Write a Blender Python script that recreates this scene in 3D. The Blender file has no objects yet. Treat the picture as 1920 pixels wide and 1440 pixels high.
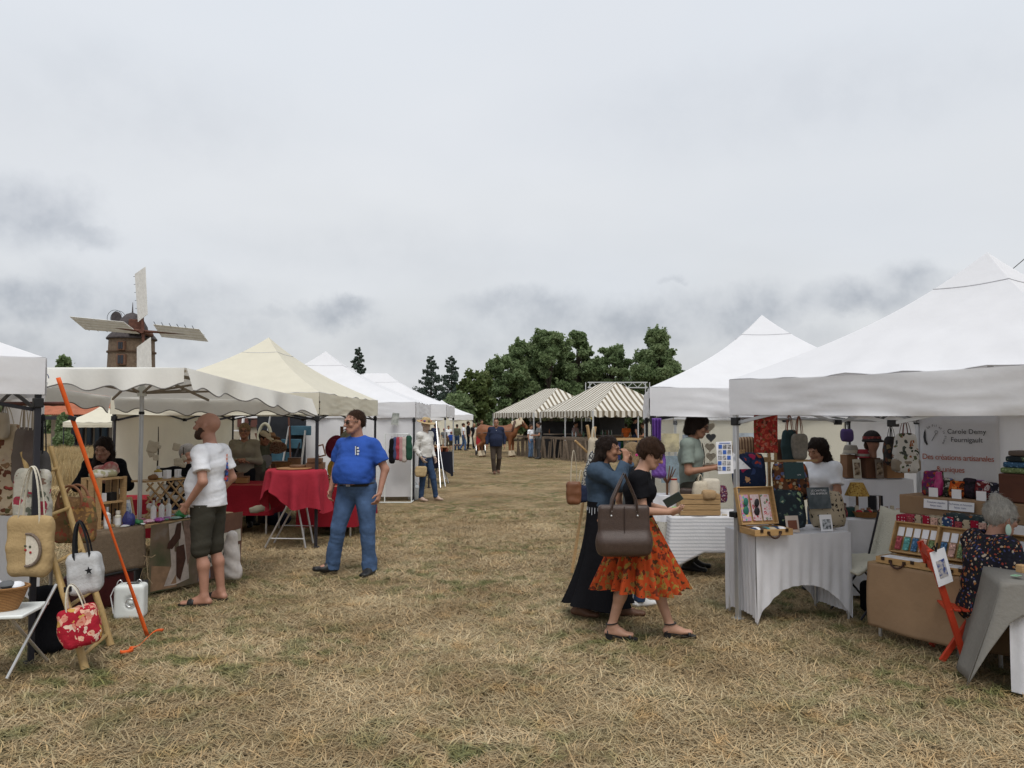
import bpy, bmesh, math, random
import numpy as np
from mathutils import Vector, Matrix, Euler

# ------------------------------------------------------------------ camera
scn = bpy.context.scene
COL = scn.collection
FPX = 1442.0; HORIZON = 786.0; CAMH = 1.75
PITCH = math.atan((HORIZON - 720.0) / FPX)
cam = bpy.data.cameras.new('camera'); cam_ob = bpy.data.objects.new('camera', cam); COL.objects.link(cam_ob)
cam.sensor_width = 36.0; cam.lens = 36.0 * FPX / 1920.0; cam.clip_start = 0.05; cam.clip_end = 3000
cam_ob.location = (0, 0, CAMH); cam_ob.rotation_euler = (math.pi / 2 + PITCH, 0, 0)
scn.camera = cam_ob

def ray(px, py):
    x = (px - 960) / FPX; y = (720 - py) / FPX
    return Vector((x, math.cos(PITCH) - y * math.sin(PITCH), math.sin(PITCH) + y * math.cos(PITCH)))
def W(px, py, Y):                       # the point at depth Y seen in direction (px, py)
    d = ray(px, py); return Vector((0, 0, CAMH)) + d * (Y / d.y)
def G(px, py, z=0.0):                   # the point at height z seen in direction (px, py)
    d = ray(px, py); return Vector((0, 0, CAMH)) + d * ((z - CAMH) / d.z)

# ------------------------------------------------------------------ world (overcast sky), sun, exposure
SUN_EL, SUN_AZ = math.radians(60), math.radians(165)       # azimuth from +Y towards +X
world = bpy.data.worlds.new('World'); scn.world = world; world.use_nodes = True
wt = world.node_tree; wt.nodes.clear()
def wn(kind, **kw):
    n = wt.nodes.new(kind)
    for k, v in kw.items(): setattr(n, k, v)
    return n
def wl(a, b): wt.links.new(a, b)
def wmath(op, a, b=None, clamp=False):
    n = wn('ShaderNodeMath', operation=op, use_clamp=clamp)
    for i, s in enumerate((a, b)):
        if s is None: continue
        if isinstance(s, (int, float)): n.inputs[i].default_value = s
        else: wl(s, n.inputs[i])
    return n.outputs[0]
def wmix(fac, a, b, blend='MIX'):
    n = wn('ShaderNodeMixRGB', blend_type=blend)
    for i, s in enumerate((fac, a, b)):
        if isinstance(s, (int, float)): n.inputs[i].default_value = s
        elif isinstance(s, tuple): n.inputs[i].default_value = (*s, 1)
        else: wl(s, n.inputs[i])
    return n.outputs[0]
def wramp(fac, stops, interp='EASE'):
    n = wn('ShaderNodeValToRGB'); n.color_ramp.interpolation = interp
    el = n.color_ramp.elements
    while len(el) < len(stops): el.new(0.5)
    for e, (p, c) in zip(el, stops):
        e.position = p; e.color = (*c, 1) if isinstance(c, tuple) else (c, c, c, 1)
    wl(fac, n.inputs[0]); return n.outputs[0]
sky = wn('ShaderNodeTexSky', sky_type='NISHITA', sun_disc=False)
sky.sun_elevation = SUN_EL; sky.sun_rotation = SUN_AZ; sky.air_density = 1.2; sky.dust_density = 3.0
tc = wn('ShaderNodeTexCoord'); DIRV = tc.outputs['Generated']
sep = wn('ShaderNodeSeparateXYZ'); wl(DIRV, sep.inputs[0])
def wnoise(vec, scale, detail=6, rough=0.55, dist=0.0):
    n = wn('ShaderNodeTexNoise'); n.inputs['Scale'].default_value = scale; n.inputs['Detail'].default_value = detail
    n.inputs['Roughness'].default_value = rough; n.inputs['Distortion'].default_value = dist; wl(vec, n.inputs['Vector'])
    return n.outputs['Fac']
# cloud deck seen in perspective: direction projected on a flat layer
den = wmath('ADD', wmath('ABSOLUTE', sep.outputs['Z']), 0.22)
cmb = wn('ShaderNodeCombineXYZ'); wl(wmath('DIVIDE', sep.outputs['X'], den), cmb.inputs[0]); wl(wmath('DIVIDE', sep.outputs['Y'], den), cmb.inputs[1])
deck = wnoise(cmb.outputs[0], 1.1, 4, 0.5, 0.0)
elev = wramp(sep.outputs['Z'], [(0.0, (0.46, 0.47, 0.495)), (0.12, (0.535, 0.547, 0.565)), (0.28, (0.625, 0.637, 0.652)), (0.5, (0.62, 0.655, 0.70)), (1.0, (0.63, 0.68, 0.74))], 'LINEAR')
base = wmix(wramp(deck, [(0.30, 0.0), (0.72, 0.55)]), elev, (0.70, 0.705, 0.72))
base = wmix(wramp(wnoise(cmb.outputs[0], 0.55, 2, 0.5, 0.0), [(0.42, 0.0), (0.68, 0.5)]), base, (0.53, 0.56, 0.605))
# separate low grey clouds: soft ellipses round given directions, edges broken by noise
warp = wn('ShaderNodeTexNoise'); warp.inputs['Scale'].default_value = 9; warp.inputs['Detail'].default_value = 6; warp.inputs['Roughness'].default_value = 0.62
wl(DIRV, warp.inputs['Vector'])
azel = wn('ShaderNodeCombineXYZ'); wl(wmath('ARCTAN2', sep.outputs['X'], sep.outputs['Y']), azel.inputs[0]); wl(wmath('ARCSINE', sep.outputs['Z']), azel.inputs[1])
wv = wn('ShaderNodeVectorMath', operation='MULTIPLY_ADD'); wl(warp.outputs['Color'], wv.inputs[0]); wv.inputs[1].default_value = (0.13, 0.085, 0.0); wl(azel.outputs[0], wv.inputs[2])
cloud_noise = wnoise(DIRV, 16, 4, 0.6, 0.0)
cloud_col = wramp(cloud_noise, [(0.30, (0.315, 0.335, 0.375)), (0.70, (0.48, 0.495, 0.525))])
CLOUDS = [  # px, py, half width, half height, strength
    (15, 385, 130, 66, 0.85), (150, 425, 75, 26, 0.55), (60, 575, 270, 62, 1.0), (230, 600, 260, 100, 0.75), (40, 660, 260, 60, 0.75), (390, 640, 150, 60, 0.6),
    (628, 592, 95, 30, 0.95), (500, 600, 60, 14, 0.4), (1020, 585, 180, 42, 0.75), (1180, 605, 320, 62, 0.85), (1400, 590, 140, 58, 0.95), (1440, 640, 150, 50, 0.6),
    (1610, 562, 125, 38, 0.95), (1695, 525, 70, 38, 0.85), (1255, 525, 20, 9, 0.5), (820, 650, 180, 50, 0.5), (700, 480, 420, 60, 0.14), (1500, 190, 500, 90, 0.16), (250, 200, 330, 110, 0.16),
    (-260, 560, 260, 70, 0.7), (2150, 560, 250, 60, 0.6), (2500, 450, 240, 60, 0.6), (-700, 430, 260, 80, 0.6)]
acc = None
for (cx, cy, hw, hh, st) in CLOUDS:
    d = ray(cx, cy).normalized(); az, el = math.atan2(d.x, d.y), math.asin(d.z); sx, sy = FPX / hw, FPX / hh
    n = wn('ShaderNodeVectorMath', operation='MULTIPLY_ADD'); wl(wv.outputs[0], n.inputs[0]); n.inputs[1].default_value = (sx, sy, 0); n.inputs[2].default_value = (-(az + 0.065) * sx, -(el + 0.0425) * sy, 0)
    l = wn('ShaderNodeVectorMath', operation='LENGTH'); wl(n.outputs[0], l.inputs[0])
    m = wn('ShaderNodeMapRange', interpolation_type='SMOOTHSTEP'); m.inputs['From Min'].default_value = 0.2; m.inputs['From Max'].default_value = 1.3; m.inputs['To Min'].default_value = st; m.inputs['To Max'].default_value = 0.0
    wl(l.outputs['Value'], m.inputs['Value'])
    acc = m.outputs[0] if acc is None else wmath('MAXIMUM', acc, m.outputs[0])
base = wmix(acc, base, cloud_col)
skyc = wmix(1.0, sky.outputs[0], (0.10, 0.10, 0.10), 'MULTIPLY')
final = wmix(0.12, base, skyc)
bg = wn('ShaderNodeBackground'); wl(final, bg.inputs[0]); bg.inputs[1].default_value = 1.0
wo = wn('ShaderNodeOutputWorld'); wl(bg.outputs[0], wo.inputs[0])
sun = bpy.data.lights.new('sun', 'SUN'); sun_ob = bpy.data.objects.new('sun', sun); COL.objects.link(sun_ob)
sun.energy = 1.5; sun.angle = math.radians(30); sun.color = (1.0, 0.97, 0.92)
_sd = Vector((math.sin(SUN_AZ) * math.cos(SUN_EL), math.cos(SUN_AZ) * math.cos(SUN_EL), math.sin(SUN_EL)))
sun_ob.rotation_euler = _sd.to_track_quat('Z', 'Y').to_euler()
scn.view_settings.view_transform = 'Standard'; scn.view_settings.look = 'None'
scn.view_settings.exposure = 0.38; scn.view_settings.gamma = 1.0; scn.view_settings.use_curve_mapping = False
scn.render.engine = 'CYCLES'
world.cycles.sampling_method = 'MANUAL'; world.cycles.sample_map_resolution = 256
scn.cycles.use_denoising = True; scn.cycles.max_bounces = 5; scn.cycles.diffuse_bounces = 3; scn.cycles.glossy_bounces = 2
scn.cycles.transmission_bounces = 4; scn.cycles.transparent_max_bounces = 8
# ------------------------------------------------------------------ helpers: things, meshes
rnd = random.Random(11)
MW = {}
def frame(loc, rz=0.0, rx=0.0, ry=0.0):
    return Matrix.Translation(Vector(loc)) @ Euler((rx, ry, rz)).to_matrix().to_4x4()
def tag(o, label, cat, group=None, kind=None):
    o['label'] = label; o['category'] = cat
    if group: o['group'] = group
    if kind: o['kind'] = kind
    return o
def thing(name, label, cat, loc=(0, 0, 0), rz=0.0, group=None, rx=0.0, ry=0.0):
    o = bpy.data.objects.new(name, None); COL.objects.link(o); o.empty_display_size = 0.1
    o.location = Vector(loc); o.rotation_euler = (rx, ry, rz); MW[o] = frame(loc, rz, rx, ry)
    return tag(o, label, cat, group)
def mesh_obj(name, V, Fc, mat, parent=None, world=False, smooth=True, angle=40, vcol=None):
    V = np.asarray(V, dtype=np.float64).reshape(-1, 3)
    me = bpy.data.meshes.new(name)
    o = bpy.data.objects.new(name, me); COL.objects.link(o)
    if parent is not None:
        o.parent = parent
        if world:
            mi = np.array(MW[parent].inverted()); V = V @ mi[:3, :3].T + mi[:3, 3]
        MW[o] = MW[parent]
    elif world:
        c = np.array([(V[:, 0].min() + V[:, 0].max()) / 2, (V[:, 1].min() + V[:, 1].max()) / 2, V[:, 2].min()])
        V = V - c; o.location = c; MW[o] = Matrix.Translation(Vector(c))
    else: MW[o] = Matrix.Identity(4)
    if isinstance(Fc, np.ndarray): 
        n, k = Fc.shape
        me.vertices.add(len(V)); me.vertices.foreach_set('co', V.astype(np.float32).ravel())
        me.loops.add(n * k); me.loops.foreach_set('vertex_index', Fc.astype(np.int32).ravel())
        me.polygons.add(n); me.polygons.foreach_set('loop_start', np.arange(0, n * k, k, dtype=np.int32))
        me.update(calc_edges=True)
    else: me.from_pydata(V.tolist(), [], Fc)
    if vcol is not None:
        at = me.color_attributes.new('Col', 'FLOAT_COLOR', 'POINT'); at.data.foreach_set('color', np.asarray(vcol, np.float32).ravel())
    if smooth:
        me.polygons.foreach_set('use_smooth', np.ones(len(me.polygons), dtype=bool))
        if angle and len(me.polygons) < 20000: me.set_sharp_from_angle(angle=math.radians(angle))
    if mat: me.materials.append(mat)
    return o
def copy_tree(o, parent=None):
    c = o.copy(); COL.objects.link(c)
    if parent is not None: c.parent = parent
    for ch in list(o.children): copy_tree(ch, c)
    return c

class MB:                                # mesh collector
    def __init__(s): s.v = []; s.f = []
    def add(s, V, Fc):
        n = len(s.v); s.v.extend([tuple(map(float, p)) for p in V]); s.f.extend([[i + n for i in q] for q in Fc]); return s
    def box(s, c, size, R=None, top=1.0):
        c = Vector(c); hx, hy, hz = [k / 2 for k in size]; P = []
        for z in (-hz, hz):
            t = top if z > 0 else 1.0
            for x, y in ((-hx, -hy), (hx, -hy), (hx, hy), (-hx, hy)): P.append(Vector((x * t, y * t, z)))
        if R is not None:
            if isinstance(R, (int, float)): R = Matrix.Rotation(R, 3, 'Z')
            P = [R @ p for p in P]
        return s.add([c + p for p in P], [[3, 2, 1, 0], [4, 5, 6, 7], [0, 1, 5, 4], [1, 2, 6, 5], [2, 3, 7, 6], [3, 0, 4, 7]])
    def beam(s, a, b, w, h=None, up=(0, 0, 1)):      # a box from a to b
        a = Vector(a); b = Vector(b); h = h or w; d = (b - a); L = d.length; d.normalize()
        u = Vector(up); l = d.cross(u)
        if l.length < 1e-4: l = d.cross(Vector((1, 0, 0)))
        l.normalize(); u = l.cross(d)
        P = [a + l * (w / 2 * i) + u * (h / 2 * j) + d * (L * k) for k in (0, 1) for i, j in ((-1, -1), (1, -1), (1, 1), (-1, 1))]
        return s.add(P, [[0, 1, 2, 3], [7, 6, 5, 4], [0, 4, 5, 1], [1, 5, 6, 2], [2, 6, 7, 3], [3, 7, 4, 0]])
    def tube(s, pts, r, n=8, caps=True, flat=1.0):
        pts = [Vector(p) for p in pts]; m = len(pts); rr = r if isinstance(r, (list, tuple)) else [r] * m
        V = []; Fc = []; prev = None
        for i, p in enumerate(pts):
            d = (pts[min(i + 1, m - 1)] - pts[max(i - 1, 0)])
            if d.length < 1e-9: d = Vector((0, 0, 1))
            d.normalize()
            if prev is None:
                l = d.cross(Vector((0, 0, 1)))
                if l.length < 1e-3: l = Vector((1, 0, 0))
            else: l = prev - d * prev.dot(d)
            l.normalize(); prev = l; u = l.cross(d)
            for k in range(n):
                a = 2 * math.pi * k / n
                V.append(p + l * (math.cos(a) * rr[i]) + u * (math.sin(a) * rr[i] * flat))
        for i in range(m - 1):
            for k in range(n):
                k2 = (k + 1) % n; Fc.append([i * n + k, i * n + k2, (i + 1) * n + k2, (i + 1) * n + k])
        if caps: Fc.append(list(range(n))[::-1]); Fc.append([(m - 1) * n + k for k in range(n)])
        return s.add(V, Fc)
    def lathe(s, prof, c=(0, 0, 0), n=16, R=None, sx=1.0, sy=1.0):
        c = Vector(c); V = []; Fc = []
        for r, z in prof:
            for k in range(n):
                a = 2 * math.pi * k / n; p = Vector((r * math.cos(a) * sx, r * math.sin(a) * sy, z))
                V.append(c + (R @ p if R is not None else p))
        for i in range(len(prof) - 1):
            for k in range(n):
                k2 = (k + 1) % n; Fc.append([i * n + k, i * n + k2, (i + 1) * n + k2, (i + 1) * n + k])
        if prof[0][0] > 1e-4: Fc.append(list(range(n))[::-1])
        if prof[-1][0] > 1e-4: Fc.append([(len(prof) - 1) * n + k for k in range(n)])
        return s.add(V, Fc)
    def sheet(s, fn, nu, nv, closed=False):
        V = [fn(i / nu, j / nv) for j in range(nv + 1) for i in range(nu + (0 if closed else 1))]
        w = nu + (0 if closed else 1); Fc = []
        for j in range(nv):
            for i in range(nu):
                i2 = (i + 1) % w if closed else i + 1
                Fc.append([j * w + i, j * w + i2, (j + 1) * w + i2, (j + 1) * w + i])
        return s.add(V, Fc)
    def prism(s, poly, th, o=(0, 0, 0), ex=(1, 0, 0), ey=(0, 0, 1)):   # polygon in the plane ex, ey, thickness along ey x ex
        o = Vector(o); ex = Vector(ex); ey = Vector(ey); nz = ex.cross(ey).normalized(); n = len(poly)
        V = [o + ex * x + ey * y + nz * (th / 2) for x, y in poly] + [o + ex * x + ey * y - nz * (th / 2) for x, y in poly]
        Fc = [list(range(n)), list(range(2 * n - 1, n - 1, -1))] + [[i, i + n, (i + 1) % n + n, (i + 1) % n] for i in range(n)]
        return s.add(V, Fc)
    def ball(s, c, r, n=12, m=8, R=None):
        if isinstance(r, (int, float)): r = (r, r, r)
        c = Vector(c); V = []; Fc = []
        for j in range(m + 1):
            t = math.pi * j / m
            for k in range(n):
                a = 2 * math.pi * k / n; p = Vector((r[0] * math.sin(t) * math.cos(a), r[1] * math.sin(t) * math.sin(a), -r[2] * math.cos(t)))
                V.append(c + (R @ p if R is not None else p))
        for j in range(m):
            for k in range(n):
                k2 = (k + 1) % n; Fc.append([j * n + k, j * n + k2, (j + 1) * n + k2, (j + 1) * n + k])
        return s.add(V, Fc)
    def build(s, name, mat, parent=None, world=False, smooth=True, angle=40, thick=0, bevel=0):
        o = mesh_obj(name, s.v, s.f, mat, parent, world, smooth, angle)
        if thick:
            m = o.modifiers.new('thick', 'SOLIDIFY'); m.thickness = thick; m.offset = 0
        if bevel:
            m = o.modifiers.new('edge', 'BEVEL'); m.width = bevel; m.segments = 2; m.limit_method = 'ANGLE'
        return o
def single(mb, name, mat, label, cat, group=None, **kw):
    return tag(mb.build(name, mat, None, True, **kw), label, cat, group)
def struct(o): o['kind'] = 'structure'; return o

_FP = {}
def fold(x, y, z, seed=0, f=9.0):        # smooth pseudo noise, -1..1
    if seed not in _FP:
        r = np.random.RandomState(seed); _FP[seed] = [(*(r.normal(size=3) * (1 + .5 * i)), *(r.normal(size=3) * .6), *r.uniform(0, 6.28, 2), 1 / (1 + .5 * i)) for i in range(4)]
    sn = math.sin if isinstance(x, float) else np.sin; s = 0
    for (a, b, c, d, e, g, p, q, w) in _FP[seed]: s = s + w * sn(f * (a * x + b * y + c * z) + p + 1.4 * sn(f * (d * x + e * y + g * z) + q))
    return s / 2.6

# ------------------------------------------------------------------ signed-distance modelling (bodies, bags, cushions)
class SDF:
    def __init__(s, lo, hi, h):
        s.h = h; s.lo = np.array(lo, float); n = np.ceil((np.array(hi) - s.lo) / h).astype(int) + 1
        s.D = np.full(n, 0.5, np.float32); s.n = n
        s.ax = [s.lo[i] + h * np.arange(n[i]) for i in range(3)]
    def blk(s, lo, hi):
        sl = []
        for i in range(3):
            a = max(0, int(math.floor((lo[i] - s.lo[i]) / s.h))); b = min(s.n[i], int(math.ceil((hi[i] - s.lo[i]) / s.h)) + 1)
            if b <= a: return None
            sl.append(slice(a, b))
        X = s.ax[0][sl[0]][:, None, None]; Y = s.ax[1][sl[1]][None, :, None]; Z = s.ax[2][sl[2]][None, None, :]
        return tuple(sl), X, Y, Z
    def comb(s, sl, d, k, op):
        A = s.D[sl]
        if op == 'u':
            h = np.clip(0.5 + 0.5 * (A - d) / k, 0, 1); s.D[sl] = A * (1 - h) + d * h - k * h * (1 - h)
        elif op == 'd':
            h = np.clip(0.5 - 0.5 * (A + d) / k, 0, 1); s.D[sl] = A * (1 - h) - d * h + k * h * (1 - h)
        return s
    def cap(s, a, b, ra, rb=None, ax=None, k=0.02, op='u', fa=False, fb=False):
        a = np.array(a, float); b = np.array(b, float); rb = ra if rb is None else rb
        ra = (ra, ra) if np.isscalar(ra) else ra; rb = (rb, rb) if np.isscalar(rb) else rb
        R = max(max(ra), max(rb)) + k * 1.2 + 2 * s.h
        B = s.blk(np.minimum(a, b) - R, np.maximum(a, b) + R)
        if B is None: return s
        sl, X, Y, Z = B; ba = b - a; L = np.linalg.norm(ba) + 1e-9; d = ba / L
        px, py, pz = X - a[0], Y - a[1], Z - a[2]
        t = px * d[0] + py * d[1] + pz * d[2]; tc_ = np.clip(t, 0, L); u = tc_ / L
        qx, qy, qz = px - tc_ * d[0], py - tc_ * d[1], pz - tc_ * d[2]
        if ra[0] == ra[1] and rb[0] == rb[1]:
            dd = np.sqrt(qx * qx + qy * qy + qz * qz) - (ra[0] + (rb[0] - ra[0]) * u)
        else:
            e = np.array(ax if ax is not None else (1, 0, 0), float); e -= d * e.dot(d); e /= np.linalg.norm(e) + 1e-9; g = np.cross(d, e)
            r1 = ra[0] + (rb[0] - ra[0]) * u; r2 = ra[1] + (rb[1] - ra[1]) * u
            p1 = qx * e[0] + qy * e[1] + qz * e[2]; p2 = qx * g[0] + qy * g[1] + qz * g[2]; p3 = t - tc_
            m = np.minimum(r1, r2); k0 = np.sqrt((p1 / r1) ** 2 + (p2 / r2) ** 2 + (p3 / m) ** 2)
            k1 = np.sqrt((p1 / r1 ** 2) ** 2 + (p2 / r2 ** 2) ** 2 + (p3 / m ** 2) ** 2) + 1e-6
            dd = np.where(k0 > 0.05, k0 * (k0 - 1) / k1, -m)
        if fa: dd = np.maximum(dd, -t)
        if fb: dd = np.maximum(dd, t - L)
        return s.comb(sl, dd, k, op)
    def ell(s, c, r, R=None, k=0.02, op='u'):
        c = np.array(c, float); r = (r, r, r) if np.isscalar(r) else r; M_ = max(r) + k * 1.2 + 2 * s.h
        B = s.blk(c - M_, c + M_)
        if B is None: return s
        sl, X, Y, Z = B; x, y, z = X - c[0], Y - c[1], Z - c[2]
        if R is not None:
            R = np.array(R)
            x, y, z = (R[0, 0] * x + R[1, 0] * y + R[2, 0] * z, R[0, 1] * x + R[1, 1] * y + R[2, 1] * z, R[0, 2] * x + R[1, 2] * y + R[2, 2] * z)
        k0 = np.sqrt((x / r[0]) ** 2 + (y / r[1]) ** 2 + (z / r[2]) ** 2); k1 = np.sqrt((x / r[0] ** 2) ** 2 + (y / r[1] ** 2) ** 2 + (z / r[2] ** 2) ** 2) + 1e-6
        return s.comb(sl, np.where(k0 > 0.05, k0 * (k0 - 1) / k1, -min(r)), k, op)
    def rbox(s, c, hs, rad, R=None, k=0.01, op='u'):
        c = np.array(c, float); M_ = np.linalg.norm(hs) + k + 2 * s.h; B = s.blk(c - M_, c + M_)
        if B is None: return s
        sl, X, Y, Z = B; x, y, z = X - c[0], Y - c[1], Z - c[2]
        if R is not None:
            R = np.array(R); x, y, z = (R[0, 0] * x + R[1, 0] * y + R[2, 0] * z, R[0, 1] * x + R[1, 1] * y + R[2, 1] * z, R[0, 2] * x + R[1, 2] * y + R[2, 2] * z)
        qx, qy, qz = np.abs(x) - hs[0] + rad, np.abs(y) - hs[1] + rad, np.abs(z) - hs[2] + rad
        d = np.sqrt(np.maximum(qx, 0) ** 2 + np.maximum(qy, 0) ** 2 + np.maximum(qz, 0) ** 2) + np.minimum(np.maximum(np.maximum(qx, qy), qz), 0) - rad
        return s.comb(sl, d, k, op)
    def plane(s, p, n):                  # keep the side n points away from
        n = np.array(n, float); n /= np.linalg.norm(n)
        d = (s.ax[0][:, None, None] - p[0]) * n[0] + (s.ax[1][None, :, None] - p[1]) * n[1] + (s.ax[2][None, None, :] - p[2]) * n[2]
        s.D = np.maximum(s.D, d).astype(np.float32); return s
    def disp(s, fn):
        i = np.nonzero(np.abs(s.D) < .035); s.D[i] += fn(s.ax[0][i[0]], s.ax[1][i[1]], s.ax[2][i[2]]).astype(np.float32); return s
    def mesh(s):
        D = np.pad(s.D, 1, constant_values=0.5); lo = s.lo - s.h; I = D < 0
        c = [(i, j, k) for i in (0, 1) for j in (0, 1) for k in (0, 1)]
        sh = [n - 1 for n in D.shape]
        cnt = np.zeros(sh, np.int8)
        for (i, j, k) in c: cnt += I[i:i + sh[0], j:j + sh[1], k:k + sh[2]]
        act = np.argwhere((cnt > 0) & (cnt < 8))
        if len(act) == 0: return np.zeros((0, 3)), np.zeros((0, 4), int)
        idx = np.full(sh, -1, np.int32); idx[tuple(act.T)] = np.arange(len(act))
        acc = np.zeros((len(act), 3)); num = np.zeros(len(act))
        val = {q: D[act[:, 0] + q[0], act[:, 1] + q[1], act[:, 2] + q[2]] for q in c}
        for a in c:
            for ax in range(3):
                if a[ax]: continue
                b = list(a); b[ax] = 1; b = tuple(b); va, vb = val[a], val[b]; m = (va < 0) != (vb < 0)
                t = np.where(m, va / (va - vb + 1e-12), 0); p = np.tile(np.array(a, float), (len(act), 1)); p[:, ax] += t
                acc += p * m[:, None]; num += m
        V = (acc / num[:, None] + act) * s.h + lo
        quads = []
        for ax in range(3):
            o1, o2 = [(1, 2), (2, 0), (0, 1)][ax]
            a = [slice(1, -1)] * 3; a[ax] = slice(0, -1); b = list(a); b[ax] = slice(1, None)
            A = I[tuple(a)]; Bq = I[tuple(b)]; e = np.argwhere(A != Bq)
            if len(e) == 0: continue
            ins = A[tuple(e.T)]; off = np.array([1, 1, 1]); off[ax] = 0; e = e + off
            d1 = np.zeros(3, int); d1[o1] = 1; d2 = np.zeros(3, int); d2[o2] = 1
            q = np.stack([idx[tuple((e - d1 - d2).T)], idx[tuple((e - d2).T)], idx[tuple(e.T)], idx[tuple((e - d1).T)]], 1)
            q[~ins] = q[~ins][:, ::-1]; quads.append(q)
        return V, np.concatenate(quads)
    def build(s, name, mat, parent=None, world=False):
        V, Q = s.mesh(); return mesh_obj(name, V, Q, mat, parent, world, True, 0)

# ------------------------------------------------------------------ materials
_M = {}
def M(name, col=(.5, .5, .5), rough=.8, var=.12, vs=6.0, bump=0.0, bs=40.0, trans=0.0, metal=0.0, pattern=None, spec=.3, stretch=None, sheen=0.0, alpha=1.0, blend=(0, 0, 0)):
    if name in _M: return _M[name]
    m = bpy.data.materials.new(name); m.use_nodes = True; nt = m.node_tree; N = nt.nodes; L = nt.links
    b = N['Principled BSDF']; out = N['Material Output']
    tcn = N.new('ShaderNodeTexCoord'); co = tcn.outputs['Object']
    if stretch:
        mp = N.new('ShaderNodeMapping'); mp.inputs['Scale'].default_value = stretch; L.new(co, mp.inputs[0]); sco = mp.outputs[0]
    else: sco = co
    if pattern: c = pattern(nt, co)
    else:
        rgb = N.new('ShaderNodeRGB'); rgb.outputs[0].default_value = (*col, 1); c = rgb.outputs[0]
    if var:
        nz = N.new('ShaderNodeTexNoise'); nz.inputs['Scale'].default_value = vs; nz.inputs['Detail'].default_value = 5; nz.inputs['Roughness'].default_value = .6; L.new(sco, nz.inputs['Vector'])
        mr = N.new('ShaderNodeMapRange'); mr.inputs['From Min'].default_value = .3; mr.inputs['From Max'].default_value = .7
        mr.inputs['To Min'].default_value = 1 - var; mr.inputs['To Max'].default_value = 1 + var; L.new(nz.outputs['Fac'], mr.inputs['Value'])
        mx = N.new('ShaderNodeMixRGB'); mx.blend_type = 'MULTIPLY'; mx.inputs[0].default_value = 1; L.new(c, mx.inputs[1]); L.new(mr.outputs[0], mx.inputs[2]); c = mx.outputs[0]
    L.new(c, b.inputs['Base Color'])
    b.inputs['Roughness'].default_value = rough; b.inputs['Metallic'].default_value = metal; b.inputs['Specular IOR Level'].default_value = spec
    if sheen: b.inputs['Sheen Weight'].default_value = sheen
    if alpha < 1: b.inputs['Alpha'].default_value = alpha
    if bump:
        nb = N.new('ShaderNodeTexNoise'); nb.inputs['Scale'].default_value = bs; nb.inputs['Detail'].default_value = 4; L.new(sco, nb.inputs['Vector'])
        bp = N.new('ShaderNodeBump'); bp.inputs['Strength'].default_value = min(1, bump); bp.inputs['Distance'].default_value = .02; L.new(nb.outputs['Fac'], bp.inputs['Height']); L.new(bp.outputs[0], b.inputs['Normal'])
    if trans:
        t = N.new('ShaderNodeBsdfTranslucent'); L.new(c, t.inputs[0]); ms = N.new('ShaderNodeMixShader'); ms.inputs[0].default_value = trans
        L.new(b.outputs[0], ms.inputs[1]); L.new(t.outputs[0], ms.inputs[2]); L.new(ms.outputs[0], out.inputs[0])
    _M[name] = m; return m
def nmath(nt, op, a, b=None):
    n = nt.nodes.new('ShaderNodeMath'); n.operation = op
    for i, q in enumerate((a, b)):
        if q is None: continue
        if isinstance(q, (int, float)): n.inputs[i].default_value = q
        else: nt.links.new(q, n.inputs[i])
    return n.outputs[0]
def nmix(nt, f, a, b):
    n = nt.nodes.new('ShaderNodeMixRGB')
    for i, q in enumerate((f, a, b)):
        if isinstance(q, (int, float)): n.inputs[i].default_value = q
        elif isinstance(q, tuple): n.inputs[i].default_value = (*q, 1)
        else: nt.links.new(q, n.inputs[i])
    return n.outputs[0]
def warpco(nt, co, amt, sc):
    n = nt.nodes.new('ShaderNodeTexNoise'); n.inputs['Scale'].default_value = sc; nt.links.new(co, n.inputs['Vector'])
    a = nt.nodes.new('ShaderNodeVectorMath'); a.operation = 'MULTIPLY_ADD'; nt.links.new(n.outputs['Color'], a.inputs[0]); a.inputs[1].default_value = (amt,) * 3; nt.links.new(co, a.inputs[2])
    return a.outputs[0]
def P_floral(bg, cols, scale=22, petal=.42, core=.16, corecol=None, warp=.02, wsc=30, rand=1.0):
    def f(nt, co):
        v = nt.nodes.new('ShaderNodeTexVoronoi'); v.inputs['Scale'].default_value = scale; v.inputs['Randomness'].default_value = rand
        nt.links.new(warpco(nt, co, warp, wsc), v.inputs['Vector'])
        sp = nt.nodes.new('ShaderNodeSeparateColor'); nt.links.new(v.outputs['Color'], sp.inputs[0])
        r = nt.nodes.new('ShaderNodeValToRGB'); r.color_ramp.interpolation = 'CONSTANT'; el = r.color_ramp.elements
        while len(el) < len(cols): el.new(.5)
        for i, c in enumerate(cols): el[i].position = i / len(cols); el[i].color = (*c, 1)
        nt.links.new(sp.outputs[0], r.inputs[0])
        c = nmix(nt, nmath(nt, 'LESS_THAN', v.outputs['Distance'], petal), bg, r.outputs[0])
        if core: c = nmix(nt, nmath(nt, 'LESS_THAN', v.outputs['Distance'], core), c, corecol or bg)
        return c
    return f
def P_stripes(c1, c2, freq, duty=.5, axis=0, warp=0):
    def f(nt, co):
        if warp: co = warpco(nt, co, warp, 5)
        s = nt.nodes.new('ShaderNodeSeparateXYZ'); nt.links.new(co, s.inputs[0])
        fr = nmath(nt, 'FRACT', nmath(nt, 'ADD', nmath(nt, 'MULTIPLY', s.outputs[axis], freq), 100.0))
        return nmix(nt, nmath(nt, 'LESS_THAN', fr, duty), c2, c1)
    return f
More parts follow.
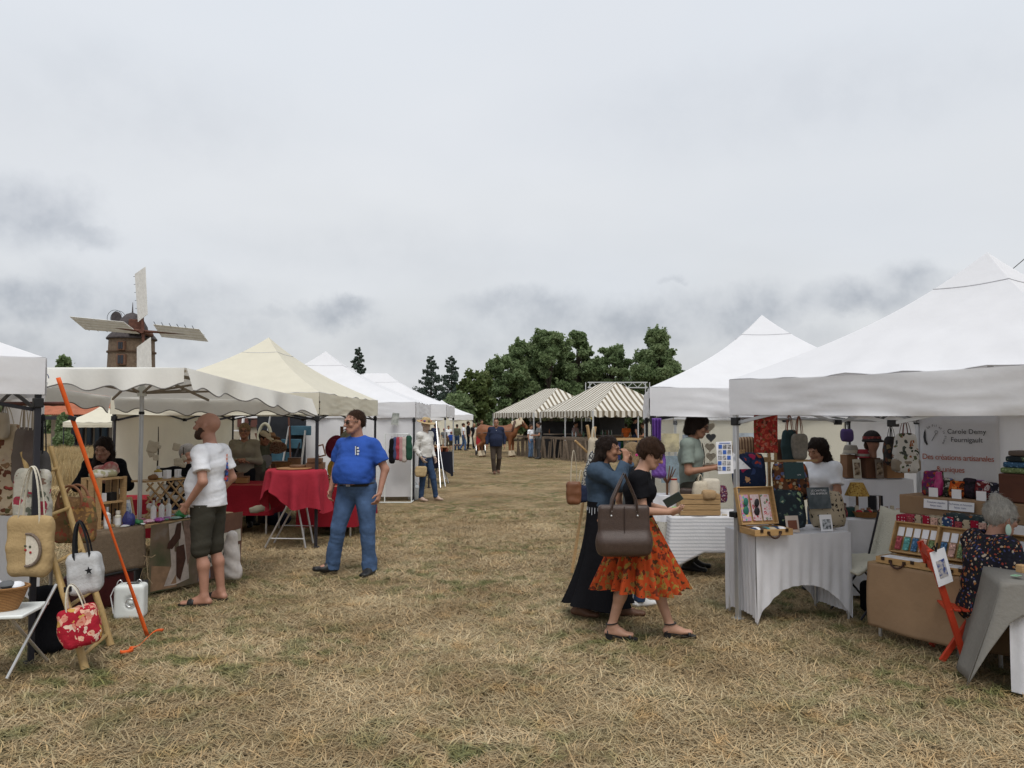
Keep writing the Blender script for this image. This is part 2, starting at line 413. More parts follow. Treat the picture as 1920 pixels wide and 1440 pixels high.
def P_noise(c1, c2, scale=8, lo=.45, hi=.55, detail=4, c3=None):
    def f(nt, co):
        n = nt.nodes.new('ShaderNodeTexNoise'); n.inputs['Scale'].default_value = scale; n.inputs['Detail'].default_value = detail; nt.links.new(co, n.inputs['Vector'])
        r = nt.nodes.new('ShaderNodeValToRGB'); el = r.color_ramp.elements; el[0].position = lo; el[0].color = (*c1, 1); el[1].position = hi; el[1].color = (*c2, 1)
        if c3: e = el.new(min(1, hi + .12)); e.color = (*c3, 1)
        nt.links.new(n.outputs['Fac'], r.inputs[0]); return r.outputs[0]
    return f
def P_cells(cols, scale=40, warp=.0, bg=None, thr=.5):
    return P_floral(bg or cols[0], cols, scale, thr if bg else 9, 0, None, warp, 30)

def fabric(name, col=(.5, .5, .5), **kw):
    d = dict(rough=.85, var=.06, vs=3, bump=.25, bs=60, spec=.15); d.update(kw); return M(name, col, **d)
WHITE = fabric('tent_white', (.80, .80, .82), trans=.22, bump=.25, bs=7, var=.03, rough=.6)
CREAM = fabric('tent_cream', (.74, .70, .57), trans=.24, bump=.25, bs=7, var=.04, rough=.6)
PARASOL = fabric('parasol_canvas', (.76, .745, .69), trans=.24, bump=.1, bs=30, var=.03)
ALU = M('aluminium', (.55, .56, .57), .4, .05, metal=.7)
STEEL = M('steel_tube', (.62, .62, .62), .35, .06, metal=.8)
BLACKM = M('black_metal', (.022, .022, .028), .5, .15)
BLACKP = M('black_plastic', (.015, .015, .016), .45, .1)
WOOD = M('light_wood', (.42, .27, .13), .6, .22, 14, .3, 30, stretch=(1, 1, 8))
WOODH = M('light_wood_plank', (.42, .27, .13), .6, .22, 10, .3, 30, stretch=(1, 1, 12))
DARKWOOD = M('dark_wood', (.13, .062, .03), .5, .25, 18, .3, 40, stretch=(1, 1, 6))
BAMBOO = M('bamboo', (.40, .27, .11), .45, .22, 9, .2, 40, stretch=(2, 2, .6))
PAPER = M('paper', (.78, .78, .80), .7, .03)
KRAFT = fabric('kraft_paper', (.30, .195, .115), var=.1, vs=4, bump=.3, bs=12)
INK = M('ink', (.03, .03, .035), .8, 0)
WHITEP = M('white_plastic', (.70, .73, .71), .35, .05)
WICKER = M('wicker', pattern=P_stripes((.34, .17, .06), (.13, .06, .02), 90, .6, 2, .02), bump=.5, bs=120)
LEATHER = M('brown_leather', (.055, .034, .026), .42, .15, 30, .25, 160, spec=.45)
LINEN = fabric('linen', (.50, .44, .34), var=.1, vs=60)
# ------------------------------------------------------------------ ground and grass
def straw_color(nt, dry1, dry2, green, tan, gpos=True):
    g = nt.nodes.new('ShaderNodeNewGeometry'); co = g.outputs['Position']
    def nz(scale, lo, hi, det=4):
        n = nt.nodes.new('ShaderNodeTexNoise'); n.inputs['Scale'].default_value = scale; n.inputs['Detail'].default_value = det; nt.links.new(co, n.inputs['Vector'])
        m = nt.nodes.new('ShaderNodeMapRange'); m.inputs['From Min'].default_value = lo; m.inputs['From Max'].default_value = hi; nt.links.new(n.outputs['Fac'], m.inputs['Value']); return m.outputs[0]
    c = nmix(nt, nz(1.1, .36, .64, 6), dry1, dry2)
    c = nmix(nt, nmath(nt, 'MULTIPLY', nmath(nt, 'MULTIPLY', nz(4.5, .47, .60, 7), nz(.45, .40, .60, 3)), .9), c, green)
    c = nmix(nt, nmath(nt, 'MULTIPLY', nz(3.1, .57, .72, 3), .7), c, tan)
    c = nmix(nt, nmath(nt, 'MULTIPLY', nz(.55, .56, .68, 6), .55), c, tuple(q * .62 for q in dry1))
    return c
def ground_material():
    m = bpy.data.materials.new('dry_grass_ground'); m.use_nodes = True; nt = m.node_tree; b = nt.nodes['Principled BSDF']
    c = straw_color(nt, (.185, .133, .075), (.30, .228, .136), (.09, .10, .04), (.265, .17, .082))
    g = nt.nodes.new('ShaderNodeNewGeometry')
    def fine(scale, st):
        mp = nt.nodes.new('ShaderNodeMapping'); mp.inputs['Scale'].default_value = st; nt.links.new(g.outputs['Position'], mp.inputs[0])
        n = nt.nodes.new('ShaderNodeTexNoise'); n.inputs['Scale'].default_value = scale; n.inputs['Detail'].default_value = 6; n.inputs['Roughness'].default_value = .7; nt.links.new(mp.outputs[0], n.inputs['Vector']); return n.outputs['Fac']
    f = nmath(nt, 'MULTIPLY', nmath(nt, 'ADD', fine(30, (1, 2.2, 1)), fine(7, (1.3, 1, 1))), .5)
    mr = nt.nodes.new('ShaderNodeMapRange'); mr.inputs['From Min'].default_value = .36; mr.inputs['From Max'].default_value = .62; mr.inputs['To Min'].default_value = .42; mr.inputs['To Max'].default_value = 1.35; nt.links.new(f, mr.inputs['Value'])
    mx = nt.nodes.new('ShaderNodeMixRGB'); mx.blend_type = 'MULTIPLY'; mx.inputs[0].default_value = 1; nt.links.new(c, mx.inputs[1]); nt.links.new(mr.outputs[0], mx.inputs[2])
    nt.links.new(mx.outputs[0], b.inputs['Base Color']); b.inputs['Roughness'].default_value = 1; b.inputs['Specular IOR Level'].default_value = .05
    bp = nt.nodes.new('ShaderNodeBump'); bp.inputs['Strength'].default_value = .9; bp.inputs['Distance'].default_value = .03; nt.links.new(f, bp.inputs['Height']); nt.links.new(bp.outputs[0], b.inputs['Normal'])
    return m
def axis(fine_lo, fine_hi, step, far_lo, far_hi):
    a = list(np.arange(fine_lo, fine_hi + 1e-6, step)); s = step; x = fine_hi
    while x < far_hi: s *= 1.18; x += s; a.append(x)
    s = step; x = fine_lo
    while x > far_lo: s *= 1.18; x -= s; a.insert(0, x)
    return np.array(a)
def ground_z(x, y):
    near = np.exp(-(np.maximum(np.abs(y - 10) - 14, 0) / 20) ** 2)
    return near * (.008 * fold(x, y, 0 * x, 3, 3.0) + .010 * fold(x, y, 0 * x, 4, 1.1)) - .008
gx = axis(-7, 7, .16, -900, 900); gy = axis(2.5, 16, .16, -60, 1600)
GX, GY = np.meshgrid(gx, gy); GZ = ground_z(GX, GY)
nx_, ny_ = len(gx), len(gy); ii = (np.arange(ny_ - 1)[:, None] * nx_ + np.arange(nx_ - 1)[None, :]).ravel()
struct(mesh_obj('ground', np.stack([GX.ravel(), GY.ravel(), GZ.ravel()], 1), np.stack([ii, ii + 1, ii + 1 + nx_, ii + nx_], 1), ground_material(), None, False, True, 0))

def blade_material(name, cols, tr=.15):
    m = bpy.data.materials.new(name); m.use_nodes = True; nt = m.node_tree; b = nt.nodes['Principled BSDF']
    c = straw_color(nt, *cols)
    at = nt.nodes.new('ShaderNodeAttribute'); at.attribute_name = 'Col'
    mx = nt.nodes.new('ShaderNodeMixRGB'); mx.blend_type = 'MULTIPLY'; mx.inputs[0].default_value = 1; nt.links.new(c, mx.inputs[1]); nt.links.new(at.outputs['Color'], mx.inputs[2])
    nt.links.new(mx.outputs[0], b.inputs['Base Color']); b.inputs['Roughness'].default_value = .75; b.inputs['Specular IOR Level'].default_value = .15
    return m
STRAW = blade_material('dry_grass_blade', ((.345, .25, .135), (.57, .44, .26), (.16, .175, .063), (.48, .31, .14)))
def clump(name, seed, n, rad, hmin, hmax, lie, wid, mat):
    r = np.random.RandomState(seed); V = []; Fc = []; C = []
    for i in range(n):
        p = r.normal(size=2) * rad * .5; a = r.uniform(0, 6.283); L = r.uniform(hmin, hmax); tilt = r.uniform(*lie)
        d = np.array([math.cos(a), math.sin(a)]); w = wid * r.uniform(.6, 1.3); side = np.array([-d[1], d[0]]) * w
        z0 = r.uniform(-.004, .006); b = r.uniform(.68, 1.16); g = r.uniform(.92, 1.08)
        pts = []
        for t in (0, .5, 1):
            hz = z0 + L * math.cos(tilt) * t * (1 - .35 * t); q = p + d * L * math.sin(tilt) * t * (.7 + .3 * t) + side * 0
            ww = 1 - .75 * t; pts += [(q[0] - side[0] * ww, q[1] - side[1] * ww, hz), (q[0] + side[0] * ww, q[1] + side[1] * ww, hz)]
        k = len(V); V += pts; Fc += [[k, k + 1, k + 3, k + 2], [k + 2, k + 3, k + 5, k + 4]]; C += [(b * g, b, b / g, 1)] * 6
    me = bpy.data.meshes.new(name); me.from_pydata(V, [], Fc); me.materials.append(mat)
    at = me.color_attributes.new('Col', 'FLOAT_COLOR', 'POINT'); at.data.foreach_set('color', np.array(C, np.float32).ravel())
    return bpy.data.objects.new(name, me)
def scatter(name, P, rot, scl, idx, objs, label, cat):
    c = bpy.data.collections.new(name + '_tufts')
    for o in objs: c.objects.link(o)
    me = bpy.data.meshes.new(name); n = len(P); me.vertices.add(n); me.vertices.foreach_set('co', np.asarray(P, np.float32).ravel())
    a = me.attributes.new('rot', 'FLOAT_VECTOR', 'POINT'); a.data.foreach_set('vector', np.asarray(rot, np.float32).ravel())
    a = me.attributes.new('scl', 'FLOAT', 'POINT'); a.data.foreach_set('value', np.asarray(scl, np.float32))
    a = me.attributes.new('idx', 'INT', 'POINT'); a.data.foreach_set('value', np.asarray(idx, np.int32))
    o = bpy.data.objects.new(name, me); COL.objects.link(o)
    ng = bpy.data.node_groups.new(name + '_scatter', 'GeometryNodeTree')
    ng.interface.new_socket('Geometry', in_out='INPUT', socket_type='NodeSocketGeometry'); ng.interface.new_socket('Geometry', in_out='OUTPUT', socket_type='NodeSocketGeometry')
    gi = ng.nodes.new('NodeGroupInput'); go = ng.nodes.new('NodeGroupOutput'); ip = ng.nodes.new('GeometryNodeInstanceOnPoints'); ci = ng.nodes.new('GeometryNodeCollectionInfo')
    ci.inputs[0].default_value = c; ci.inputs['Separate Children'].default_value = True; ci.inputs['Reset Children'].default_value = True
    def na(nm, t):
        q = ng.nodes.new('GeometryNodeInputNamedAttribute'); q.data_type = t; q.inputs[0].default_value = nm; return [s for s in q.outputs if s.enabled and s.name == 'Attribute'][0]
    ng.links.new(gi.outputs[0], ip.inputs['Points']); ng.links.new(ci.outputs[0], ip.inputs['Instance']); ip.inputs['Pick Instance'].default_value = True
    ng.links.new(na('idx', 'INT'), ip.inputs['Instance Index']); ng.links.new(na('rot', 'FLOAT_VECTOR'), ip.inputs['Rotation']); ng.links.new(na('scl', 'FLOAT'), ip.inputs['Scale'])
    ng.links.new(ip.outputs[0], go.inputs[0]); md = o.modifiers.new('scatter', 'NODES'); md.node_group = ng
    o['kind'] = 'stuff'; o['label'] = label; o['category'] = cat; return o
R_ = np.random.RandomState(5)
def fan(y0, y1, dens, margin=.8):         # points in the ground wedge the camera could see, y0..y1
    n = int(dens * (y1 - y0) * ((y0 + y1) / 2 * .72 + margin) * 2); y = R_.uniform(y0, y1, n * 2); hw = y * .72 + margin
    keep = R_.uniform(size=n * 2) < hw / (y1 * .72 + margin); y = y[keep]; x = R_.uniform(-1, 1, len(y)) * (y * .72 + margin); return np.stack([x, y], 1)
clumps = [clump('straw_tuft', 20 + i, 420, .17, .008, .030, (.6, 1.5), .00065, STRAW) for i in range(5)] + \
         [clump('grass_tuft', 40 + i, 150, .09, .015, .055, (.1, 1.1), .0007, STRAW) for i in range(3)] + \
         [clump('far_tuft', 60 + i, 60, .34, .06, .12, (1.0, 1.5), .004, STRAW) for i in range(3)]
A1 = fan(3.2, 7.5, 80); A2 = fan(7.0, 15, 40); A3 = fan(11, 30, 11); A4 = fan(26, 55, 4)
XY = np.concatenate([A1, A2, A3, A4]); far = np.concatenate([np.zeros(len(A1) + len(A2)), np.ones(len(A3) + len(A4))])
ix = np.where(far > 0, 8 + R_.randint(0, 3, len(XY)), np.where(R_.uniform(size=len(XY)) < .80, R_.randint(0, 5, len(XY)), 5 + R_.randint(0, 3, len(XY))))
sc = R_.uniform(.7, 1.25, len(XY)) * np.where(far > 0, 1.3, 1)
scatter('grass', np.stack([XY[:, 0], XY[:, 1], ground_z(XY[:, 0], XY[:, 1]) + .002], 1), np.stack([0 * sc, 0 * sc, R_.uniform(0, 6.28, len(sc))], 1), sc, ix, clumps,
        'short mown dry straw-coloured grass covering the market field', 'grass')
# ripe wheat strip and cut straw behind the stalls at left
WHEAT = blade_material('ripe_wheat', ((.40, .29, .14), (.46, .34, .18), (.33, .25, .11), (.42, .28, .13)))
wc = [clump('wheat_tuft', 80 + i, 90, .35, .65, .95, (.0, .28), .004, WHEAT) for i in range(3)]
n = 2600; wx = R_.uniform(-28, -9, n); wy = R_.uniform(19, 34, n)
scatter('wheat', np.stack([wx, wy, 0 * wx], 1), np.stack([0 * wx, 0 * wx, R_.uniform(0, 6.28, n)], 1), R_.uniform(.9, 1.15, n), R_.randint(0, 3, n), wc, 'standing strip of ripe golden wheat behind the left stalls', 'wheat')
sc_ = [clump('swath_tuft', 90 + i, 110, .45, .25, .5, (.9, 1.45), .005, WHEAT) for i in range(3)]
n = 900; wx = R_.uniform(-24, -7.5, n); wy = R_.uniform(14.5, 18.6, n)
scatter('cut_straw', np.stack([wx, wy, .15 * np.exp(-((wy - 16.8) / .7) ** 2)], 1), np.stack([0 * wx, 0 * wx, R_.uniform(0, 6.28, n)], 1), R_.uniform(.7, 1.1, n), R_.randint(0, 3, n), sc_, 'loose cut straw lying in front of the standing wheat', 'straw')

# ------------------------------------------------------------------ trees
def leaf_material(name, c1, c2, c3):
    m = bpy.data.materials.new(name); m.use_nodes = True; nt = m.node_tree; b = nt.nodes['Principled BSDF']
    at = nt.nodes.new('ShaderNodeAttribute'); at.attribute_name = 'Col'
    sp = nt.nodes.new('ShaderNodeSeparateColor'); nt.links.new(at.outputs['Color'], sp.inputs[0])
    r = nt.nodes.new('ShaderNodeValToRGB'); el = r.color_ramp.elements; el[0].color = (*c1, 1); el[1].color = (*c3, 1); e = el.new(.5); e.color = (*c2, 1); nt.links.new(sp.outputs[0], r.inputs[0])
    nt.links.new(r.outputs[0], b.inputs['Base Color']); b.inputs['Roughness'].default_value = .55; b.inputs['Specular IOR Level'].default_value = .25
    t = nt.nodes.new('ShaderNodeBsdfTranslucent'); nt.links.new(r.outputs[0], t.inputs[0]); ms = nt.nodes.new('ShaderNodeMixShader'); ms.inputs[0].default_value = .42
    nt.links.new(b.outputs[0], ms.inputs[1]); nt.links.new(t.outputs[0], ms.inputs[2]); nt.links.new(ms.outputs[0], nt.nodes['Material Output'].inputs[0]); return m
LEAF = leaf_material('broad_leaves', (.115, .168, .072), (.18, .245, .112), (.26, .32, .16))
LEAF2 = leaf_material('light_leaves', (.07, .10, .03), (.11, .15, .05), (.17, .20, .08))
NEEDLE = leaf_material('cedar_needles', (.075, .105, .088), (.115, .152, .122), (.165, .205, .16))
BARK = M('bark', (.06, .048, .035), .9, .3, 3, .6, 10)
def cards(P, size, r, up=.35):            # leaf-sized quads at points P, random facing
    n = len(P); a = r.normal(size=(n, 3)); a[:, 2] += up; a /= np.linalg.norm(a, axis=1)[:, None]; q = r.normal(size=(n, 3)); u = np.cross(a, q); u /= np.linalg.norm(u, axis=1)[:, None]; v = np.cross(a, u)
    s = size * r.uniform(.6, 1.4, n)[:, None]
    V = np.stack([P - u * s - v * s * .25, P + v * s * .6, P + u * s + v * s * .1, P - v * s * .7], 1).reshape(-1, 3)
    return V, np.arange(4 * n).reshape(-1, 4)
def broad_tree(label, px, Y, top_py, half_px, seed, leaves=9000, size=.115, mat=None, trunk_h=.05, open_=0.0, narrow=0.0, group='broadleaf trees behind the market'):
    r = np.random.RandomState(seed); base = Vector((W(px, 700, Y).x, Y, 0)); H = W(px, top_py, Y).z; R = half_px * 1.18 / FPX * Y
    t = thing('broadleaf_tree', label, 'tree', base, 0, group)
    tr = MB(); tr.tube([(0, 0, -.1), (.1, 0, H * .2), (-.05, .1, H * .45), (0, 0, H * .8)], [H * .028, H * .022, H * .016, H * .004], 8)
    blobs = []
    for i in range(int(36 + 64 * (1 - open_))):
        f = r.uniform(0, 1); z = H * (trunk_h + (1 - trunk_h) * (.06 + .86 * f)); prof = (math.sin(math.pi * min(1, .12 + .85 * f)) ** (.42 + narrow)) * (1 - narrow * f * .45)
        a = r.uniform(0, 6.28); d = R * prof * math.sqrt(r.uniform(.2, 1)) * .84; br = R * r.uniform(.15, .27) * (1 - .25 * f)
        c = np.array([math.cos(a) * d, math.sin(a) * d, z]); c[2] = min(c[2], H - br * .8); blobs.append((c, br))
        if i % 3 == 0: tr.tube([(0, 0, z * .55), tuple(c * np.array([.5, .5, .85])), tuple(c)], [H * .009, H * .006, H * .002], 5)
    tr.build('trunk', BARK, t)
    P = []; C = []
    tot = sum(b[1] ** 2 for b in blobs)
    for c, br in blobs:
        k = int(leaves * 3.0 * br * br / tot); d = r.normal(size=(k, 3)); d /= np.linalg.norm(d, axis=1)[:, None]; rad = br * r.uniform(.15, 1.0, k) ** .5 * (1 + .4 * fold(d[:, 0], d[:, 1], d[:, 2], seed + int(br * 999), 3.0))
        q = c + d * rad[:, None] * np.array([1.05, 1.05, .85]); P.append(q); C.append(np.full(k, r.uniform(.1, .75)) + r.uniform(-.2, .25, k))
    # upright leading shoots break the outline
    for i in range(90):
        c, br = blobs[r.randint(len(blobs))]; d = r.normal(size=3); d[2] = abs(d[2]) + .3; d /= np.linalg.norm(d); k = 16; L = br * r.uniform(.3, .65)
        q = c + d * br * .9 + np.linspace(0, 1, k)[:, None] * (d * .4 + np.array([0, 0, .8])) * L + r.normal(size=(k, 3)) * size * .6; P.append(q); C.append(r.uniform(.3, .9, k))
    P = np.concatenate(P); C = np.clip(np.concatenate(C), 0, 1); V, Q = cards(P, size, r)
    mesh_obj('crown', V, Q, mat or LEAF, t, False, False, 0, np.repeat(np.stack([C, C, C, np.ones_like(C)], 1), 4, 0)); return t
def cedar(label, px, Y, top_py, half_px, seed, group='dark conifers behind the left tents'):
    r = np.random.RandomState(seed); base = Vector((W(px, 700, Y).x, Y, 0)); H = W(px, top_py, Y).z; R = half_px * 1.3 / FPX * Y
    t = thing('conifer_tree', label, 'tree', base, 0, group)
    tr = MB(); tr.tube([(0, 0, -.1), (0, 0, H * .5), (.05, 0, H * .97)], [H * .022, H * .013, H * .003], 8)
    P = []; C = []; n = 95
    for i in range(n):
        f = (i + r.uniform()) / n; z = H * (.06 + .93 * f); L = R * (1 - f) ** .8 * r.uniform(.45, 1.3) + .10 * R; a = i * 2.4 + r.uniform(-.9, .9); rise = r.uniform(-.1, .75)
        e = np.array([math.cos(a) * L, math.sin(a) * L, L * rise * .6])
        tr.tube([(0, 0, z), (e[0] * .6, e[1] * .6, z + e[2] * .9), (e[0], e[1], z + e[2] * .8)], [H * .004, H * .0025, H * .001], 4, False)
        k = int(40 + 150 * L / R); s = r.uniform(.12, 1, k) ** .7; w = (1 - s * .8) * L * .34
        q = np.stack([e[0] * s, e[1] * s, z + e[2] * s * 1.1 - .12 * L * s * s], 1) + np.stack([-math.sin(a) * w * r.uniform(-1, 1, k), math.cos(a) * w * r.uniform(-1, 1, k), r.normal(size=k) * .075 * L], 1)
        P.append(q); C.append(np.clip(r.normal(.4, .22, k), 0, 1))
    tr.build('trunk', BARK, t); P = np.concatenate(P); C = np.concatenate(C); V, Q = cards(P, .105 * H / 9, r, .3)
    mesh_obj('crown', V, Q, NEEDLE, t, False, False, 0, np.repeat(np.stack([C, C, C, np.ones_like(C)], 1), 4, 0)); return t
broad_tree('tall broad green tree, leftmost and darkest of the big clump', 948, 62, 664, 48, 1, 11000)
broad_tree('dense green tree between the left dark tree and the tall central one', 985, 66, 632, 48, 7, 11000)
broad_tree('tallest rounded tree at the middle of the big clump', 1030, 64, 606, 56, 2, 15000, narrow=.2)
broad_tree('tall tree just right of the tallest one in the clump', 1082, 67, 608, 46, 12, 13000, narrow=.3)
broad_tree('lower round tree between the clump and the pointed tree', 1148, 66, 640, 44, 3, 11000)
broad_tree('pointed green tree at the right end of the row', 1232, 63, 607, 56, 4, 14000, narrow=.55, trunk_h=.12)
broad_tree('dark low tree behind the striped marquee', 1070, 74, 690, 80, 9, 9000)
broad_tree('dark low tree behind the white tent at right', 1195, 76, 685, 70, 10, 8000)
broad_tree('light feathery tree with thin open crown and visible stems', 893, 56, 696, 34, 5, 2600, .16, LEAF2, .3, 1.0)
broad_tree('rounded olive green bush tree beside the far white tent', 855, 54, 738, 36, 6, 8000, .16, LEAF, .02)
broad_tree('small round tree top left of the windmill', 119, 80, 667, 16, 8, 2600, .2, LEAF, .5, group='tree beyond the left tents')
cedar('single dark conifer rising behind the white tents', 672, 60, 651, 30, 21)
cedar('left one of the two dark conifers standing together', 808, 58, 667, 34, 22)
cedar('right one of the two dark conifers standing together', 846, 60, 667, 32, 23)
def hedge_poly():
    r = np.random.RandomState(77); n = 15000; x = r.uniform(-75, 80, n); z = r.uniform(0, 1, n) ** .8 * (3.0 + 1.2 * fold(x, 0 * x, 0 * x, 5, .4)); y = 95 + r.normal(size=n) * .8
    V, Q = cards(np.stack([x, y, z], 1), .45, r); C = np.clip(r.normal(.35, .2, n), 0, 1)
    o = mesh_obj('far_hedge', V, Q, LEAF, None, False, False, 0, np.repeat(np.stack([C, C, C, np.ones_like(C)], 1), 4, 0)); tag(o, 'far dark hedge line along the end of the field', 'hedge', kind='stuff')
hedge_poly()

# ------------------------------------------------------------------ windmill
BRICK = M('windmill_brick', pattern=P_noise((.135, .095, .065), (.20, .145, .10), 3, .35, .65, 6), bump=.5, bs=8, var=.2, vs=20)
SLATE = M('windmill_shingle', (.065, .055, .055), .8, .3, 3, .5, 6)
SAIL = M('weathered_white_board', (.72, .71, .68), .7, .10, 2)
RUST = M('red_brown_timber', (.11, .045, .03), .7, .3, 3)
wm = thing('windmill', 'old brick tower windmill with four white slatted sails', 'windmill', (W(246, 700, 100).x, 100, 0))
YW = 100; ppm = FPX / YW
def wz(py): return W(246, py, YW).z
zc = wz(637)                                  # top of the masonry
MB().lathe([(3.4, 0), (2.95, 5), (2.72, zc)], n=28).build('tower', BRICK, wm)
MB().lathe([(3.0, zc - .05), (3.05, zc + .1), (2.75, zc + .5), (2.2, wz(622))], n=24).build('skirt_roof', SLATE, wm)
cap = MB(); cap.lathe([(2.3, wz(622)), (2.2, wz(612)), (1.6, wz(599)), (.9, wz(590)), (.12, wz(586))], n=20, sx=.8); cap.build('cap', SLATE, wm)
MB().tube([(0, 0, wz(588)), (0, 0, wz(567))], [.12, .03], 6).build('finial', SLATE, wm)
bd = MB(); bd.box((1.5, -2.2, wz(616)), (1.6, 1.4, 1.7), Matrix.Rotation(.5, 3, 'Z')); bd.build('cap_gable', RUST, wm, bevel=.05)
ga = MB(); ga.prism([(.7 * math.cos(a), .9 * math.sin(a)) for a in np.linspace(0, 6.283, 25)[:-1]], .08, (-2.1, 0, wz(597))); ga.build('fantail_disc', SLATE, wm)
for k in range(2):
    MB().tube([(-2.1 + 1.0 * math.cos(a), -.4 + .8 * k, wz(597) + 1.05 * math.sin(a)) for a in np.linspace(.3, 5.4, 18)], .03, 5).build('fantail_ring', BLACKM, wm)
for (px_, py_, ww, hh) in ((228, 648, .62, .85), (228, 674, .75, 1.05)):
    c = W(px_, py_, 97.0) - Vector(MW[wm].translation); f = MB(); f.box(c, (ww + .3, .5, hh + .3)); fo = f.build('window', M('window_surround', (.16, .085, .055), .8), wm)
    for sx in (-1, 1): MB().box((c.x + sx * ww * .25, c.y - .3, c.z), (ww * .4, .08, hh)).build('pane', M('dark_glass', (.03, .035, .045), .2, 0), fo)
bz = MB(); bz.lathe([(2.95, wz(661) - .1), (2.95, wz(661) + .1)], n=28); bz.build('stone_band', M('band_stone', (.11, .07, .045), .8), wm)
hub = W(268, 621, 96.2) - Vector(MW[wm].translation)
MB().tube([hub + Vector((-.6, 3.5, -.1)), hub + Vector((.05, -.5, 0))], .32, 8).build('sail_shaft', RUST, wm)
# four sails: quads of boards, given by their corners as seen
sails = [[(262, 502), (274, 498), (277, 588), (258, 606)], [(130, 593), (139, 594), (233, 603), (262, 627)], [(285, 607), (374, 616), (391, 641), (303, 633)], [(283, 632), (286, 690), (257, 700), (257, 651)]]
quads = [
    [(253, 514), (273, 500), (277, 589), (259, 604)],
    [(160, 618), (130, 593), (232, 603), (262, 626)],
    [(287, 608), (303, 632), (391, 641), (373, 617)],
    [(257, 651), (283, 632), (285, 712), (257, 724)]]
deps = [(96.5, 95.3), (96.5, 95.3), (95.3, 96.5), (96.5, 95.3)]
for qi, (q, (d0, d1)) in enumerate(zip(quads, deps)):
    P = [W(*q[0], d0), W(*q[1], d1), W(*q[2], d1), W(*q[3], d0)]; P = [p - Vector(MW[wm].translation) for p in P]
    sroot = bpy.data.objects.new('sail', None); COL.objects.link(sroot); sroot.parent = wm; MW[sroot] = MW[wm]
    mid0 = (P[0] + P[1]) / 2; mid1 = (P[2] + P[3]) / 2; nb = 9
    if qi in (1, 2): A, B, Cc, D = P[0], P[3], P[2], P[1]        # boards run along the sail
    else: A, B, Cc, D = P[0], P[3], P[2], P[1]
    if qi == 2: A, B, Cc, D = P[0], P[3], P[2], P[1]
    nrm = (B - A).cross(D - A).normalized()
    for k in range(nb):
        a0, a1 = k / nb, (k + .95) / nb; off = nrm * (.012 if k % 2 else -.012)
        V = [A.lerp(D, a0) + off, B.lerp(Cc, a0) + off, B.lerp(Cc, a1) + off, A.lerp(D, a1) + off]
        V += [p + nrm * .05 for p in V]
        MB().add(V, [[0, 1, 2, 3], [7, 6, 5, 4], [0, 4, 5, 1], [1, 5, 6, 2], [2, 6, 7, 3], [3, 7, 4, 0]]).build('board', SAIL, sroot, smooth=False)
    rod = MB(); rod.tube([hub, (A.lerp(D, .5) if (A.lerp(D, .5) - hub).length > (B.lerp(Cc, .5) - hub).length else B.lerp(Cc, .5)) + nrm * (.12 if nrm.y > 0 else -.12)], [.2, .06], 6); rod.build('sail_stock', RUST, sroot)
    e0, e1 = (A, B) if qi != 2 else (A, B)
    for k in range(6): 
        p = e0.lerp(e1, (k + .3) / 6); pgk = MB(); pgk.beam(p, p + (A - D).normalized() * .3 + Vector((0, -.1, .1)), .05); pgk.build('sail_peg', BLACKM, sroot)

# ------------------------------------------------------------------ farmhouse behind the wheat
TILE = M('clay_tile', (.34, .115, .06), .8, .2, 3)
hx0 = W(60, 800, 48).x; hx1 = W(213, 800, 48).x
hs = thing('farmhouse', 'long low farmhouse with orange tile roof and dark glazed front', 'house', ((hx0 + hx1) / 2, 50, 0))
w2 = (hx1 - hx0) / 2
MB().box((0, 2, 1.35), (w2 * 2, 4, 2.7)).build('wall', M('pale_render', (.36, .31, .25), .9, .1), hs)
rf = bpy.data.objects.new('roof', None); COL.objects.link(rf); rf.parent = hs; MW[rf] = MW[hs]
ez, rz_ = W(100, 780, 47.6).z, W(100, 733, 51).z + .3
nt_ = 46
for k in range(nt_):
    x0 = -w2 - .5 + (2 * w2 + 1.0) * k / nt_; wd = (2 * w2 + 1.0) / nt_
    MB().tube([(x0 + wd / 2, -2.5, ez + .08), (x0 + wd / 2, 2.0, rz_)], wd * .56, 6, True, .45).build('tile', TILE, rf)
MB().box((0, -2.42, ez - .12), (2 * w2 + 1.0, .2, .22)).build('gutter', M('dark_fascia', (.03, .03, .035), .6), hs)
for k, px_ in enumerate((106, 120, 136, 152, 166, 190, 203)):
    c = W(px_, 823, 48) - Vector(MW[hs].translation); g = MB(); g.box((c.x, -.06, 1.15), (.34 if k != 4 else .42, .14, 2.2)); wo_ = g.build('glazed_door' if k < 5 else 'window', M('house_frame', (.035, .035, .04), .5), hs)
    MB().box((c.x, -.15, 1.2), (.24 if k != 4 else .32, .06, 1.9)).build('pane', M('blue_glass', (.035, .06, .085), .15, .2, .5), wo_)
def shrub(label, px, Y, w, h, seed):
    r = np.random.RandomState(seed); P = r.normal(size=(900, 3)); P /= np.linalg.norm(P, axis=1)[:, None]; P *= r.uniform(.5, 1, 900)[:, None] ** .5 * np.array([w / 2, w / 2, h / 2]); P[:, 2] += h / 2; V, Q = cards(P, .09, r); C = r.uniform(.1, .7, 900)
    t = thing('shrub', label, 'shrub', (W(px, 800, Y).x, Y, 0)); mesh_obj('foliage', V, Q, LEAF, t, False, False, 0, np.repeat(np.stack([C, C, C, np.ones_like(C)], 1), 4, 0)); MB().tube([(0, 0, 0), (0, 0, h * .6)], .03, 5).build('stem', BARK, t)
shrub('small round shrub in front of the farmhouse door', 120, 45, 1.1, 1.0, 3)
shrub('tall thin dark shrub against the farmhouse glass', 118, 47, .8, 2.2, 4)
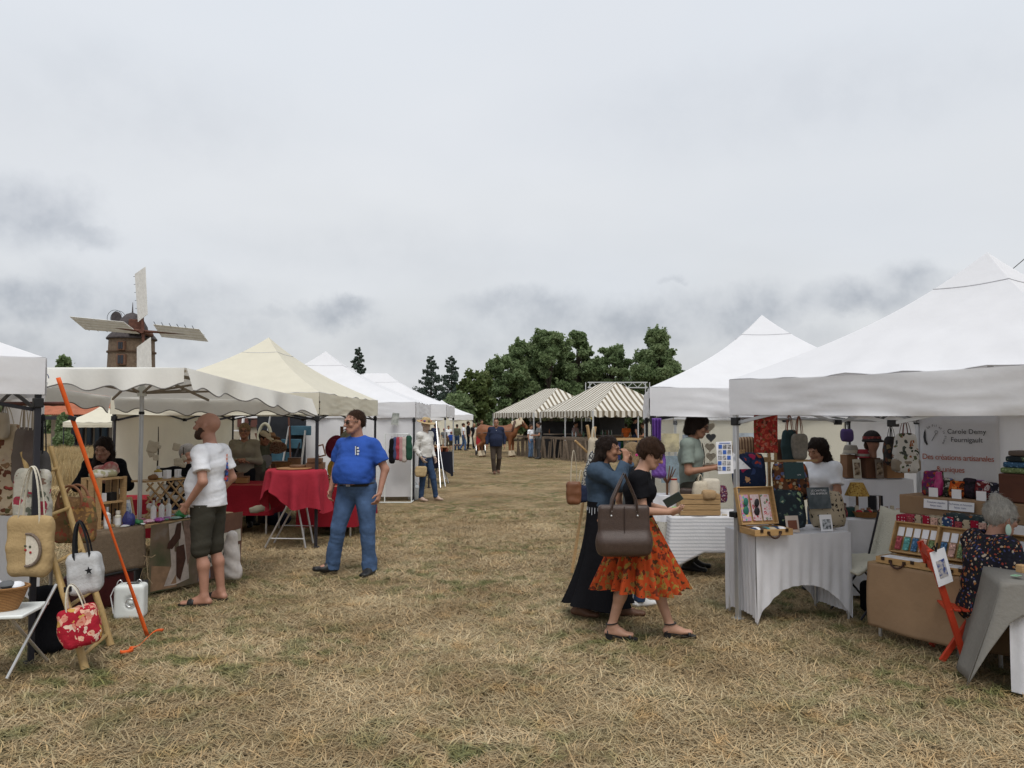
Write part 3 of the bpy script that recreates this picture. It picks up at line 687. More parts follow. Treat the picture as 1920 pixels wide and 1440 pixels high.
# overhead cables at upper right
for k, (a, b) in enumerate((((1880, 520), (1925, 482)), ((1902, 532), (1930, 508)))):
    p0, p1 = W(*a, 26), W(*b, 20); d = (p1 - p0); c = MB(); c.tube([p0 - d * 3.0, p0 - d * 1.2, p0, p1, p1 + d * 3], .012, 5)
    single(c, 'overhead_cable', BLACKM, ['upper one of the two thin cables at the right edge of the sky', 'lower one of the two thin cables at the right edge of the sky'][k], 'cable')
# ------------------------------------------------------------------ tents
SEAM = fabric('tent_seam', (.50, .50, .52))
def popup(name, label, loc, rz, hx, hy, eave, peak, val, cloth, legm, legs=(0, 1, 2, 3), ridge=0.0, leg_w=.04, seed=1, cat='tent', group=None, flare=.7, walls=(), truss=True, cap_cut=.12, scallop=None):
    t = thing(name, label, cat, loc, rz, group)
    C = [(-hx, -hy), (hx, -hy), (hx, hy), (-hx, hy)]; T = [(-ridge, 0), (ridge, 0), (ridge, 0), (-ridge, 0)]
    for k in range(4):
        A = Vector((*C[k], 0)); B = Vector((*C[(k + 1) % 4], 0)); TA = Vector((*T[k], 0)); TB = Vector((*T[(k + 1) % 4], 0))
        Ln = (B - A).length; nrm = Vector((B - A).normalized().cross(Vector((0, 0, 1))))
        def roof(u, v, A=A, B=B, TA=TA, TB=TB, k=k):
            g = v * (flare + (1 - flare) * v * v); p = A.lerp(B, u).lerp(TA.lerp(TB, u), v)
            z = eave + (peak - eave) * g - .05 * math.sin(math.pi * u) * (1 - v) * (.3 + v) * 1.2
            z += (.026 * float(fold(p.x, p.y, v, seed + k, 2.4)) + .012 * math.sin(u * 37 + v * 9) * (1 - v) ** 2) * (1 - v) * min(1, 5 * min(u, 1 - u))
            if v > 1 - cap_cut: z = min(z, eave + (peak - eave) * 1.0)
            return (p.x, p.y, z)
        rp = MB(); rp.sheet(roof, 26, 22); po = rp.build('roof_panel', cloth, t, angle=30)
        for vv in (.0, .80): MB().tube([Vector(roof(i / 26, vv)) + Vector((0, 0, .003)) for i in range(27)], .0045, 4).build('seam', SEAM, po)
        def vl(u, v, A=A, B=B, nrm=nrm, k=k, Ln=Ln):
            p = A.lerp(B, u); s = u * Ln; w = math.sin(s * 3.1 + k) * .018 + float(fold(s, v * .8, k, seed + 9, 5.0)) * .014 + .010 * math.sin(18 * v + 2.5 * math.sin(s * 4 + k)) * (1 - abs(2 * u - 1) ** 4)
            drop = val * v * (1 + .015 * math.sin(s * 2 + k))
            if scallop and v > .6: drop += (v - .6) / .4 * scallop * abs(math.sin(math.pi * s / .3))
            q = p + nrm * (.012 + w * (.25 + .75 * v) * min(1, 6 * min(u, 1 - u) + .15)); top = -.05 * math.sin(math.pi * u) * .36
            return (q.x, q.y, eave + top - drop)
        vp = MB(); vp.sheet(vl, 60 if scallop else 44, 8); vp.build('valance', cloth, t, angle=60)
    seam = MB(); r_ = .22
    for k in legs:
        x, y = C[k]; x -= math.copysign(leg_w * .8, x); y -= math.copysign(leg_w * .8, y); l = MB()
        l.box((x, y, eave / 2 - .02), (leg_w, leg_w, eave - .06)); lo = l.build('leg', legm, t, bevel=.004)
        MB().box((x, y, .006), (leg_w * 2.2, leg_w * 2.2, .012)).build('foot_plate', legm, lo)
        MB().box((x, y, eave - val - .06), (leg_w * 1.6, leg_w * 1.6, .07)).build('slider', BLACKP, lo, bevel=.006)
    if truss:
        for k in range(4):
            A = Vector((*C[k], eave - .08)) * 1.0; B = Vector((*C[(k + 1) % 4], eave - .08)); A.x *= .965; B.x *= .965; A.y *= .965; B.y *= .965
            for h in range(2):
                a = A.lerp(B, h * .5); b = A.lerp(B, h * .5 + .5); lo_, hi_ = Vector((0, 0, -.30)), Vector((0, 0, -.02))
                o = Vector((b - a).normalized().cross(Vector((0, 0, 1)))) * .014
                MB().beam(a + lo_ + o, b + hi_ + o, .014, .026).build('truss_bar', legm, t); MB().beam(a + hi_ - o, b + lo_ - o, .014, .026).build('truss_bar', legm, t)
            MB().box(A.lerp(B, .5) + Vector((0, 0, -.30)), (.07, .05, .05), math.atan2(B.y - A.y, B.x - A.x)).build('truss_joint', BLACKP, t, bevel=.006)
        for k in range(4):
            A = Vector((*C[k], eave - .1)) * 1; A.x *= .96; A.y *= .96
            E = Vector((math.copysign(ridge, A.x) if ridge else 0, 0, 0)); st_ = []
            for i in range(9): v = i / 8; q_ = Vector((A.x, A.y, 0)).lerp(E, v); st_.append(Vector((q_.x, q_.y, eave - .09 + (peak - eave) * v * (flare + (1 - flare) * v * v))))
            MB().tube(st_, .011, 6).build('roof_strut', legm, t)
        pk = MB(); pk.beam((-ridge, 0, eave - .25), (-ridge, 0, peak - .05), .035); pk.build('centre_pole', legm, t)
    for (k, u0, u1, mat_, z0, off) in walls:
        A = Vector((*C[k], 0)); B = Vector((*C[(k + 1) % 4], 0)); Ln = (B - A).length; nrm = Vector((B - A).normalized().cross(Vector((0, 0, 1))))
        def wall(u, v, A=A, B=B, nrm=nrm, u0=u0, u1=u1, off=off, k=k):
            p = A.lerp(B, u0 + (u1 - u0) * u); s = u * Ln; w = .022 * math.sin(s * 5 + 2 * v + k) + .03 * float(fold(s * .6, v * 1.2, k, seed + 31, 2.6)) + .012 * math.sin((s * .7 - v) * 8)
            q = p - nrm * (.03 + off) + nrm * w * .7 * min(1, 5 * min(u, 1 - u) + .1); return (q.x, q.y, eave - .1 + (z0 - eave + .1) * v)
        wb = MB(); wb.sheet(wall, 46, 24); wb.build('side_wall', mat_, t, angle=60)
    return t

# right row
TH1 = .57
c1 = Vector((1.94, 6.84, 0)); u1 = Vector((math.sin(TH1), -math.cos(TH1), 0)); v1 = Vector((math.cos(TH1), math.sin(TH1), 0))
ctr1 = c1 + (u1 + v1) * 1.48
R1 = popup('market_tent', 'big white pop-up tent nearest at right with tall peak and grey legs', ctr1, TH1, 1.48, 1.48, 2.10, 3.15, .31, WHITE, ALU, seed=3, legs=(0, 2, 3), walls=((1, .0, 1, WHITE, .03, 0),))
R2 = popup('market_tent', 'white pop-up tent with black legs behind the nearest right tent', (3.33, 10.20, 0), -.15, 1.52, 1.52, 2.12, 3.14, .33, WHITE, BLACKM, seed=5, legs=(0, 1, 2, 3), walls=((1, 0, 1, WHITE, .03, 0),))
# clear plastic back wall of the second tent with posters behind it
CLEAR = M('clear_plastic', (.75, .80, .84), .25, 0, alpha=.30, spec=.4)
bw = MB(); bw.sheet(lambda u, v: (2.12 + 2.9 * u, 11.86 - .44 * u + .02 * math.sin(u * 14) + .012 * math.sin(v * 9 + u * 5), 1.98 - 1.95 * v), 30, 12); bw.build('clear_wall', CLEAR, R2, True)
R3 = popup('market_tent', 'pale tent standing behind the second right tent, seen through its clear wall', (4.25, 14.6, 0), 0.0, 1.5, 1.5, 2.05, 2.7, .3, WHITE, ALU, seed=41, walls=((0, 0, 1, CREAM, .05, 0), (3, 0, 1, CREAM, .05, 0)), truss=False)
# left row
TH0 = math.radians(45)
L1c = Vector((-3.42, 5.70, 0)); d1 = Vector((-.72, .694, 0)); d2 = Vector((-.694, -.72, 0))
L1 = popup('market_tent', 'white pop-up tent cut off by the left edge, with black corner leg', L1c + (d1 + d2) * 1.48, math.radians(43.9), 1.48, 1.48, 2.20, 3.2, .27, WHITE, BLACKM, seed=8, legs=(1, 2), walls=((1, .22, .75, WHITE, .25, -.18),))
L3 = popup('market_tent', 'cream pop-up tent with black legs over the red tables', (-4.08, 12.85, 0), 0.0, 1.43, 2.28, 2.12, 3.12, .30, CREAM, BLACKM, seed=12, walls=((3, 0, 1, CREAM, .05, 0),))
L4 = popup('market_tent', 'white pop-up tent right behind the cream one, with clothes rack', (-4.42, 18.2, 0), 0.0, 2.33, 1.55, 2.12, 3.36, .33, WHITE, BLACKM, seed=15, legs=(0, 1, 2, 3), walls=((0, .42, 1, WHITE, .08, 0), (1, 0, .6, WHITE, .08, 0)))
L5 = popup('market_tent', 'white ridged tent farthest along the left row, on grey legs', (-4.30, 24.3, 0), 0.0, 2.36, 1.6, 2.18, 3.2, .36, WHITE, ALU, seed=18, ridge=.35, walls=((3, 0, 1, WHITE, .08, 0),))
F1 = popup('market_tent', 'small white tent far behind the crowd in the aisle', (W(828, 800, 52).x, 52, 0), .35, 1.7, 1.7, 2.05, 3.05, .35, WHITE, ALU, seed=22, walls=((0, 0, 1, CREAM, .1, 0), (1, 0, 1, CREAM, .1, 0)), truss=False)
F2 = popup('market_tent', 'small pale cream tent in front of the farmhouse', (W(193, 800, 36).x, 36, 0), .3, 1.35, 1.35, 1.62, 2.45, .22, CREAM, BLACKM, seed=24, truss=False)

# logo on the left tent's valance and sticker
def text_mesh(txt, size, mat, parent, o, ex, ey, name='lettering', align='LEFT', shear=0.0, off=.002, world=True, extr=.0006, spacing=1.0):
    cu = bpy.data.curves.new('txt', 'FONT'); cu.body = txt; cu.size = size; cu.align_x = align; cu.extrude = 0; cu.shear = shear; cu.resolution_u = 3; cu.space_character = spacing
    ob = bpy.data.objects.new('txt', cu); COL.objects.link(ob); dg = bpy.context.evaluated_depsgraph_get(); me = ob.evaluated_get(dg).to_mesh()
    ex = Vector(ex).normalized(); ey = Vector(ey).normalized(); nz = ex.cross(ey); o = Vector(o)
    V = [o + ex * v.co.x + ey * v.co.y + nz * off for v in me.vertices]; Fc = [list(p.vertices) for p in me.polygons]
    ob.evaluated_get(dg).to_mesh_clear(); bpy.data.objects.remove(ob); bpy.data.curves.remove(cu)
    return mesh_obj(name, V, Fc, mat, parent, world, False)
ed = d1 * -1
text_mesh('Snoozy', .06, M('logo_ink', (.10, .12, .2), .8), L1, L1c + d1 * .24 + Vector((0, 0, 2.0)) + Vector((.02, -.02, 0)), ed, (0, 0, 1), shear=.3, off=.012)
lg = MB(); lg.tube([L1c + d1 * (.16 + .07 * math.cos(a)) + Vector((.024, -.024, 2.045 + .045 * math.sin(a))) for a in np.linspace(.2, 2.9, 10)], .0035, 5); lg.build('logo_mark', M('logo_ink'), L1, True)

# ------------------------------------------------------------------ white market parasol
pc = Vector((-3.85, 8.0, 0))
N_, R__, F_, L_ = Vector((-2.86, 6.72, 2.20)), Vector((-2.27, 8.68, 1.98)), Vector((-4.80, 9.24, 2.02)), Vector((-5.39, 7.28, 2.24))
par = thing('parasol', 'white rectangular parasol with scalloped edge and grey pole over the soap table', 'parasol', pc)
apex = Vector((-3.83, 7.98, 2.29)); cs = [L_, N_, R__, F_]; hub_ = Vector((-3.85, 8.0, 2.02))
for k in range(4):
    A, B = cs[k], cs[(k + 1) % 4]
    MB().sheet(lambda u, v, A=A, B=B: tuple(A.lerp(B, u).lerp(apex, v) + Vector((0, 0, -.035 * math.sin(math.pi * u) * (1 - v) * (.4 + v)))), 18, 10).build('canopy_panel', PARASOL, par, True, angle=25)
    nrm = (B - A).normalized().cross(Vector((0, 0, 1))); Ln = (B - A).length
    def vs(u, v, A=A, B=B, nrm=nrm, Ln=Ln, k=k):
        s = u * Ln; w = (.03 * math.sin(s * 6.5 + k) + .02 * math.sin(s * 15 + 2)) * v; dr = .165 + .026 * math.cos(2 * math.pi * s / .40 + .6 * math.sin(s * 2.3)) + .012 * math.sin(s * 4.1 + k)
        return tuple(A.lerp(B, u) + Vector((0, 0, -.014 * math.sin(math.pi * u) - dr * v)) + nrm * (.015 + w + .03 * v))
    MB().sheet(vs, 64, 6).build('valance', PARASOL, par, True, angle=60)
    pp = MB(); nseg = 66; edge = [Vector(vs(i / nseg, 1)) for i in range(nseg + 1)]; pp.tube(edge, .006, 5); pp.build('edge_piping', M('grey_piping', (.16, .15, .14), .8), par, True)
RIB = M('rib_wood', (.25, .21, .16), .6, .2)
for k in range(4):
    for q in (cs[k], cs[k].lerp(cs[(k + 1) % 4], .5)):
        e = q + Vector((0, 0, -.03)); MB().beam(apex + Vector((0, 0, -.03)), e, .018, .024).build('rib', RIB, par, True)
        MB().beam(hub_, apex.lerp(e, .62) + Vector((0, 0, -.015)), .014, .02).build('stretcher', RIB, par, True)
MB().lathe([(.022, 0), (.022, 2.27)], pc, 14).build('pole', ALU, par, True)
MB().lathe([(.045, 1.99), (.05, 2.05), (.03, 2.09)], pc, 14).build('hub', WHITEP, par, True)
MB().lathe([(.028, 1.80), (.028, 1.83)], pc, 12).build('collar', BLACKP, par, True)
MB().lathe([(.25, 0), (.25, .05), (.04, .08), (.04, .3)], pc, 16).build('base', M('base_grey', (.12, .12, .12), .7), par, True)

# ------------------------------------------------------------------ striped marquees
STRIPE = fabric('striped_canvas', (.5, .5, .5), pattern=P_stripes((.66, .63, .56), (.20, .165, .115), 3.6, .56, 0), trans=.1)
STRIPEY = fabric('striped_canvas_y', (.5, .5, .5), pattern=P_stripes((.66, .63, .56), (.20, .165, .115), 3.6, .56, 1), trans=.1)
def marquee(label, near, dirx, diry, lx, ly, eave, peak, ridge, seed):
    t = thing('striped_marquee', label, 'marquee', near, math.atan2(dirx.y, dirx.x), 'striped marquees in the middle distance')
    s = 1.0 if dirx.cross(diry).z > 0 else -1.0
    C = [(0, 0), (lx, 0), (lx, s * ly), (0, s * ly)]; T = [(lx / 2, s * ly / 2 - s * ridge), (lx / 2, s * ly / 2 - s * ridge), (lx / 2, s * ly / 2 + s * ridge), (lx / 2, s * ly / 2 + s * ridge)]
    for k in range(4):
        A, B = Vector((*C[k], 0)), Vector((*C[(k + 1) % 4], 0)); TA, TB = Vector((*T[k], 0)), Vector((*T[(k + 1) % 4], 0)); mt = STRIPE if k % 2 == 0 else STRIPEY; Ln = (B - A).length
        nrm = (B - A).normalized().cross(Vector((0, 0, s)))
        def rf_(u, v, A=A, B=B, TA=TA, TB=TB):
            p = A.lerp(B, u).lerp(TA.lerp(TB, u), v); return (p.x, p.y, eave + (peak - eave) * (v * .92 + .08 * v * v) + .02 * math.sin(u * 20) * (1 - v) - .08 * math.sin(math.pi * u) * v * (1 - v))
        MB().sheet(rf_, 16, 10).build('roof_panel', mt, t, angle=25)
        def vl_(u, v, A=A, B=B, Ln=Ln, nrm=nrm):
            p = A.lerp(B, u) + nrm * (.02 + .02 * math.sin(u * Ln * 9) * v); sc_ = abs(math.sin(math.pi * u * Ln * 3.6 * .5)) ** .6; return (p.x, p.y, eave + .02 - v * (.17 + .11 * sc_))
        MB().sheet(vl_, int(Ln * 3.6 * 6), 4).build('valance', mt, t, angle=60)
        MB().tube([A + Vector((0, 0, 0)), A + Vector((0, 0, eave))], .035, 8).build('post', ALU, t); M_ = A.lerp(B, .5); MB().tube([M_, M_ + Vector((0, 0, eave))], .03, 8).build('post', ALU, t)
    return t
mn = Vector((W(1112, 800, 31.5).x, 31.5, 0)); dx = Vector((.90, .42, 0)).normalized(); dy = Vector((-.42, .90, 0)).normalized()
marquee('front striped marquee with cream and brown canvas roof', mn, dx, dy, 4.4, 4.7, 2.08, 3.38, .7, 1)
marquee('rear striped marquee showing behind the front one at left', mn + dy * 5.0 - dx * .2, dx, dy, 4.3, 4.7, 2.05, 3.3, .7, 2)
# truss gantry behind the marquee
gt = thing('truss_gantry', 'pale metal lattice gantry showing above the striped marquee', 'gantry', (W(1158, 800, 44).x, 44, 0))
g0, g1 = W(1102, 717, 44), W(1214, 717, 44)
for dz in (0, -.3):
    MB().beam(g0 + Vector((0, 0, dz)), g1 + Vector((0, 0, dz)), .06).build('chord', ALU, gt, True)
ng_ = 12
for k in range(ng_):
    a = g0.lerp(g1, k / ng_); b = g0.lerp(g1, (k + 1) / ng_); MB().beam(a + Vector((0, 0, 0 if k % 2 else -.3)), b + Vector((0, 0, -.3 if k % 2 else 0)), .035).build('lattice_bar', ALU, gt, True)
for p in (g0, g1):
    for dx_ in (-.12, .12): MB().beam((p.x + dx_, 44, 0), (p.x + dx_, 44, p.z), .05).build('upright', ALU, gt, True)
# ------------------------------------------------------------------ people
def V3(*a): return np.array(a, float)
def skin(name, c): return M('skin_' + name, c, .5, .10, 14, .08, 90, spec=.35)
SK_FAIR = skin('fair', (.42, .235, .16)); SK_TAN = skin('tan', (.31, .155, .095)); SK_RED = skin('ruddy', (.37, .19, .13)); SK_DARK = skin('shaded', (.30, .16, .11))
def hairm(name, c): return M('hair_' + name, c, .62, .35, 30, .8, 60, stretch=(6, 6, .7), spec=.12)
H_DARK = hairm('dark', (.022, .014, .011)); H_BROWN = hairm('brown', (.05, .027, .017)); H_GREY = hairm('grey', (.22, .20, .18)); H_WHITE = hairm('white', (.48, .46, .42)); H_BLOND = hairm('blond', (.26, .18, .10)); H_BEARD = hairm('beard', (.07, .04, .028))
def denim(name, c): return fabric('denim_' + name, c, var=.28, vs=7, bump=.35, bs=25)
D_BLUE = denim('blue', (.068, .118, .225)); D_DARK = denim('dark', (.03, .055, .11)); D_JACKET = denim('jacket', (.042, .066, .10))
def cloth(name, c, **k): return fabric('cloth_' + name, c, **({'var': .1, 'vs': 6, 'bump': .3, 'bs': 22} | k))
ROYAL = cloth('royal_blue', (.028, .082, .345)); TEE = cloth('white_tee', (.74, .75, .78), trans=.04); BLACKC = cloth('black', (.010, .010, .012), spec=.04); NAVY = cloth('navy', (.018, .024, .05)); KHAKI = cloth('dark_khaki', (.045, .042, .032)); SAGE = cloth('sage', (.20, .235, .205)); GREYC = cloth('grey', (.12, .125, .13)); OLIVE = cloth('olive', (.085, .09, .06)); ORANGEC = cloth('orange', (.62, .14, .03)); REDC = cloth('red', (.36, .03, .035)); BROWNC = cloth('brown_trousers', (.062, .048, .038)); BEIGEC = cloth('beige', (.40, .34, .26)); TAUPE = cloth('taupe', (.23, .21, .16))
SHOE = M('black_shoe', (.018, .018, .018), .4, .1); BROWNSHOE = M('brown_shoe', (.12, .06, .035), .5, .15); WHITESHOE = M('white_shoe', (.6, .6, .6), .6, .1)

def rot3(yaw=0, pitch=0, roll=0): return np.array(Euler((pitch, roll, yaw)).to_matrix())
def person(label, loc, rz=0.0, H=1.75, h=.012, sk=None, w=1.0, J=None, belly=0.0, head=(0, 0, 0), hs=1.0, top=None, bottom=None, shoes=None, hair=None, hands=None, beard=None, eyes=True, group=None, chest=0.0, hips=1.0, parts=(), bare_feet=False, collar=None):
    """joints are given for a 1.75 m figure facing -Y; n = -X side, p = +X side"""
    S = H / 1.75; sk = sk or SK_FAIR
    J0 = dict(pel=(0, 0, .97), wai=(0, 0, 1.10), che=(0, 0, 1.29), nek=(0, .015, 1.455), hed=(0, -.012, 1.635))
    for s, q in ((-1, 'n'), (1, 'p')):
        J0.update({'hip' + q: (s * .088, 0, .93), 'kne' + q: (s * .10, -.015, .50), 'ank' + q: (s * .11, .025, .085), 'toe' + q: (s * .135, -.165, .03), 'sho' + q: (s * .175 * (.9 + .1 * w), .01, 1.415), 'elb' + q: (s * .245 * (.85 + .15 * w), .03, 1.13), 'wri' + q: (s * .25 * (.85 + .15 * w), -.06, .885)})
    J0.update(J or {}); J = {k: V3(*v) * S for k, v in J0.items()}
    t = thing('person', label, 'person', loc, rz, group)
    RH = rot3(*head); hc = J['hed']; hk = S * hs
    def HP(x, y, z): return hc + RH @ (V3(x, y, z) * hk)
    lo = np.min(list(J.values()), 0) - .26; hi = np.max(list(J.values()), 0) + .28
    def torso(s, inf, zmin=None, k=.05):
        s.cap(J['pel'], J['wai'], (.150 * w * hips * S + inf, .105 * w * S + inf), (.135 * w * S + inf, .098 * w * S + inf), k=k)
        s.cap(J['wai'], J['che'], (.135 * w * S + inf, .098 * w * S + inf), (.160 * w * S + inf, .112 * w * S + inf), k=k)
        s.cap(J['che'], J['nek'] - V3(0, 0, .05 * S), (.160 * w * S + inf, .112 * w * S + inf), (.10 * S + inf, .075 * S + inf), k=k)
        for q in 'np': s.cap(J['nek'] - V3(0, 0, .035 * S), J['sho' + q], .055 * S + inf, .058 * S * (.8 + .2 * w) + inf, k=k)
        if belly:
            b = (J['wai'] + J['pel']) / 2 + V3(0, -.055 * S - belly * .35, .05 * S); s.ell(b, ((.13 * w + belly * .25) * S + inf, (.08 + belly * .62) * S + inf, .16 * S + inf), k=.07)
        if belly > .08:
            for q in 'np': s.cap(J['che'] + V3((-.07 if q == 'n' else .07) * S, -.035 * S, .02 * S), J['wai'] + V3((-.075 if q == 'n' else .075) * S, -.05 * S, 0), .105 * S + inf, .115 * S + inf, k=.06)
        if chest:
            for x in (-.07, .07): s.ell(J['che'] + V3(x * S, -.09 * S * w, .0), .065 * S * chest + inf, k=.05)
    # ---- body: one continuous surface
    b = SDF(lo, hi, h)
    torso(b, -.012)
    for q in 'np':
        b.cap(J['hip' + q], J['kne' + q], .078 * S * w, .052 * S, k=.03); mid = J['kne' + q] * .68 + J['ank' + q] * .32 + V3(0, .018 * S, 0)
        b.cap(J['kne' + q], mid, .050 * S, .052 * S, k=.03); b.cap(mid, J['ank' + q], .052 * S, .034 * S, k=.03)
        f = J['toe' + q]; a = J['ank' + q]; heel = a + (a - f) * V3(.25, .25, 0) * .9; heel[2] = f[2] + .012 * S
        b.cap(a, f * .45 + a * .55 - V3(0, 0, .015 * S), .036 * S, .034 * S, k=.03); b.cap(heel, f, (.033 * S, .028 * S), (.042 * S, .02 * S), ax=np.cross(f - heel, (0, 0, 1)), k=.03)
        b.cap(J['sho' + q], J['elb' + q], .050 * S * (.6 + .4 * w), .040 * S * (.7 + .3 * w), k=.03); b.cap(J['elb' + q], J['wri' + q], .040 * S * (.7 + .3 * w), .026 * S, k=.02)
        fd = J['wri' + q] - J['elb' + q]; fd /= np.linalg.norm(fd); hd = (hands or {}).get(q, {}); d = V3(*hd['d']) if 'd' in hd else fd; d /= np.linalg.norm(d)
        sgn = -1 if q == 'n' else 1
        n = V3(*hd['n']) if 'n' in hd else V3(-sgn, 0, 0); n = n - d * n.dot(d); n /= np.linalg.norm(n) + 1e-9; l = np.cross(d, n) * sgn
        if 'n' not in hd and l[1] > 0: l = -l
        if hd.get('flip'): l = -l
        W0 = J['wri' + q]; c = hd.get('curl', .45); hS = S * 1.0
        b.cap(W0, W0 + d * .078 * hS, (.027 * hS, .019 * hS), (.038 * hS, .014 * hS), ax=l, k=.012)
        for i, Lf in enumerate((.074, .082, .076, .058)):
            fb = W0 + (d * .078 + l * (.029 - .0195 * i)) * hS; f1 = d * math.cos(c) + n * math.sin(c); f2 = d * math.cos(2.1 * c) + n * math.sin(2.1 * c)
            m1 = fb + f1 * Lf * .52 * hS; b.cap(fb, m1, .0092 * hS, .0085 * hS, k=.004); b.cap(m1, m1 + f2 * Lf * .5 * hS, .0085 * hS, .0072 * hS, k=.004)
        tb = W0 + (d * .022 + l * .026) * hS; t1 = d * .62 + l * .70 + n * .34; t1 /= np.linalg.norm(t1); t2 = d * .85 + l * .25 + n * .46; t2 /= np.linalg.norm(t2)
        b.cap(tb, tb + t1 * .042 * hS, .0125 * hS, .0105 * hS, k=.008); b.cap(tb + t1 * .042 * hS, tb + (t1 * .042 + t2 * .034) * hS, .0105 * hS, .0085 * hS, k=.004)
    # head and face
    b.cap(J['nek'] - V3(0, 0, .03 * S), HP(0, .012, -.045), .060 * S * (.75 + .25 * w), .054 * hk * (.75 + .25 * w), k=.03)
    b.ell(HP(0, .018, .030), (.076 * hk, .096 * hk, .090 * hk), RH, .02); b.cap(HP(0, -.03, .02), HP(0, -.050, -.070), .064 * hk, .042 * hk, k=.03)
    b.ell(HP(0, -.068, -.094), (.026 * hk, .022 * hk, .021 * hk), RH, .02)
    for x in (-1, 1):
        b.cap(HP(x * .055, .0, -.04), HP(x * .03, -.055, -.085), .026 * hk, .022 * hk, k=.03); b.ell(HP(x * .044, -.066, -.022), (.022 * hk, .02 * hk, .022 * hk), RH, .02)
        b.ell(HP(x * .032, -.100, .008), (.019 * hk, .016 * hk, .013 * hk), RH, .012, 'd'); b.ell(HP(x * .0315, -.078, .006), .0135 * hk, None, .004)
        b.ell(HP(x * .079, .012, -.004), (.010 * hk, .019 * hk, .033 * hk), RH, .008)
        b.cap(HP(x * .018, -.096, .027), HP(x * .046, -.083, .029), .009 * hk, .008 * hk, k=.012)
    b.cap(HP(0, -.088, .012), HP(0, -.113, -.026), .010 * hk, .0155 * hk, k=.012)
    for x in (-1, 1): b.ell(HP(x * .012, -.098, -.031), .0105 * hk, None, .008)
    b.ell(HP(0, -.091, -.056), (.023 * hk, .011 * hk, .0062 * hk), RH, .006); b.ell(HP(0, -.089, -.067), (.020 * hk, .011 * hk, .007 * hk), RH, .006)
    b.plane((0, 0, .006), (0, 0, -1))
    b.build('body', sk, t)
    if eyes:
        for x in (-1, 1):
            MB().ball(HP(x * .0315, -.0855, .006), (.0105 * hk, .0065 * hk, .0055 * hk), 10, 6, Matrix(RH.tolist())).build('eye', M('eye_dark', (.03, .022, .02), .2, 0), t)
            e = MB(); e.tube([HP(x * .016, -.097, .026), HP(x * .032, -.098, .032), HP(x * .05, -.086, .027)], [.004 * hk, .005 * hk, .003 * hk], 6); e.build('eyebrow', M('brow', (.05, .033, .025), .8, 0), t)
        lp = MB(); lp.ball(HP(0, -.0965, -.061), (.021 * hk, .006 * hk, .008 * hk), 12, 6, Matrix(RH.tolist())); lp.build('lips', M('lips', (.30, .105, .09), .5, 0), t)
    fd_amp = .004
    # ---- garments
    if top:
        g = SDF(lo, hi, h); inf = top.get('inf', .010) * S; torso(g, inf)
        L = top.get('sleeve', .55); r1, r2, r3 = [x * S for x in top.get('sr', (.060 + .03 * (w - 1), .060 + .03 * (w - 1), .040))]
        for q in 'np':
            a, e, wr = J['sho' + q], J['elb' + q], J['wri' + q]
            if L > 0: g.cap(a, a + (e - a) * min(L, 1), r1, r1 + (r2 - r1) * min(L, 1), k=.04, fb=L < 1)
            if L > 1: g.cap(e, e + (wr - e) * (L - 1), r2, r2 + (r3 - r2) * (L - 1), k=.03, fb=True)
        hem = top.get('hem', .93) * S
        if belly:
            bb = (J['wai'] + J['pel']) / 2 + V3(0, -.055 * S - belly * .35, .07 * S); rb2 = ((.13 * w + belly * .25) * S + inf, (.08 + belly * .60) * S + inf); g.cap(bb, V3(bb[0], bb[1] + .015, hem - .08), rb2, (rb2[0] * .97, rb2[1] * .86), k=.07)
        if top.get('flare'): g.cap(J['pel'] + V3(0, 0, .06 * S), V3(J['pel'][0], J['pel'][1], hem), (.155 * w * S + inf, .115 * w * S + inf), (.16 * w * S + inf + top['flare'], .12 * w * S + inf + top['flare']), k=.05)
        amp = top.get('fold', .004); sd = int(abs(loc[0]) * 71 + H * 100) % 97
        g.disp(lambda X, Y, Z: amp * fold(X, Y, Z * .6, sd, 13.0) + amp * .8 * fold(X, Y, Z * 2.2, sd + 1, 9.0) + amp * .45 * fold(X * .7, Y * .7, Z * 1.3, sd + 2, 27.0))
        g.plane((0, 0, hem), (0, 0, -1)); nd = top.get('neck', .072); nc = J['nek'] + V3(0, -.015 * S, .045 * S)
        g.ell(nc, (nd * S * 1.05, nd * S * 1.05, .05 * S), None, .008, 'd')
        if top.get('vneck'): g.cap(nc - V3(0, .09 * S, .03 * S), nc - V3(0, .14 * S, top['vneck'] * S), .045 * S, .008 * S, k=.01, op='d')
        g.build(top.get('name', 'shirt'), top['mat'], t)
    if bottom and bottom.get('kind', 'legs') == 'legs':
        g = SDF(lo, hi, h); inf = bottom.get('inf', .012) * S; L = bottom.get('len', 1.96); ww = bottom.get('w', 1.0)
        g.cap(J['pel'] - V3(0, 0, .03 * S), J['wai'] - V3(0, 0, .01 * S), (.152 * w * hips * S + inf * .6, .110 * w * S + inf * .6), (.140 * w * S + inf * .6, .104 * w * S + inf * .6), k=.04)
        for q in 'np':
            a, kn, an = J['hip' + q], J['kne' + q], J['ank' + q]; e1 = a + (kn - a) * min(L, 1)
            g.cap(a, e1, (.088 * w * S + inf) * ww, (.088 * w * S + inf) * ww + ((.060 * S + inf) * ww - (.088 * w * S + inf) * ww) * min(L, 1), k=.035, fb=L < 1)
            if L > 1: g.cap(kn, kn + (an - V3(0, 0, .045 * S) - kn) * (L - 1), (.060 * S + inf) * ww, bottom.get('hemr', .062) * S * ww, k=.03, fb=True)
        if belly: g.ell(J['pel'] + V3(0, -.03, .02), ((.15 * w) * S, .12 * S * w, .09 * S), None, .04)
        amp = bottom.get('fold', .006); sd = int(abs(loc[1]) * 37 + H * 50) % 89
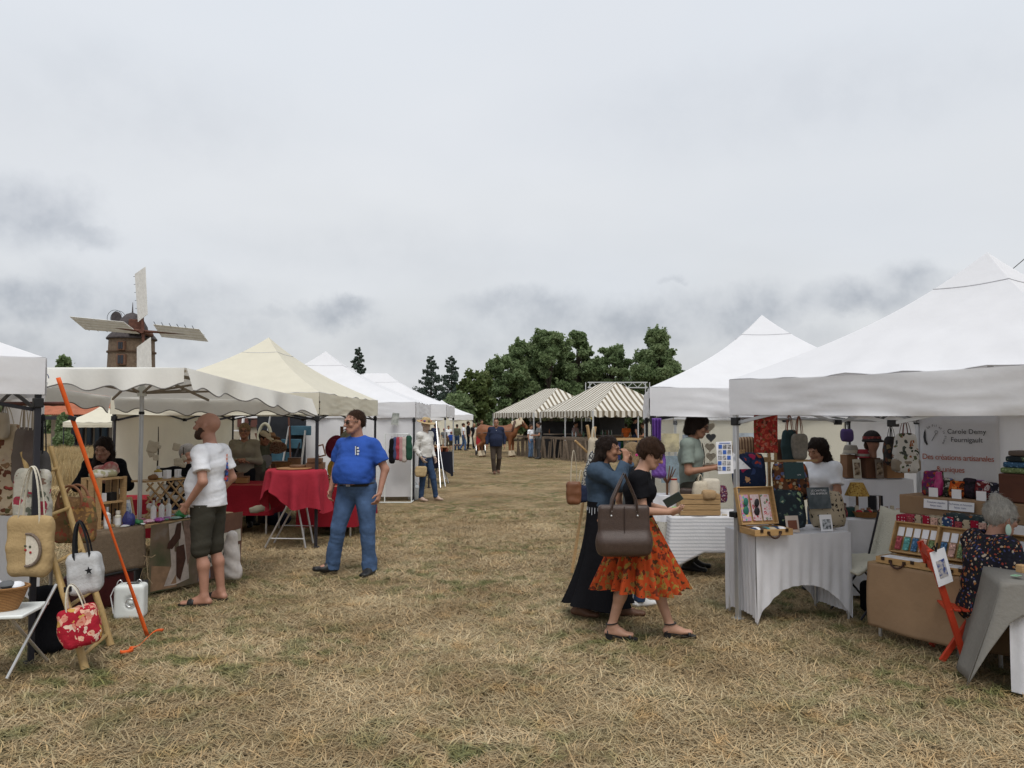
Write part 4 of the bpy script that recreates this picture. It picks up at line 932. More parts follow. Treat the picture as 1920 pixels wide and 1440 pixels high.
        g.disp(lambda X, Y, Z: amp * fold(X * .8, Y * .8, Z * 1.5, sd, 11.0) + amp * .55 * fold(X * .6, Y * .6, Z * 1.8, sd + 3, 21.0) * np.exp(-((Z - .42 * S) / .2) ** 2) + amp * .6 * fold(X * .5, Y * .5, Z * 2, sd + 4, 30.0) * np.exp(-((Z - .12 * S) / .10) ** 2)); g.plane((0, 0, bottom.get('top', 1.06) * S), (0, 0, 1)); g.plane((0, 0, .012), (0, 0, -1))
        g.build(bottom.get('name', 'trousers'), bottom['mat'], t)
    if bottom and bottom.get('kind') == 'skirt':
        zt, zb = bottom.get('top', 1.08) * S, bottom['hem'] * S; rb_ = bottom['r'] * S; np_ = bottom.get('pleats', 18); pa = bottom.get('pa', .03); cx, cy = bottom.get('shift', (0, 0))
        def sk_(u, v):
            a = 2 * math.pi * u; r0x, r0y = .168 * w * S, .135 * w * S; e = v ** bottom.get('curve', .9); rx = r0x + (rb_ - r0x) * e; ry = r0y + (rb_ * bottom.get('ry', .8) - r0y) * e
            rr = 1 + pa * v ** .8 * (math.cos(np_ * a + 1.5 * math.sin(3 * a)) + .5 * math.cos(np_ * .5 * a + 1)) / max(rb_, .2) * .5 + .05 * v * math.sin(2 * a + 1)
            return (J['pel'][0] + cx * v + math.cos(a) * rx * rr, J['pel'][1] + cy * v + math.sin(a) * ry * rr, zt + (zb - zt) * v + .02 * v * math.sin(3 * a + .5) + bottom.get('tilt', 0) * v * math.cos(a))
        MB().sheet(sk_, 160, 30, True).build(bottom.get('name', 'skirt'), bottom['mat'], t, angle=0)
    if shoes:
        for q in 'np':
            f = J['toe' + q]; a = J['ank' + q]; d = f - a; d[2] = 0; d /= np.linalg.norm(d); heel = a - d * .045 * S; s_ = SDF(np.minimum(heel, f) - .09, np.maximum(heel, f) + .12, max(.011, h))
            zf = min(f[2], a[2] - .05 * S) if f[2] < a[2] else f[2]; heel[2] = max(.03, a[2] - .05 * S); l_ = np.cross(d, (0, 0, 1)); tz = V3(f[0], f[1], max(.028, f[2]))
            s_.cap(heel, tz, (.042 * S, .034 * S), (.046 * S, .027 * S), ax=l_, k=.02).cap(a + V3(0, 0, .01), heel * .45 + tz * .55, .050 * S, .044 * S, k=.03)
            if shoes.get('low'): s_.plane((a[0], a[1], a[2] - .005), (0, 0, 1))
            s_.plane((0, 0, .008), (0, 0, -1)).build('shoe', shoes['mat'], t)
    if hair:
        kind = hair['kind']; hh = min(h, .010); hlo, hhi = hc - .30 * hk, hc + .22 * hk
        if kind in ('long', 'mid'): hlo = hlo - V3(.1, .1, hair.get('len', .35) * hk)
        g = SDF(hlo, hhi, hh); th = hair.get('th', .012)
        g.ell(HP(0, .022, .036), ((.076 + th) * hk, (.098 + th) * hk, (.092 + th) * hk), RH, .02)
        if kind == 'short': g.cap(HP(0, .06, .0), HP(0, .075, -.05), .055 * hk, .045 * hk, k=.03)
        if kind in ('bob', 'mid', 'long'):
            for x in (-1, 1): g.cap(HP(x * .068, .02, .03), HP(x * .072, .03, -.075), .034 * hk, .030 * hk, k=.03)
            g.cap(HP(0, .07, .02), HP(0, .075, -.08), .07 * hk, .06 * hk, k=.03)
        if kind in ('long', 'mid'):
            Ln = hair.get('len', .35) * hk; ofs = hair.get('fall', (0, .09, 0))
            for x in (-1, -.35, .35, 1):
                p0 = HP(x * .07, .05, -.06); p1 = V3(hc[0] + x * .085 * hk + ofs[0], hc[1] + ofs[1] * hk - (abs(x) == 1) * hair.get('fore', .0), hc[2] - Ln * (1 - .12 * abs(x))); g.cap(p0, (p0 + p1) / 2 + V3(0, .01, 0), .038 * hk, .042 * hk, k=.03); g.cap((p0 + p1) / 2 + V3(0, .01, 0), p1, .042 * hk, .018 * hk, k=.03)
        if kind == 'bun': g.ell(HP(*hair.get('bun', (0, .075, .10))), .042 * hk, None, .012)
        am = hair.get('amp', .006); g.disp(lambda X, Y, Z: am * fold(X * 2.6, Y * 2.6, Z * .6, 3, 16.0) + am * .5 * fold(X, Y, Z, 8, 40.0))
        g.ell(HP(0, -.112, hair.get('fz', -.035)), (.066 * hk, .088 * hk, hair.get('fh', .100) * hk), RH, .012, 'd')
        if kind == 'short':
            for x in (-1, 1): g.ell(HP(x * .085, -.01, -.035), (.03 * hk, .045 * hk, .045 * hk), RH, .01, 'd')
            g.plane(HP(0, .02, -.075), RH @ V3(0, .35, -1))
        ho = g.build('hair', hair['mat'], t)
        if h < .0099:                       # loose strands soften the outline
            me = ho.data; r = np.random.RandomState(5); nv = len(me.vertices); co = np.zeros(nv * 3); no = np.zeros(nv * 3); me.vertices.foreach_get('co', co); me.vertices.foreach_get('normal', no); co = co.reshape(-1, 3); no = no.reshape(-1, 3); ix = r.randint(0, nv, 1100)
            p = co[ix]; n = no[ix]; out = np.where((n @ np.array([0, 0, 1.0]))[:, None] > -.6, 1, .3); dn = np.array([0, 0, -1.0]) + r.normal(size=(len(ix), 3)) * .45; dn -= n * np.sum(dn * n, 1)[:, None]; dn /= np.linalg.norm(dn, axis=1)[:, None] + 1e-6
            L = r.uniform(.02, .055, len(ix))[:, None] * hk; sd = np.cross(dn, n) * .0013; a = p - n * .002; b = p + dn * L * .5 + n * .006 * out; c = p + dn * L + n * r.uniform(.0, .010, len(ix))[:, None] * out
            V = np.stack([a - sd, a + sd, b - sd, b + sd, c], 1).reshape(-1, 3); k5 = np.arange(len(ix)) * 5; Fq = [[i, i + 1, i + 3, i + 2] for i in k5] + [[i + 2, i + 3, i + 4] for i in k5]
            so = mesh_obj('hair_strands', V, Fq, hair['mat'], t, False, True, 0); so['kind'] = 'stuff'
    if beard:
        g = SDF(hc - .2, hc + .16, min(h, .008)); g.cap(HP(0, -.036, -.03), HP(0, -.054, -.078), .062 * hk, .047 * hk, k=.03).ell(HP(0, -.074, -.098), (.032 * hk, .026 * hk, .026 * hk), RH, .02)
        for x in (-1, 1): g.cap(HP(x * .058, .0, -.03), HP(x * .032, -.057, -.085), .0285 * hk, .025 * hk, k=.03)
        g.ell(HP(0, -.10, .0), (.05 * hk, .06 * hk, .047 * hk), RH, .012, 'd'); g.ell(HP(0, -.105, -.062), (.022 * hk, .03 * hk, .010 * hk), RH, .008, 'd'); g.plane(HP(0, 0, -.020), RH @ V3(0, .3, 1)); g.build('beard', beard, t)
    t_ctx = dict(t=t, J=J, S=S, HP=HP, RH=RH, hk=hk, lo=lo, hi=hi, torso=torso)
    for fn in parts: fn(t_ctx)
    return t_ctx
def P_glasses(mat=None, lens=None, size=1.0, dark=False):
    def f(c):
        HP = c['HP']; g = MB(); m = mat or BLACKP
        for x in (-1, 1):
            pts = [HP(x * .033 + .021 * size * math.cos(a), -.104 + .014 * abs(math.cos(a)) * (1 if x * math.cos(a) > 0 else 0), .006 + .015 * size * math.sin(a)) for a in np.linspace(0, 6.283, 13)]
            fr = MB(); fr.tube(pts, .0022 * c['hk'], 5, False); fo = fr.build('glasses_rim', m, c['t'])
            ln = MB(); ln.add(pts[:-1], [list(range(12))]); ln.build('lens', lens or M('clear_lens', (.5, .5, .5), .1, 0, alpha=.12, spec=.5) if not dark else M('tinted_lens', (.03, .022, .02), .1, 0, spec=.6), c['t'])
            te = MB(); te.tube([HP(x * .054, -.098, .010), HP(x * .083, -.03, .010), HP(x * .084, .02, .006)], .0024 * c['hk'], 5); te.build('glasses_temple', m, c['t'])
        br = MB(); br.tube([HP(-.012, -.106, .009), HP(.012, -.106, .009)], .0022 * c['hk'], 5); br.build('glasses_bridge', m, c['t'])
    return f
def P_belt(mat=None, z=1.035, w=1.0, dy=0):
    def f(c):
        S = c['S']; g = MB(); g.sheet(lambda u, v: (c['J']['pel'][0] + math.cos(u * 6.2832) * .168 * w * S, c['J']['pel'][1] + dy + math.sin(u * 6.2832) * .132 * w * S, (z + .038 * v) * S), 40, 2, True); bo = g.build('belt', mat or LEATHER, c['t'], thick=.006)
        MB().box((c['J']['pel'][0] + .01, c['J']['pel'][1] + dy - .137 * w * S, (z + .018) * S), (.05, .008, .036)).build('buckle', STEEL, bo)
    return f
def P_cap(mat, brim=True):
    def f(c):
        HP, RH, hk = c['HP'], c['RH'], c['hk']; g = SDF(c['J']['hed'] - .2, c['J']['hed'] + .25, .009); g.ell(HP(0, .018, .055), (.092 * hk, .112 * hk, .085 * hk), RH, .01); g.plane(HP(0, 0, .045), RH @ V3(0, 0, -1))
        if brim: g.ell(HP(0, -.125, .046), (.075 * hk, .07 * hk, .009 * hk), RH, .01)
        g.build('cap', mat, c['t'])
    return f

# ---- man in blue t-shirt, standing in the aisle
gp = G(668, 1078)
def blue_extra(c):
    t = c['t']; S = c['S']; J = c['J']
    pr = M('print_white', (.62, .66, .72), .8, .05)
    # little print on the chest
    b_ = c['J']['che']
    for k, (x, z, w_, h_) in enumerate(((.060, .055, .012, .10), (.086, .085, .022, .02), (.09, .052, .026, .02), (.088, .02, .022, .022))):
        MB().box((b_[0] + x + .03, b_[1] - .172 + .12 * (x - .05), b_[2] + z - .01), (w_, .010, h_), .35).build('chest_print', pr, t)
    MB().box((b_[0] + .104, b_[1] - .170, b_[2] + .043), (.013, .010, .105), .35).build('chest_print', BLACKC, t)
bm = person('heavy-set man in royal blue t-shirt, jeans and sunglasses walking in the aisle', (gp.x, gp.y, 0), math.radians(-22), 1.84, .0087, SK_RED, 1.24,
    J=dict(kne_='', ) and {'hipn': (-.10, 0, .93), 'hipp': (.10, 0, .93), 'knen': (-.165, -.10, .505), 'ankn': (-.27, -.06, .105), 'toen': (-.37, -.22, .075), 'knep': (.13, .0, .50), 'ankp': (.135, .06, .085), 'toep': (.165, -.12, .03),
       'shon': (-.195, .01, 1.385), 'shop': (.195, .01, 1.385), 'elbn': (-.29, .03, 1.13), 'wrin': (-.265, -.10, .90), 'elbp': (.31, .06, 1.13), 'wrip': (.30, -.03, .885), 'hed': (-.015, -.035, 1.63), 'nek': (0, .01, 1.46)},
    belly=.115, head=(math.radians(-30), math.radians(4), 0), hs=1.04, top=dict(mat=ROYAL, sleeve=.72, hem=.985, inf=.012, sr=(.074, .090, .05), neck=.078, fold=.010), bottom=dict(mat=D_BLUE, name='jeans', len=1.99, inf=.018, hemr=.078, fold=.012, top=1.09),
    shoes=dict(mat=SHOE), hair=dict(kind='short', mat=H_BROWN, th=.004, fz=-.02, fh=.115, amp=.002), beard=None, parts=(P_glasses(M('bronze_frame', (.06, .035, .025), .35, 0), dark=True), blue_extra, P_belt(M('belt_dark', (.02, .018, .018), .5), .955, 1.26, -.012)),
    hands={'n': dict(curl=.6), 'p': dict(curl=.55)})
# ---- bald man in white t-shirt seen from behind at the soap table
gp = G(388, 1131)
def tee_print(c):
    t = c['t']; J = c['J']; y0 = .118 * c['S']
    pal = [M('print_red', (.45, .05, .04), .8, 0), M('print_blue', (.05, .11, .35), .8, 0), M('print_navy', (.02, .03, .08), .8, 0), M('print_orange', (.6, .2, .12), .8, 0)]
    r = random.Random(4)
    def yb(x, z): return math.sqrt(max(0, 1 - (x / .19) ** 2)) * .132 + .012
    for i, ch in enumerate('LES FOUS'):
        if ch == ' ': continue
    for i in range(9):
        x = -.115 + .012 * (i % 3) * 1.4; z = 1.40 - .035 * (i // 3); MB().box((x, yb(x, z), z), (.006, .006, .026), .6 - x).build('back_print', pal[3], t)
    for i in range(22):
        a = i * .7; x = -.085 + .03 * math.cos(a) * (i / 22) + .012 * math.sin(3 * a); z = 1.245 + (.075 - .008 * i) + .012 * math.sin(a); MB().prism([(.013 * math.cos(q) * (1 + .4 * math.sin(3 * q + i)), .015 * math.sin(q)) for q in np.linspace(0, 6.28, 9)[:-1]], .006, (x, yb(x, z), z), (1, -.6, 0)).build('back_print', pal[[1, 1, 2, 0][i % 4]], t)
bald = person('bald bearded man in white t-shirt and dark shorts with hand in pocket', (gp.x, gp.y, 0), math.radians(-100), 1.80, .0087, SK_RED, 1.04,
    J={'shon': (-.185, .015, 1.395), 'shop': (.185, .015, 1.395), 'elbp': (.265, .10, 1.14), 'wrip': (.235, -.07, .93), 'elbn': (-.26, .08, 1.14), 'wrin': (-.20, -.08, .93), 'knep': (.105, -.01, .50), 'ankp': (.11, .04, .085), 'toep': (.15, -.15, .03), 'knen': (-.105, .0, .5), 'ankn': (-.12, .07, .085), 'toen': (-.17, -.11, .03), 'hed': (0, -.03, 1.635)},
    belly=.055, head=(0.12, math.radians(-5), 0), hs=1.05, top=dict(mat=TEE, sleeve=.66, hem=.90, inf=.013, sr=(.066, .080, .05), flare=.016, fold=.0065, neck=.075), bottom=dict(mat=KHAKI, name='shorts', len=1.0, inf=.020, w=1.04, fold=.006, top=.925),
    beard=H_BEARD, hands={'p': dict(curl=.9), 'n': dict(curl=.9)}, parts=(tee_print,))
for q in 'np':
    J = bald['J']; f = J['toe' + q]; a = J['ank' + q]; d = f - a; d[2] = 0; d /= np.linalg.norm(d); l = np.cross(d, (0, 0, 1)); s = MB(); heel = a - d * .06
    prof = [(-.06, .034), (.0, .036), (.08, .037), (.16, .046), (.21, .04), (.235, .02)]
    poly = [(x, -y) for x, y in prof] + [(x, y) for x, y in prof[::-1]]
    s.prism(poly, .022, a * V3(1, 1, 0) + V3(0, 0, .014), d, l); so = s.build('sandal_sole', BLACKP, bald['t'])
    st = MB(); st.sheet(lambda u, v: tuple(a * V3(1, 1, 0) + d * (.085 + .06 * v) + l * (.046 * math.cos(math.pi * u)) + V3(0, 0, .014 + (.066 - .018 * v) * math.sin(math.pi * u) ** .7)), 14, 3); st.build('sandal_strap', SHOE, so, thick=.005)
# ---- woman with orange skirt, brown bag and phone
gp = G(1212, 1197)
ORSK = cloth('orange_print', (.5, .1, .02), pattern=P_floral((.35, .050, .012), [(.26, .17, .035), (.11, .022, .010), (.06, .03, .012), (.35, .060, .012), (.20, .11, .03)], 21, .52, .18, (.20, .022, .010), .11, 20), vs=20)
def ow_extra(c):
    t = c['t']; J = c['J']; HP = c['HP']
    # sandals with heel
    for q in 'np':
        f = J['toe' + q].copy(); a = J['ank' + q].copy(); d = f - a; d[2] = 0; d /= np.linalg.norm(d); l = np.cross(d, (0, 0, 1)); g0 = a * V3(1, 1, 0)
        sl = MB(); prof = [(-.05, .028), (.0, .03), (.08, .034), (.15, .042), (.19, .035), (.205, .016)]; n = len(prof)
        top_ = []; 
        def zz(x): return .052 if x < .03 else max(.020, .052 - .034 * (x - .03) / .09)
        V = []; Fc = []
        for x, y in prof:
            for sgn in (-1, 1):
                p = g0 + d * x + l * y * sgn; V += [(p[0], p[1], zz(x)), (p[0], p[1], zz(x) - .014)]
        for i in range(n - 1):
            o = 4 * i; e = o + 4; Fc += [[o, o + 2, e + 2, e], [o + 1, e + 1, e + 3, o + 3], [o, e, e + 1, o + 1], [o + 2, o + 3, e + 3, e + 2]]
        sl.add(V, Fc); so = sl.build('sandal_sole', BLACKP, t); MB().box(g0 - d * .022 + V3(0, 0, .02), (.05, .05, .04), math.atan2(d[1], d[0])).build('heel', BLACKP, so)
        for z_, r_, x0 in ((a[2] + .022, .042, 0.0),):
            MB().tube([g0 + d * (x0 + r_ * math.cos(q_)) + l * r_ * math.sin(q_) + V3(0, 0, z_ + .006 * math.cos(q_)) for q_ in np.linspace(0, 6.283, 17)], .009, 5, False, .5).build('ankle_strap', SHOE, so)
        MB().sheet(lambda u, v: tuple(g0 + d * (.135 + .022 * v) + l * (.047 * math.cos(math.pi * u)) + V3(0, 0, .014 + .046 * math.sin(math.pi * u) ** .7)), 12, 2).build('toe_strap', SHOE, so, thick=.004)
        MB().tube([g0 - d * .03 + l * .03 + V3(0, 0, .05), g0 - d * .035 + V3(0, 0, a[2] + .02)], .008, 5).build('heel_strap', SHOE, so)
    # scarf-like bag straps and shoulder
ow = person('woman with short dark hair, black top and flared orange print skirt looking at a phone', (gp.x - .06, gp.y, 0), math.radians(83), 1.60, .0087, SK_FAIR, .98,
    J={'hed': (0, -.115, 1.605), 'nek': (0, -.025, 1.45), 'che': (0, .0, 1.29), 'shon': (-.165, .0, 1.405), 'elbn': (-.20, -.035, 1.13), 'wrin': (-.115, -.255, 1.115), 'shop': (.165, -.01, 1.405), 'elbp': (.205, -.06, 1.14), 'wrip': (.06, -.27, 1.11),
       'hipn': (-.085, .02, .93), 'knen': (-.07, .10, .50), 'ankn': (-.06, .235, .115), 'toen': (-.075, .065, .05), 'hipp': (.085, 0, .93), 'knep': (.08, -.16, .51), 'ankp': (.06, -.275, .10), 'toep': (.075, -.45, .05)},
    chest=1.0, head=(math.radians(-3), math.radians(24), 0), top=dict(mat=BLACKC, sleeve=.62, hem=.97, inf=.010, sr=(.07, .066, .04), neck=.10), bottom=dict(kind='skirt', mat=ORSK, hem=.43, r=.27, ry=1.42, pleats=22, pa=.085, top=1.06, curve=.95),
    hair=dict(kind='short', mat=H_BROWN, th=.026, fz=-.04, fh=.088, amp=.010), parts=(P_glasses(), ow_extra), hands={'n': dict(d=(.25, -1, .15), n=(.9, 0, .6), curl=.5), 'p': dict(d=(-.3, -1, .1), n=(-.5, 0, 1), curl=.35)})
# ---- woman in denim jacket and long black skirt
gp = G(1128, 1156)
dw = person('woman with long dark hair in denim jacket and long black dress drinking', (gp.x, gp.y, 0), math.radians(74), 1.63, .0087, SK_TAN, .98,
    J={'hed': (0, -.075, 1.59), 'nek': (0, .0, 1.44), 'shon': (-.165, .02, 1.39), 'elbn': (-.20, -.20, 1.28), 'wrin': (-.11, -.255, 1.50), 'shop': (.165, .02, 1.39), 'elbp': (.20, -.16, 1.24), 'wrip': (.07, -.27, 1.48),
       'knen': (-.08, .05, .50), 'ankn': (-.07, .21, .10), 'toen': (-.09, .03, .035), 'knep': (.09, -.13, .5), 'ankp': (.08, -.20, .085), 'toep': (.11, -.38, .03)},
    chest=.9, head=(0, math.radians(8), 0), top=dict(mat=D_JACKET, name='denim_jacket', sleeve=1.9, hem=1.04, inf=.020, sr=(.074, .068, .047), fold=.009, neck=.07), bottom=dict(kind='skirt', mat=BLACKC, hem=.13, r=.30, ry=1.15, pleats=9, pa=.06, top=1.10, curve=2.1, shift=(0, .03)),
    hair=dict(kind='long', mat=H_DARK, len=.30, fall=(0, .17, 0), th=.014, amp=.013), hands={'n': dict(d=(.25, .1, 1), n=(.6, .6, 0), curl=.8), 'p': dict(d=(-.25, .1, 1), n=(-.6, .6, 0), curl=.8)}, shoes=dict(mat=BROWNSHOE, low=True))
fr = MB()
for i in range(26):
    a = 2 * math.pi * i / 26; x, y = math.cos(a) * .158, math.sin(a) * .122; fr.tube([(x, y, .975), (x * 1.03, y * 1.03, .93 + .02 * math.sin(i * 5))], .003, 4)
o = fr.build('frayed_hem', M('frayed_white', (.5, .52, .55), .9, 0), dw['t']); o['kind'] = 'stuff'
# ---- girl with pink hair clip behind the orange skirt woman
g = person('girl with brown ponytail and pink hair clip half hidden behind the woman with phone', (W(1188, 860, 7.35).x, 7.35, 0), math.radians(120), 1.52, .012, SK_FAIR, .85, top=dict(mat=GREYC, sleeve=.6, hem=.92), bottom=dict(mat=D_DARK), shoes=dict(mat=WHITESHOE), hair=dict(kind='mid', mat=H_BLOND, len=.2, th=.012))
cl = MB(); cl.ball(g['HP'](-.075, .035, .02), (.02, .02, .03)); cl.ball(g['HP'](-.085, .04, -.012), (.018, .018, .02)); cl.ball(g['HP'](-.085, .03, .045), (.018, .018, .02)); cl.build('hair_clip', M('pink_plastic', (.72, .03, .25), .3, 0), g['t'])
# ---- seller with long dark hair in black behind the soap table
gp = W(196, 900, 8.5)
sw = person('seller with long dark hair in black top behind the soap table', (gp.x, 8.5, 0), math.radians(18), 1.60, .0098, SK_DARK, 1.0,
    J={'hed': (0, -.12, 1.555), 'nek': (0, -.06, 1.41), 'che': (0, -.03, 1.26), 'shon': (-.165, -.04, 1.37), 'shop': (.165, -.04, 1.37), 'elbn': (-.27, -.10, 1.12), 'wrin': (-.06, -.28, 1.20), 'elbp': (.27, -.10, 1.12), 'wrip': (.05, -.29, 1.19)}, chest=1.0,
    head=(math.radians(-10), math.radians(12), .05), hs=1.06, top=dict(mat=BLACKC, sleeve=1.75, hem=.9, inf=.014, neck=.09, vneck=.10), bottom=dict(mat=BLACKC), shoes=dict(mat=SHOE), hair=dict(kind='long', mat=H_DARK, len=.36, fall=(0, -.02, 0), fore=.07, th=.016, amp=.012), hands={'n': dict(d=(1, -.2, .1), n=(0, .2, 1), curl=.5), 'p': dict(d=(-1, -.2, .1), n=(0, .2, 1), curl=.5)})
# ---- grey-haired man sitting behind
person('grey-haired man in dark shirt seated behind the soap table', (W(352, 900, 9.5).x, 9.5, -.30), math.radians(55), 1.72, .010, SK_RED, 1.05, J={'knen': (-.12, -.40, .52), 'ankn': (-.12, -.38, .30), 'toen': (-.14, -.55, .31), 'knep': (.12, -.40, .52), 'ankp': (.12, -.38, .30), 'toep': (.14, -.55, .31), 'wrin': (-.15, -.3, 1.0), 'wrip': (.15, -.3, 1.0)}, head=(.1, .1, 0), hs=1.05,
       top=dict(mat=BLACKC, sleeve=1.9, hem=.9), bottom=dict(mat=NAVY, len=1.9), hair=dict(kind='short', mat=H_GREY, th=.012))
# ---- red stall people
person('woman with cropped fair hair and glasses in grey-green jacket, arms crossed', (W(457, 900, 12.6).x, 12.6, 0), math.radians(10), 1.66, .010, SK_TAN, 1.02, J={'elbn': (-.26, -.06, 1.12), 'wrin': (-.02, -.20, 1.13), 'elbp': (.26, -.06, 1.12), 'wrip': (.02, -.22, 1.16)}, chest=.9, hs=1.05,
       top=dict(mat=TAUPE, name='jacket', sleeve=1.9, hem=.80, inf=.022, vneck=.18, neck=.085), bottom=dict(mat=BLACKC), shoes=dict(mat=SHOE), hair=dict(kind='short', mat=H_BLOND, th=.018, amp=.006), parts=(P_glasses(),), hands={'n': dict(d=(1, 0, .1)), 'p': dict(d=(-1, 0, .1))})
person('man in pale cap bending over the red stall', (W(484, 900, 12.9).x, 12.9, 0), math.radians(60), 1.62, .012, SK_TAN, .95, J={'hed': (0, -.16, 1.55), 'nek': (0, -.06, 1.42)}, head=(0, .4, 0), top=dict(mat=OLIVE, sleeve=.6), bottom=dict(mat=BROWNC), shoes=dict(mat=SHOE), hair=dict(kind='short', mat=H_DARK, th=.014), parts=(P_cap(cloth('cap_beige', (.45, .40, .30))),))
# ---- man in green shirt at the second right tent
gp = W(1296, 900, 9.05)
gm = person('man with dark bobbed hair in sage green t-shirt with shoulder strap', (gp.x, 9.05, 0), math.radians(66), 1.80, .0098, SK_TAN, 1.06, J={'hed': (0, -.085, 1.625), 'nek': (0, -.01, 1.46), 'elbn': (-.255, -.02, 1.12), 'wrin': (-.10, -.28, 1.16), 'elbp': (.245, -.05, 1.12), 'wrip': (.06, -.29, 1.17)}, head=(.1, math.radians(20), 0), hs=1.08,
    top=dict(mat=SAGE, sleeve=.72, hem=.86, inf=.018, sr=(.066, .074, .05)), bottom=dict(mat=KHAKI), shoes=dict(mat=SHOE), hair=dict(kind='bob', mat=H_DARK, th=.018, amp=.006), parts=(P_glasses(),), hands={'n': dict(d=(.4, -1, .2), n=(.8, .2, .4), curl=.7), 'p': dict(d=(-.4, -1, .2), n=(-.8, .2, .4), curl=.7)})
st = MB(); st.sheet(lambda u, v: tuple(Vector((-.17 + .34 * u, -.10 - .055 * math.sin(math.pi * u) + (.02 if u < .1 else 0), 1.02 + .42 * u)) + Vector((0, 0, .03 * v))), 16, 1); st.build('bag_strap', BLACKC, gm['t'], thick=.006)
sb = SDF((-.42, -.16, .70), (-.12, .14, 1.02), .01); sb.rbox((-.25, -.02, .88), (.055, .10, .085), .03).build('shoulder_bag', LEATHER, gm['t'])
# ---- seller in white tee, near right tent
gp = W(1541, 880, 7.9)
person('seller with long dark wavy hair in white t-shirt behind the cushions', (gp.x, 7.9, 0), math.radians(-62), 1.56, .0098, SK_TAN, .98, J={'hed': (0, -.07, 1.60), 'elbn': (-.25, -.05, 1.15), 'wrin': (-.2, -.25, 1.08), 'elbp': (.25, -.05, 1.15), 'wrip': (.2, -.25, 1.08)}, head=(0, .3, 0), hs=1.06, chest=.9,
       top=dict(mat=TEE, sleeve=.7, hem=.88, inf=.016, sr=(.066, .075, .05)), bottom=dict(mat=D_DARK), shoes=dict(mat=SHOE), hair=dict(kind='long', mat=H_DARK, len=.22, fall=(0, .06, 0), th=.022, amp=.014))
# ---- grey-haired woman sitting on the red chair
gp = G(1800, 1225)
DOTS = cloth('dark_floral', (.02, .02, .03), pattern=P_floral((.016, .015, .022), [(.32, .06, .04), (.45, .36, .27), (.05, .06, .16), (.02, .02, .03), (.35, .15, .05), (.02, .03, .02)], 46, .42, 0, None, .03, 40))
SIT = Vector((3.40, 5.60, -.50))
gl = person('woman with white hair in a bun and dark floral dress sitting on the red chair', SIT, math.radians(92), 1.68, .0095, SK_RED, 1.12,
    J={'hed': (0, -.15, 1.60), 'nek': (0, -.08, 1.45), 'che': (0, -.05, 1.28), 'shon': (-.185, -.06, 1.40), 'shop': (.185, -.06, 1.40), 'elbn': (-.25, -.10, 1.14), 'wrin': (-.13, -.34, 1.12), 'elbp': (.25, -.12, 1.14), 'wrip': (.1, -.36, 1.12),
       'knen': (-.12, -.46, .95), 'ankn': (-.12, -.44, .60), 'toen': (-.13, -.6, .545), 'knep': (.12, -.46, .95), 'ankp': (.12, -.44, .60), 'toep': (.13, -.6, .545)}, chest=1.1, belly=.05, head=(0.05, math.radians(14), 0), hs=1.05,
    top=dict(mat=DOTS, name='dress', sleeve=1.25, hem=.86, inf=.028, sr=(.088, .085, .07), fold=.009, neck=.085), bottom=dict(mat=DOTS, name='dress_skirt', len=1.9, inf=.05, hemr=.12), hair=dict(kind='bun', mat=H_WHITE, th=.016, amp=.007, bun=(0, .075, .125)), parts=(P_glasses(),), eyes=True)
for x in (-1, 1): MB().ball(gl['HP'](x * .088, .0, -.075), (.008, .022, .042), 10, 8).build('earring', M('mint_earring', (.45, .62, .52), .3, 0), gl['t'])
# ---- man in dark padded vest walking up the aisle
gp = G(930, 889)
def vest_zip(c):
    S = c['S']; MB().sheet(lambda u, v: ((.012 * u - .006) , -.150 * S + .02 * v - .03 * math.sin(v * 3.1), (.93 + .47 * v) * S), 2, 12).build('zip', STEEL, c['t'], thick=.004)
person('man in navy padded jacket and brown trousers walking towards the camera', (gp.x, gp.y, 0), math.radians(4), 1.76, .014, SK_TAN, 1.12, J={'knen': (-.09, -.06, .5), 'ankn': (-.05, .0, .10), 'toen': (-.05, -.19, .04), 'knep': (.10, .0, .52), 'ankp': (.07, .20, .16), 'toep': (.09, .05, .05), 'elbn': (-.27, .05, 1.14), 'elbp': (.27, .08, 1.14), 'wrin': (-.29, -.06, .90), 'wrip': (.27, .0, .90)},
       top=dict(mat=NAVY, name='jacket', sleeve=1.85, hem=.88, inf=.032, vneck=.1), bottom=dict(mat=BROWNC, hemr=.07), shoes=dict(mat=BROWNSHOE), hair=dict(kind='short', mat=H_BROWN, th=.006, fz=-.02, fh=.115), belly=.04, parts=(P_glasses(), vest_zip))
# ---- people at the horse, in the marquee and in the far crowd
def far(label, px, Y, H, rz, top, bottom, sk=SK_TAN, hair=None, w=1.0, J=None, parts=(), sleeve=.6, z=0.0, shoes=True, hk='short', h=.022, blen=1.96):
    return person(label, (W(px, 800, Y).x, Y, z), math.radians(rz), H, h, sk, w, J=J, top=dict(mat=top, sleeve=sleeve, hem=.92, inf=.016), bottom=dict(mat=bottom, len=blen, inf=.014), hair=hair and dict(kind=hk, mat=hair, th=.014, len=.25), shoes=dict(mat=SHOE) if shoes else None, eyes=False, parts=parts)
step = {'knen': (-.09, -.12, .5), 'ankn': (-.08, -.10, .085), 'toen': (-.09, -.3, .03), 'ankp': (.1, .22, .13), 'toep': (.11, .06, .04)}
hold = {'elbn': (-.25, -.06, 1.13), 'wrin': (-.16, -.30, 1.12), 'elbp': (.25, -.06, 1.13), 'wrip': (.14, -.30, 1.12)}
far('horse handler in grey t-shirt and long dark apron facing the horse', 1010, 34, 1.62, -75, GREYC, cloth('apron', (.06, .058, .058)), hair=H_DARK, w=1.15, J=hold)
far('man in jeans leaning at the fence beside the horse head', 995, 35, 1.50, 60, TEE, denim('light', (.10, .16, .26)), hair=H_BROWN)
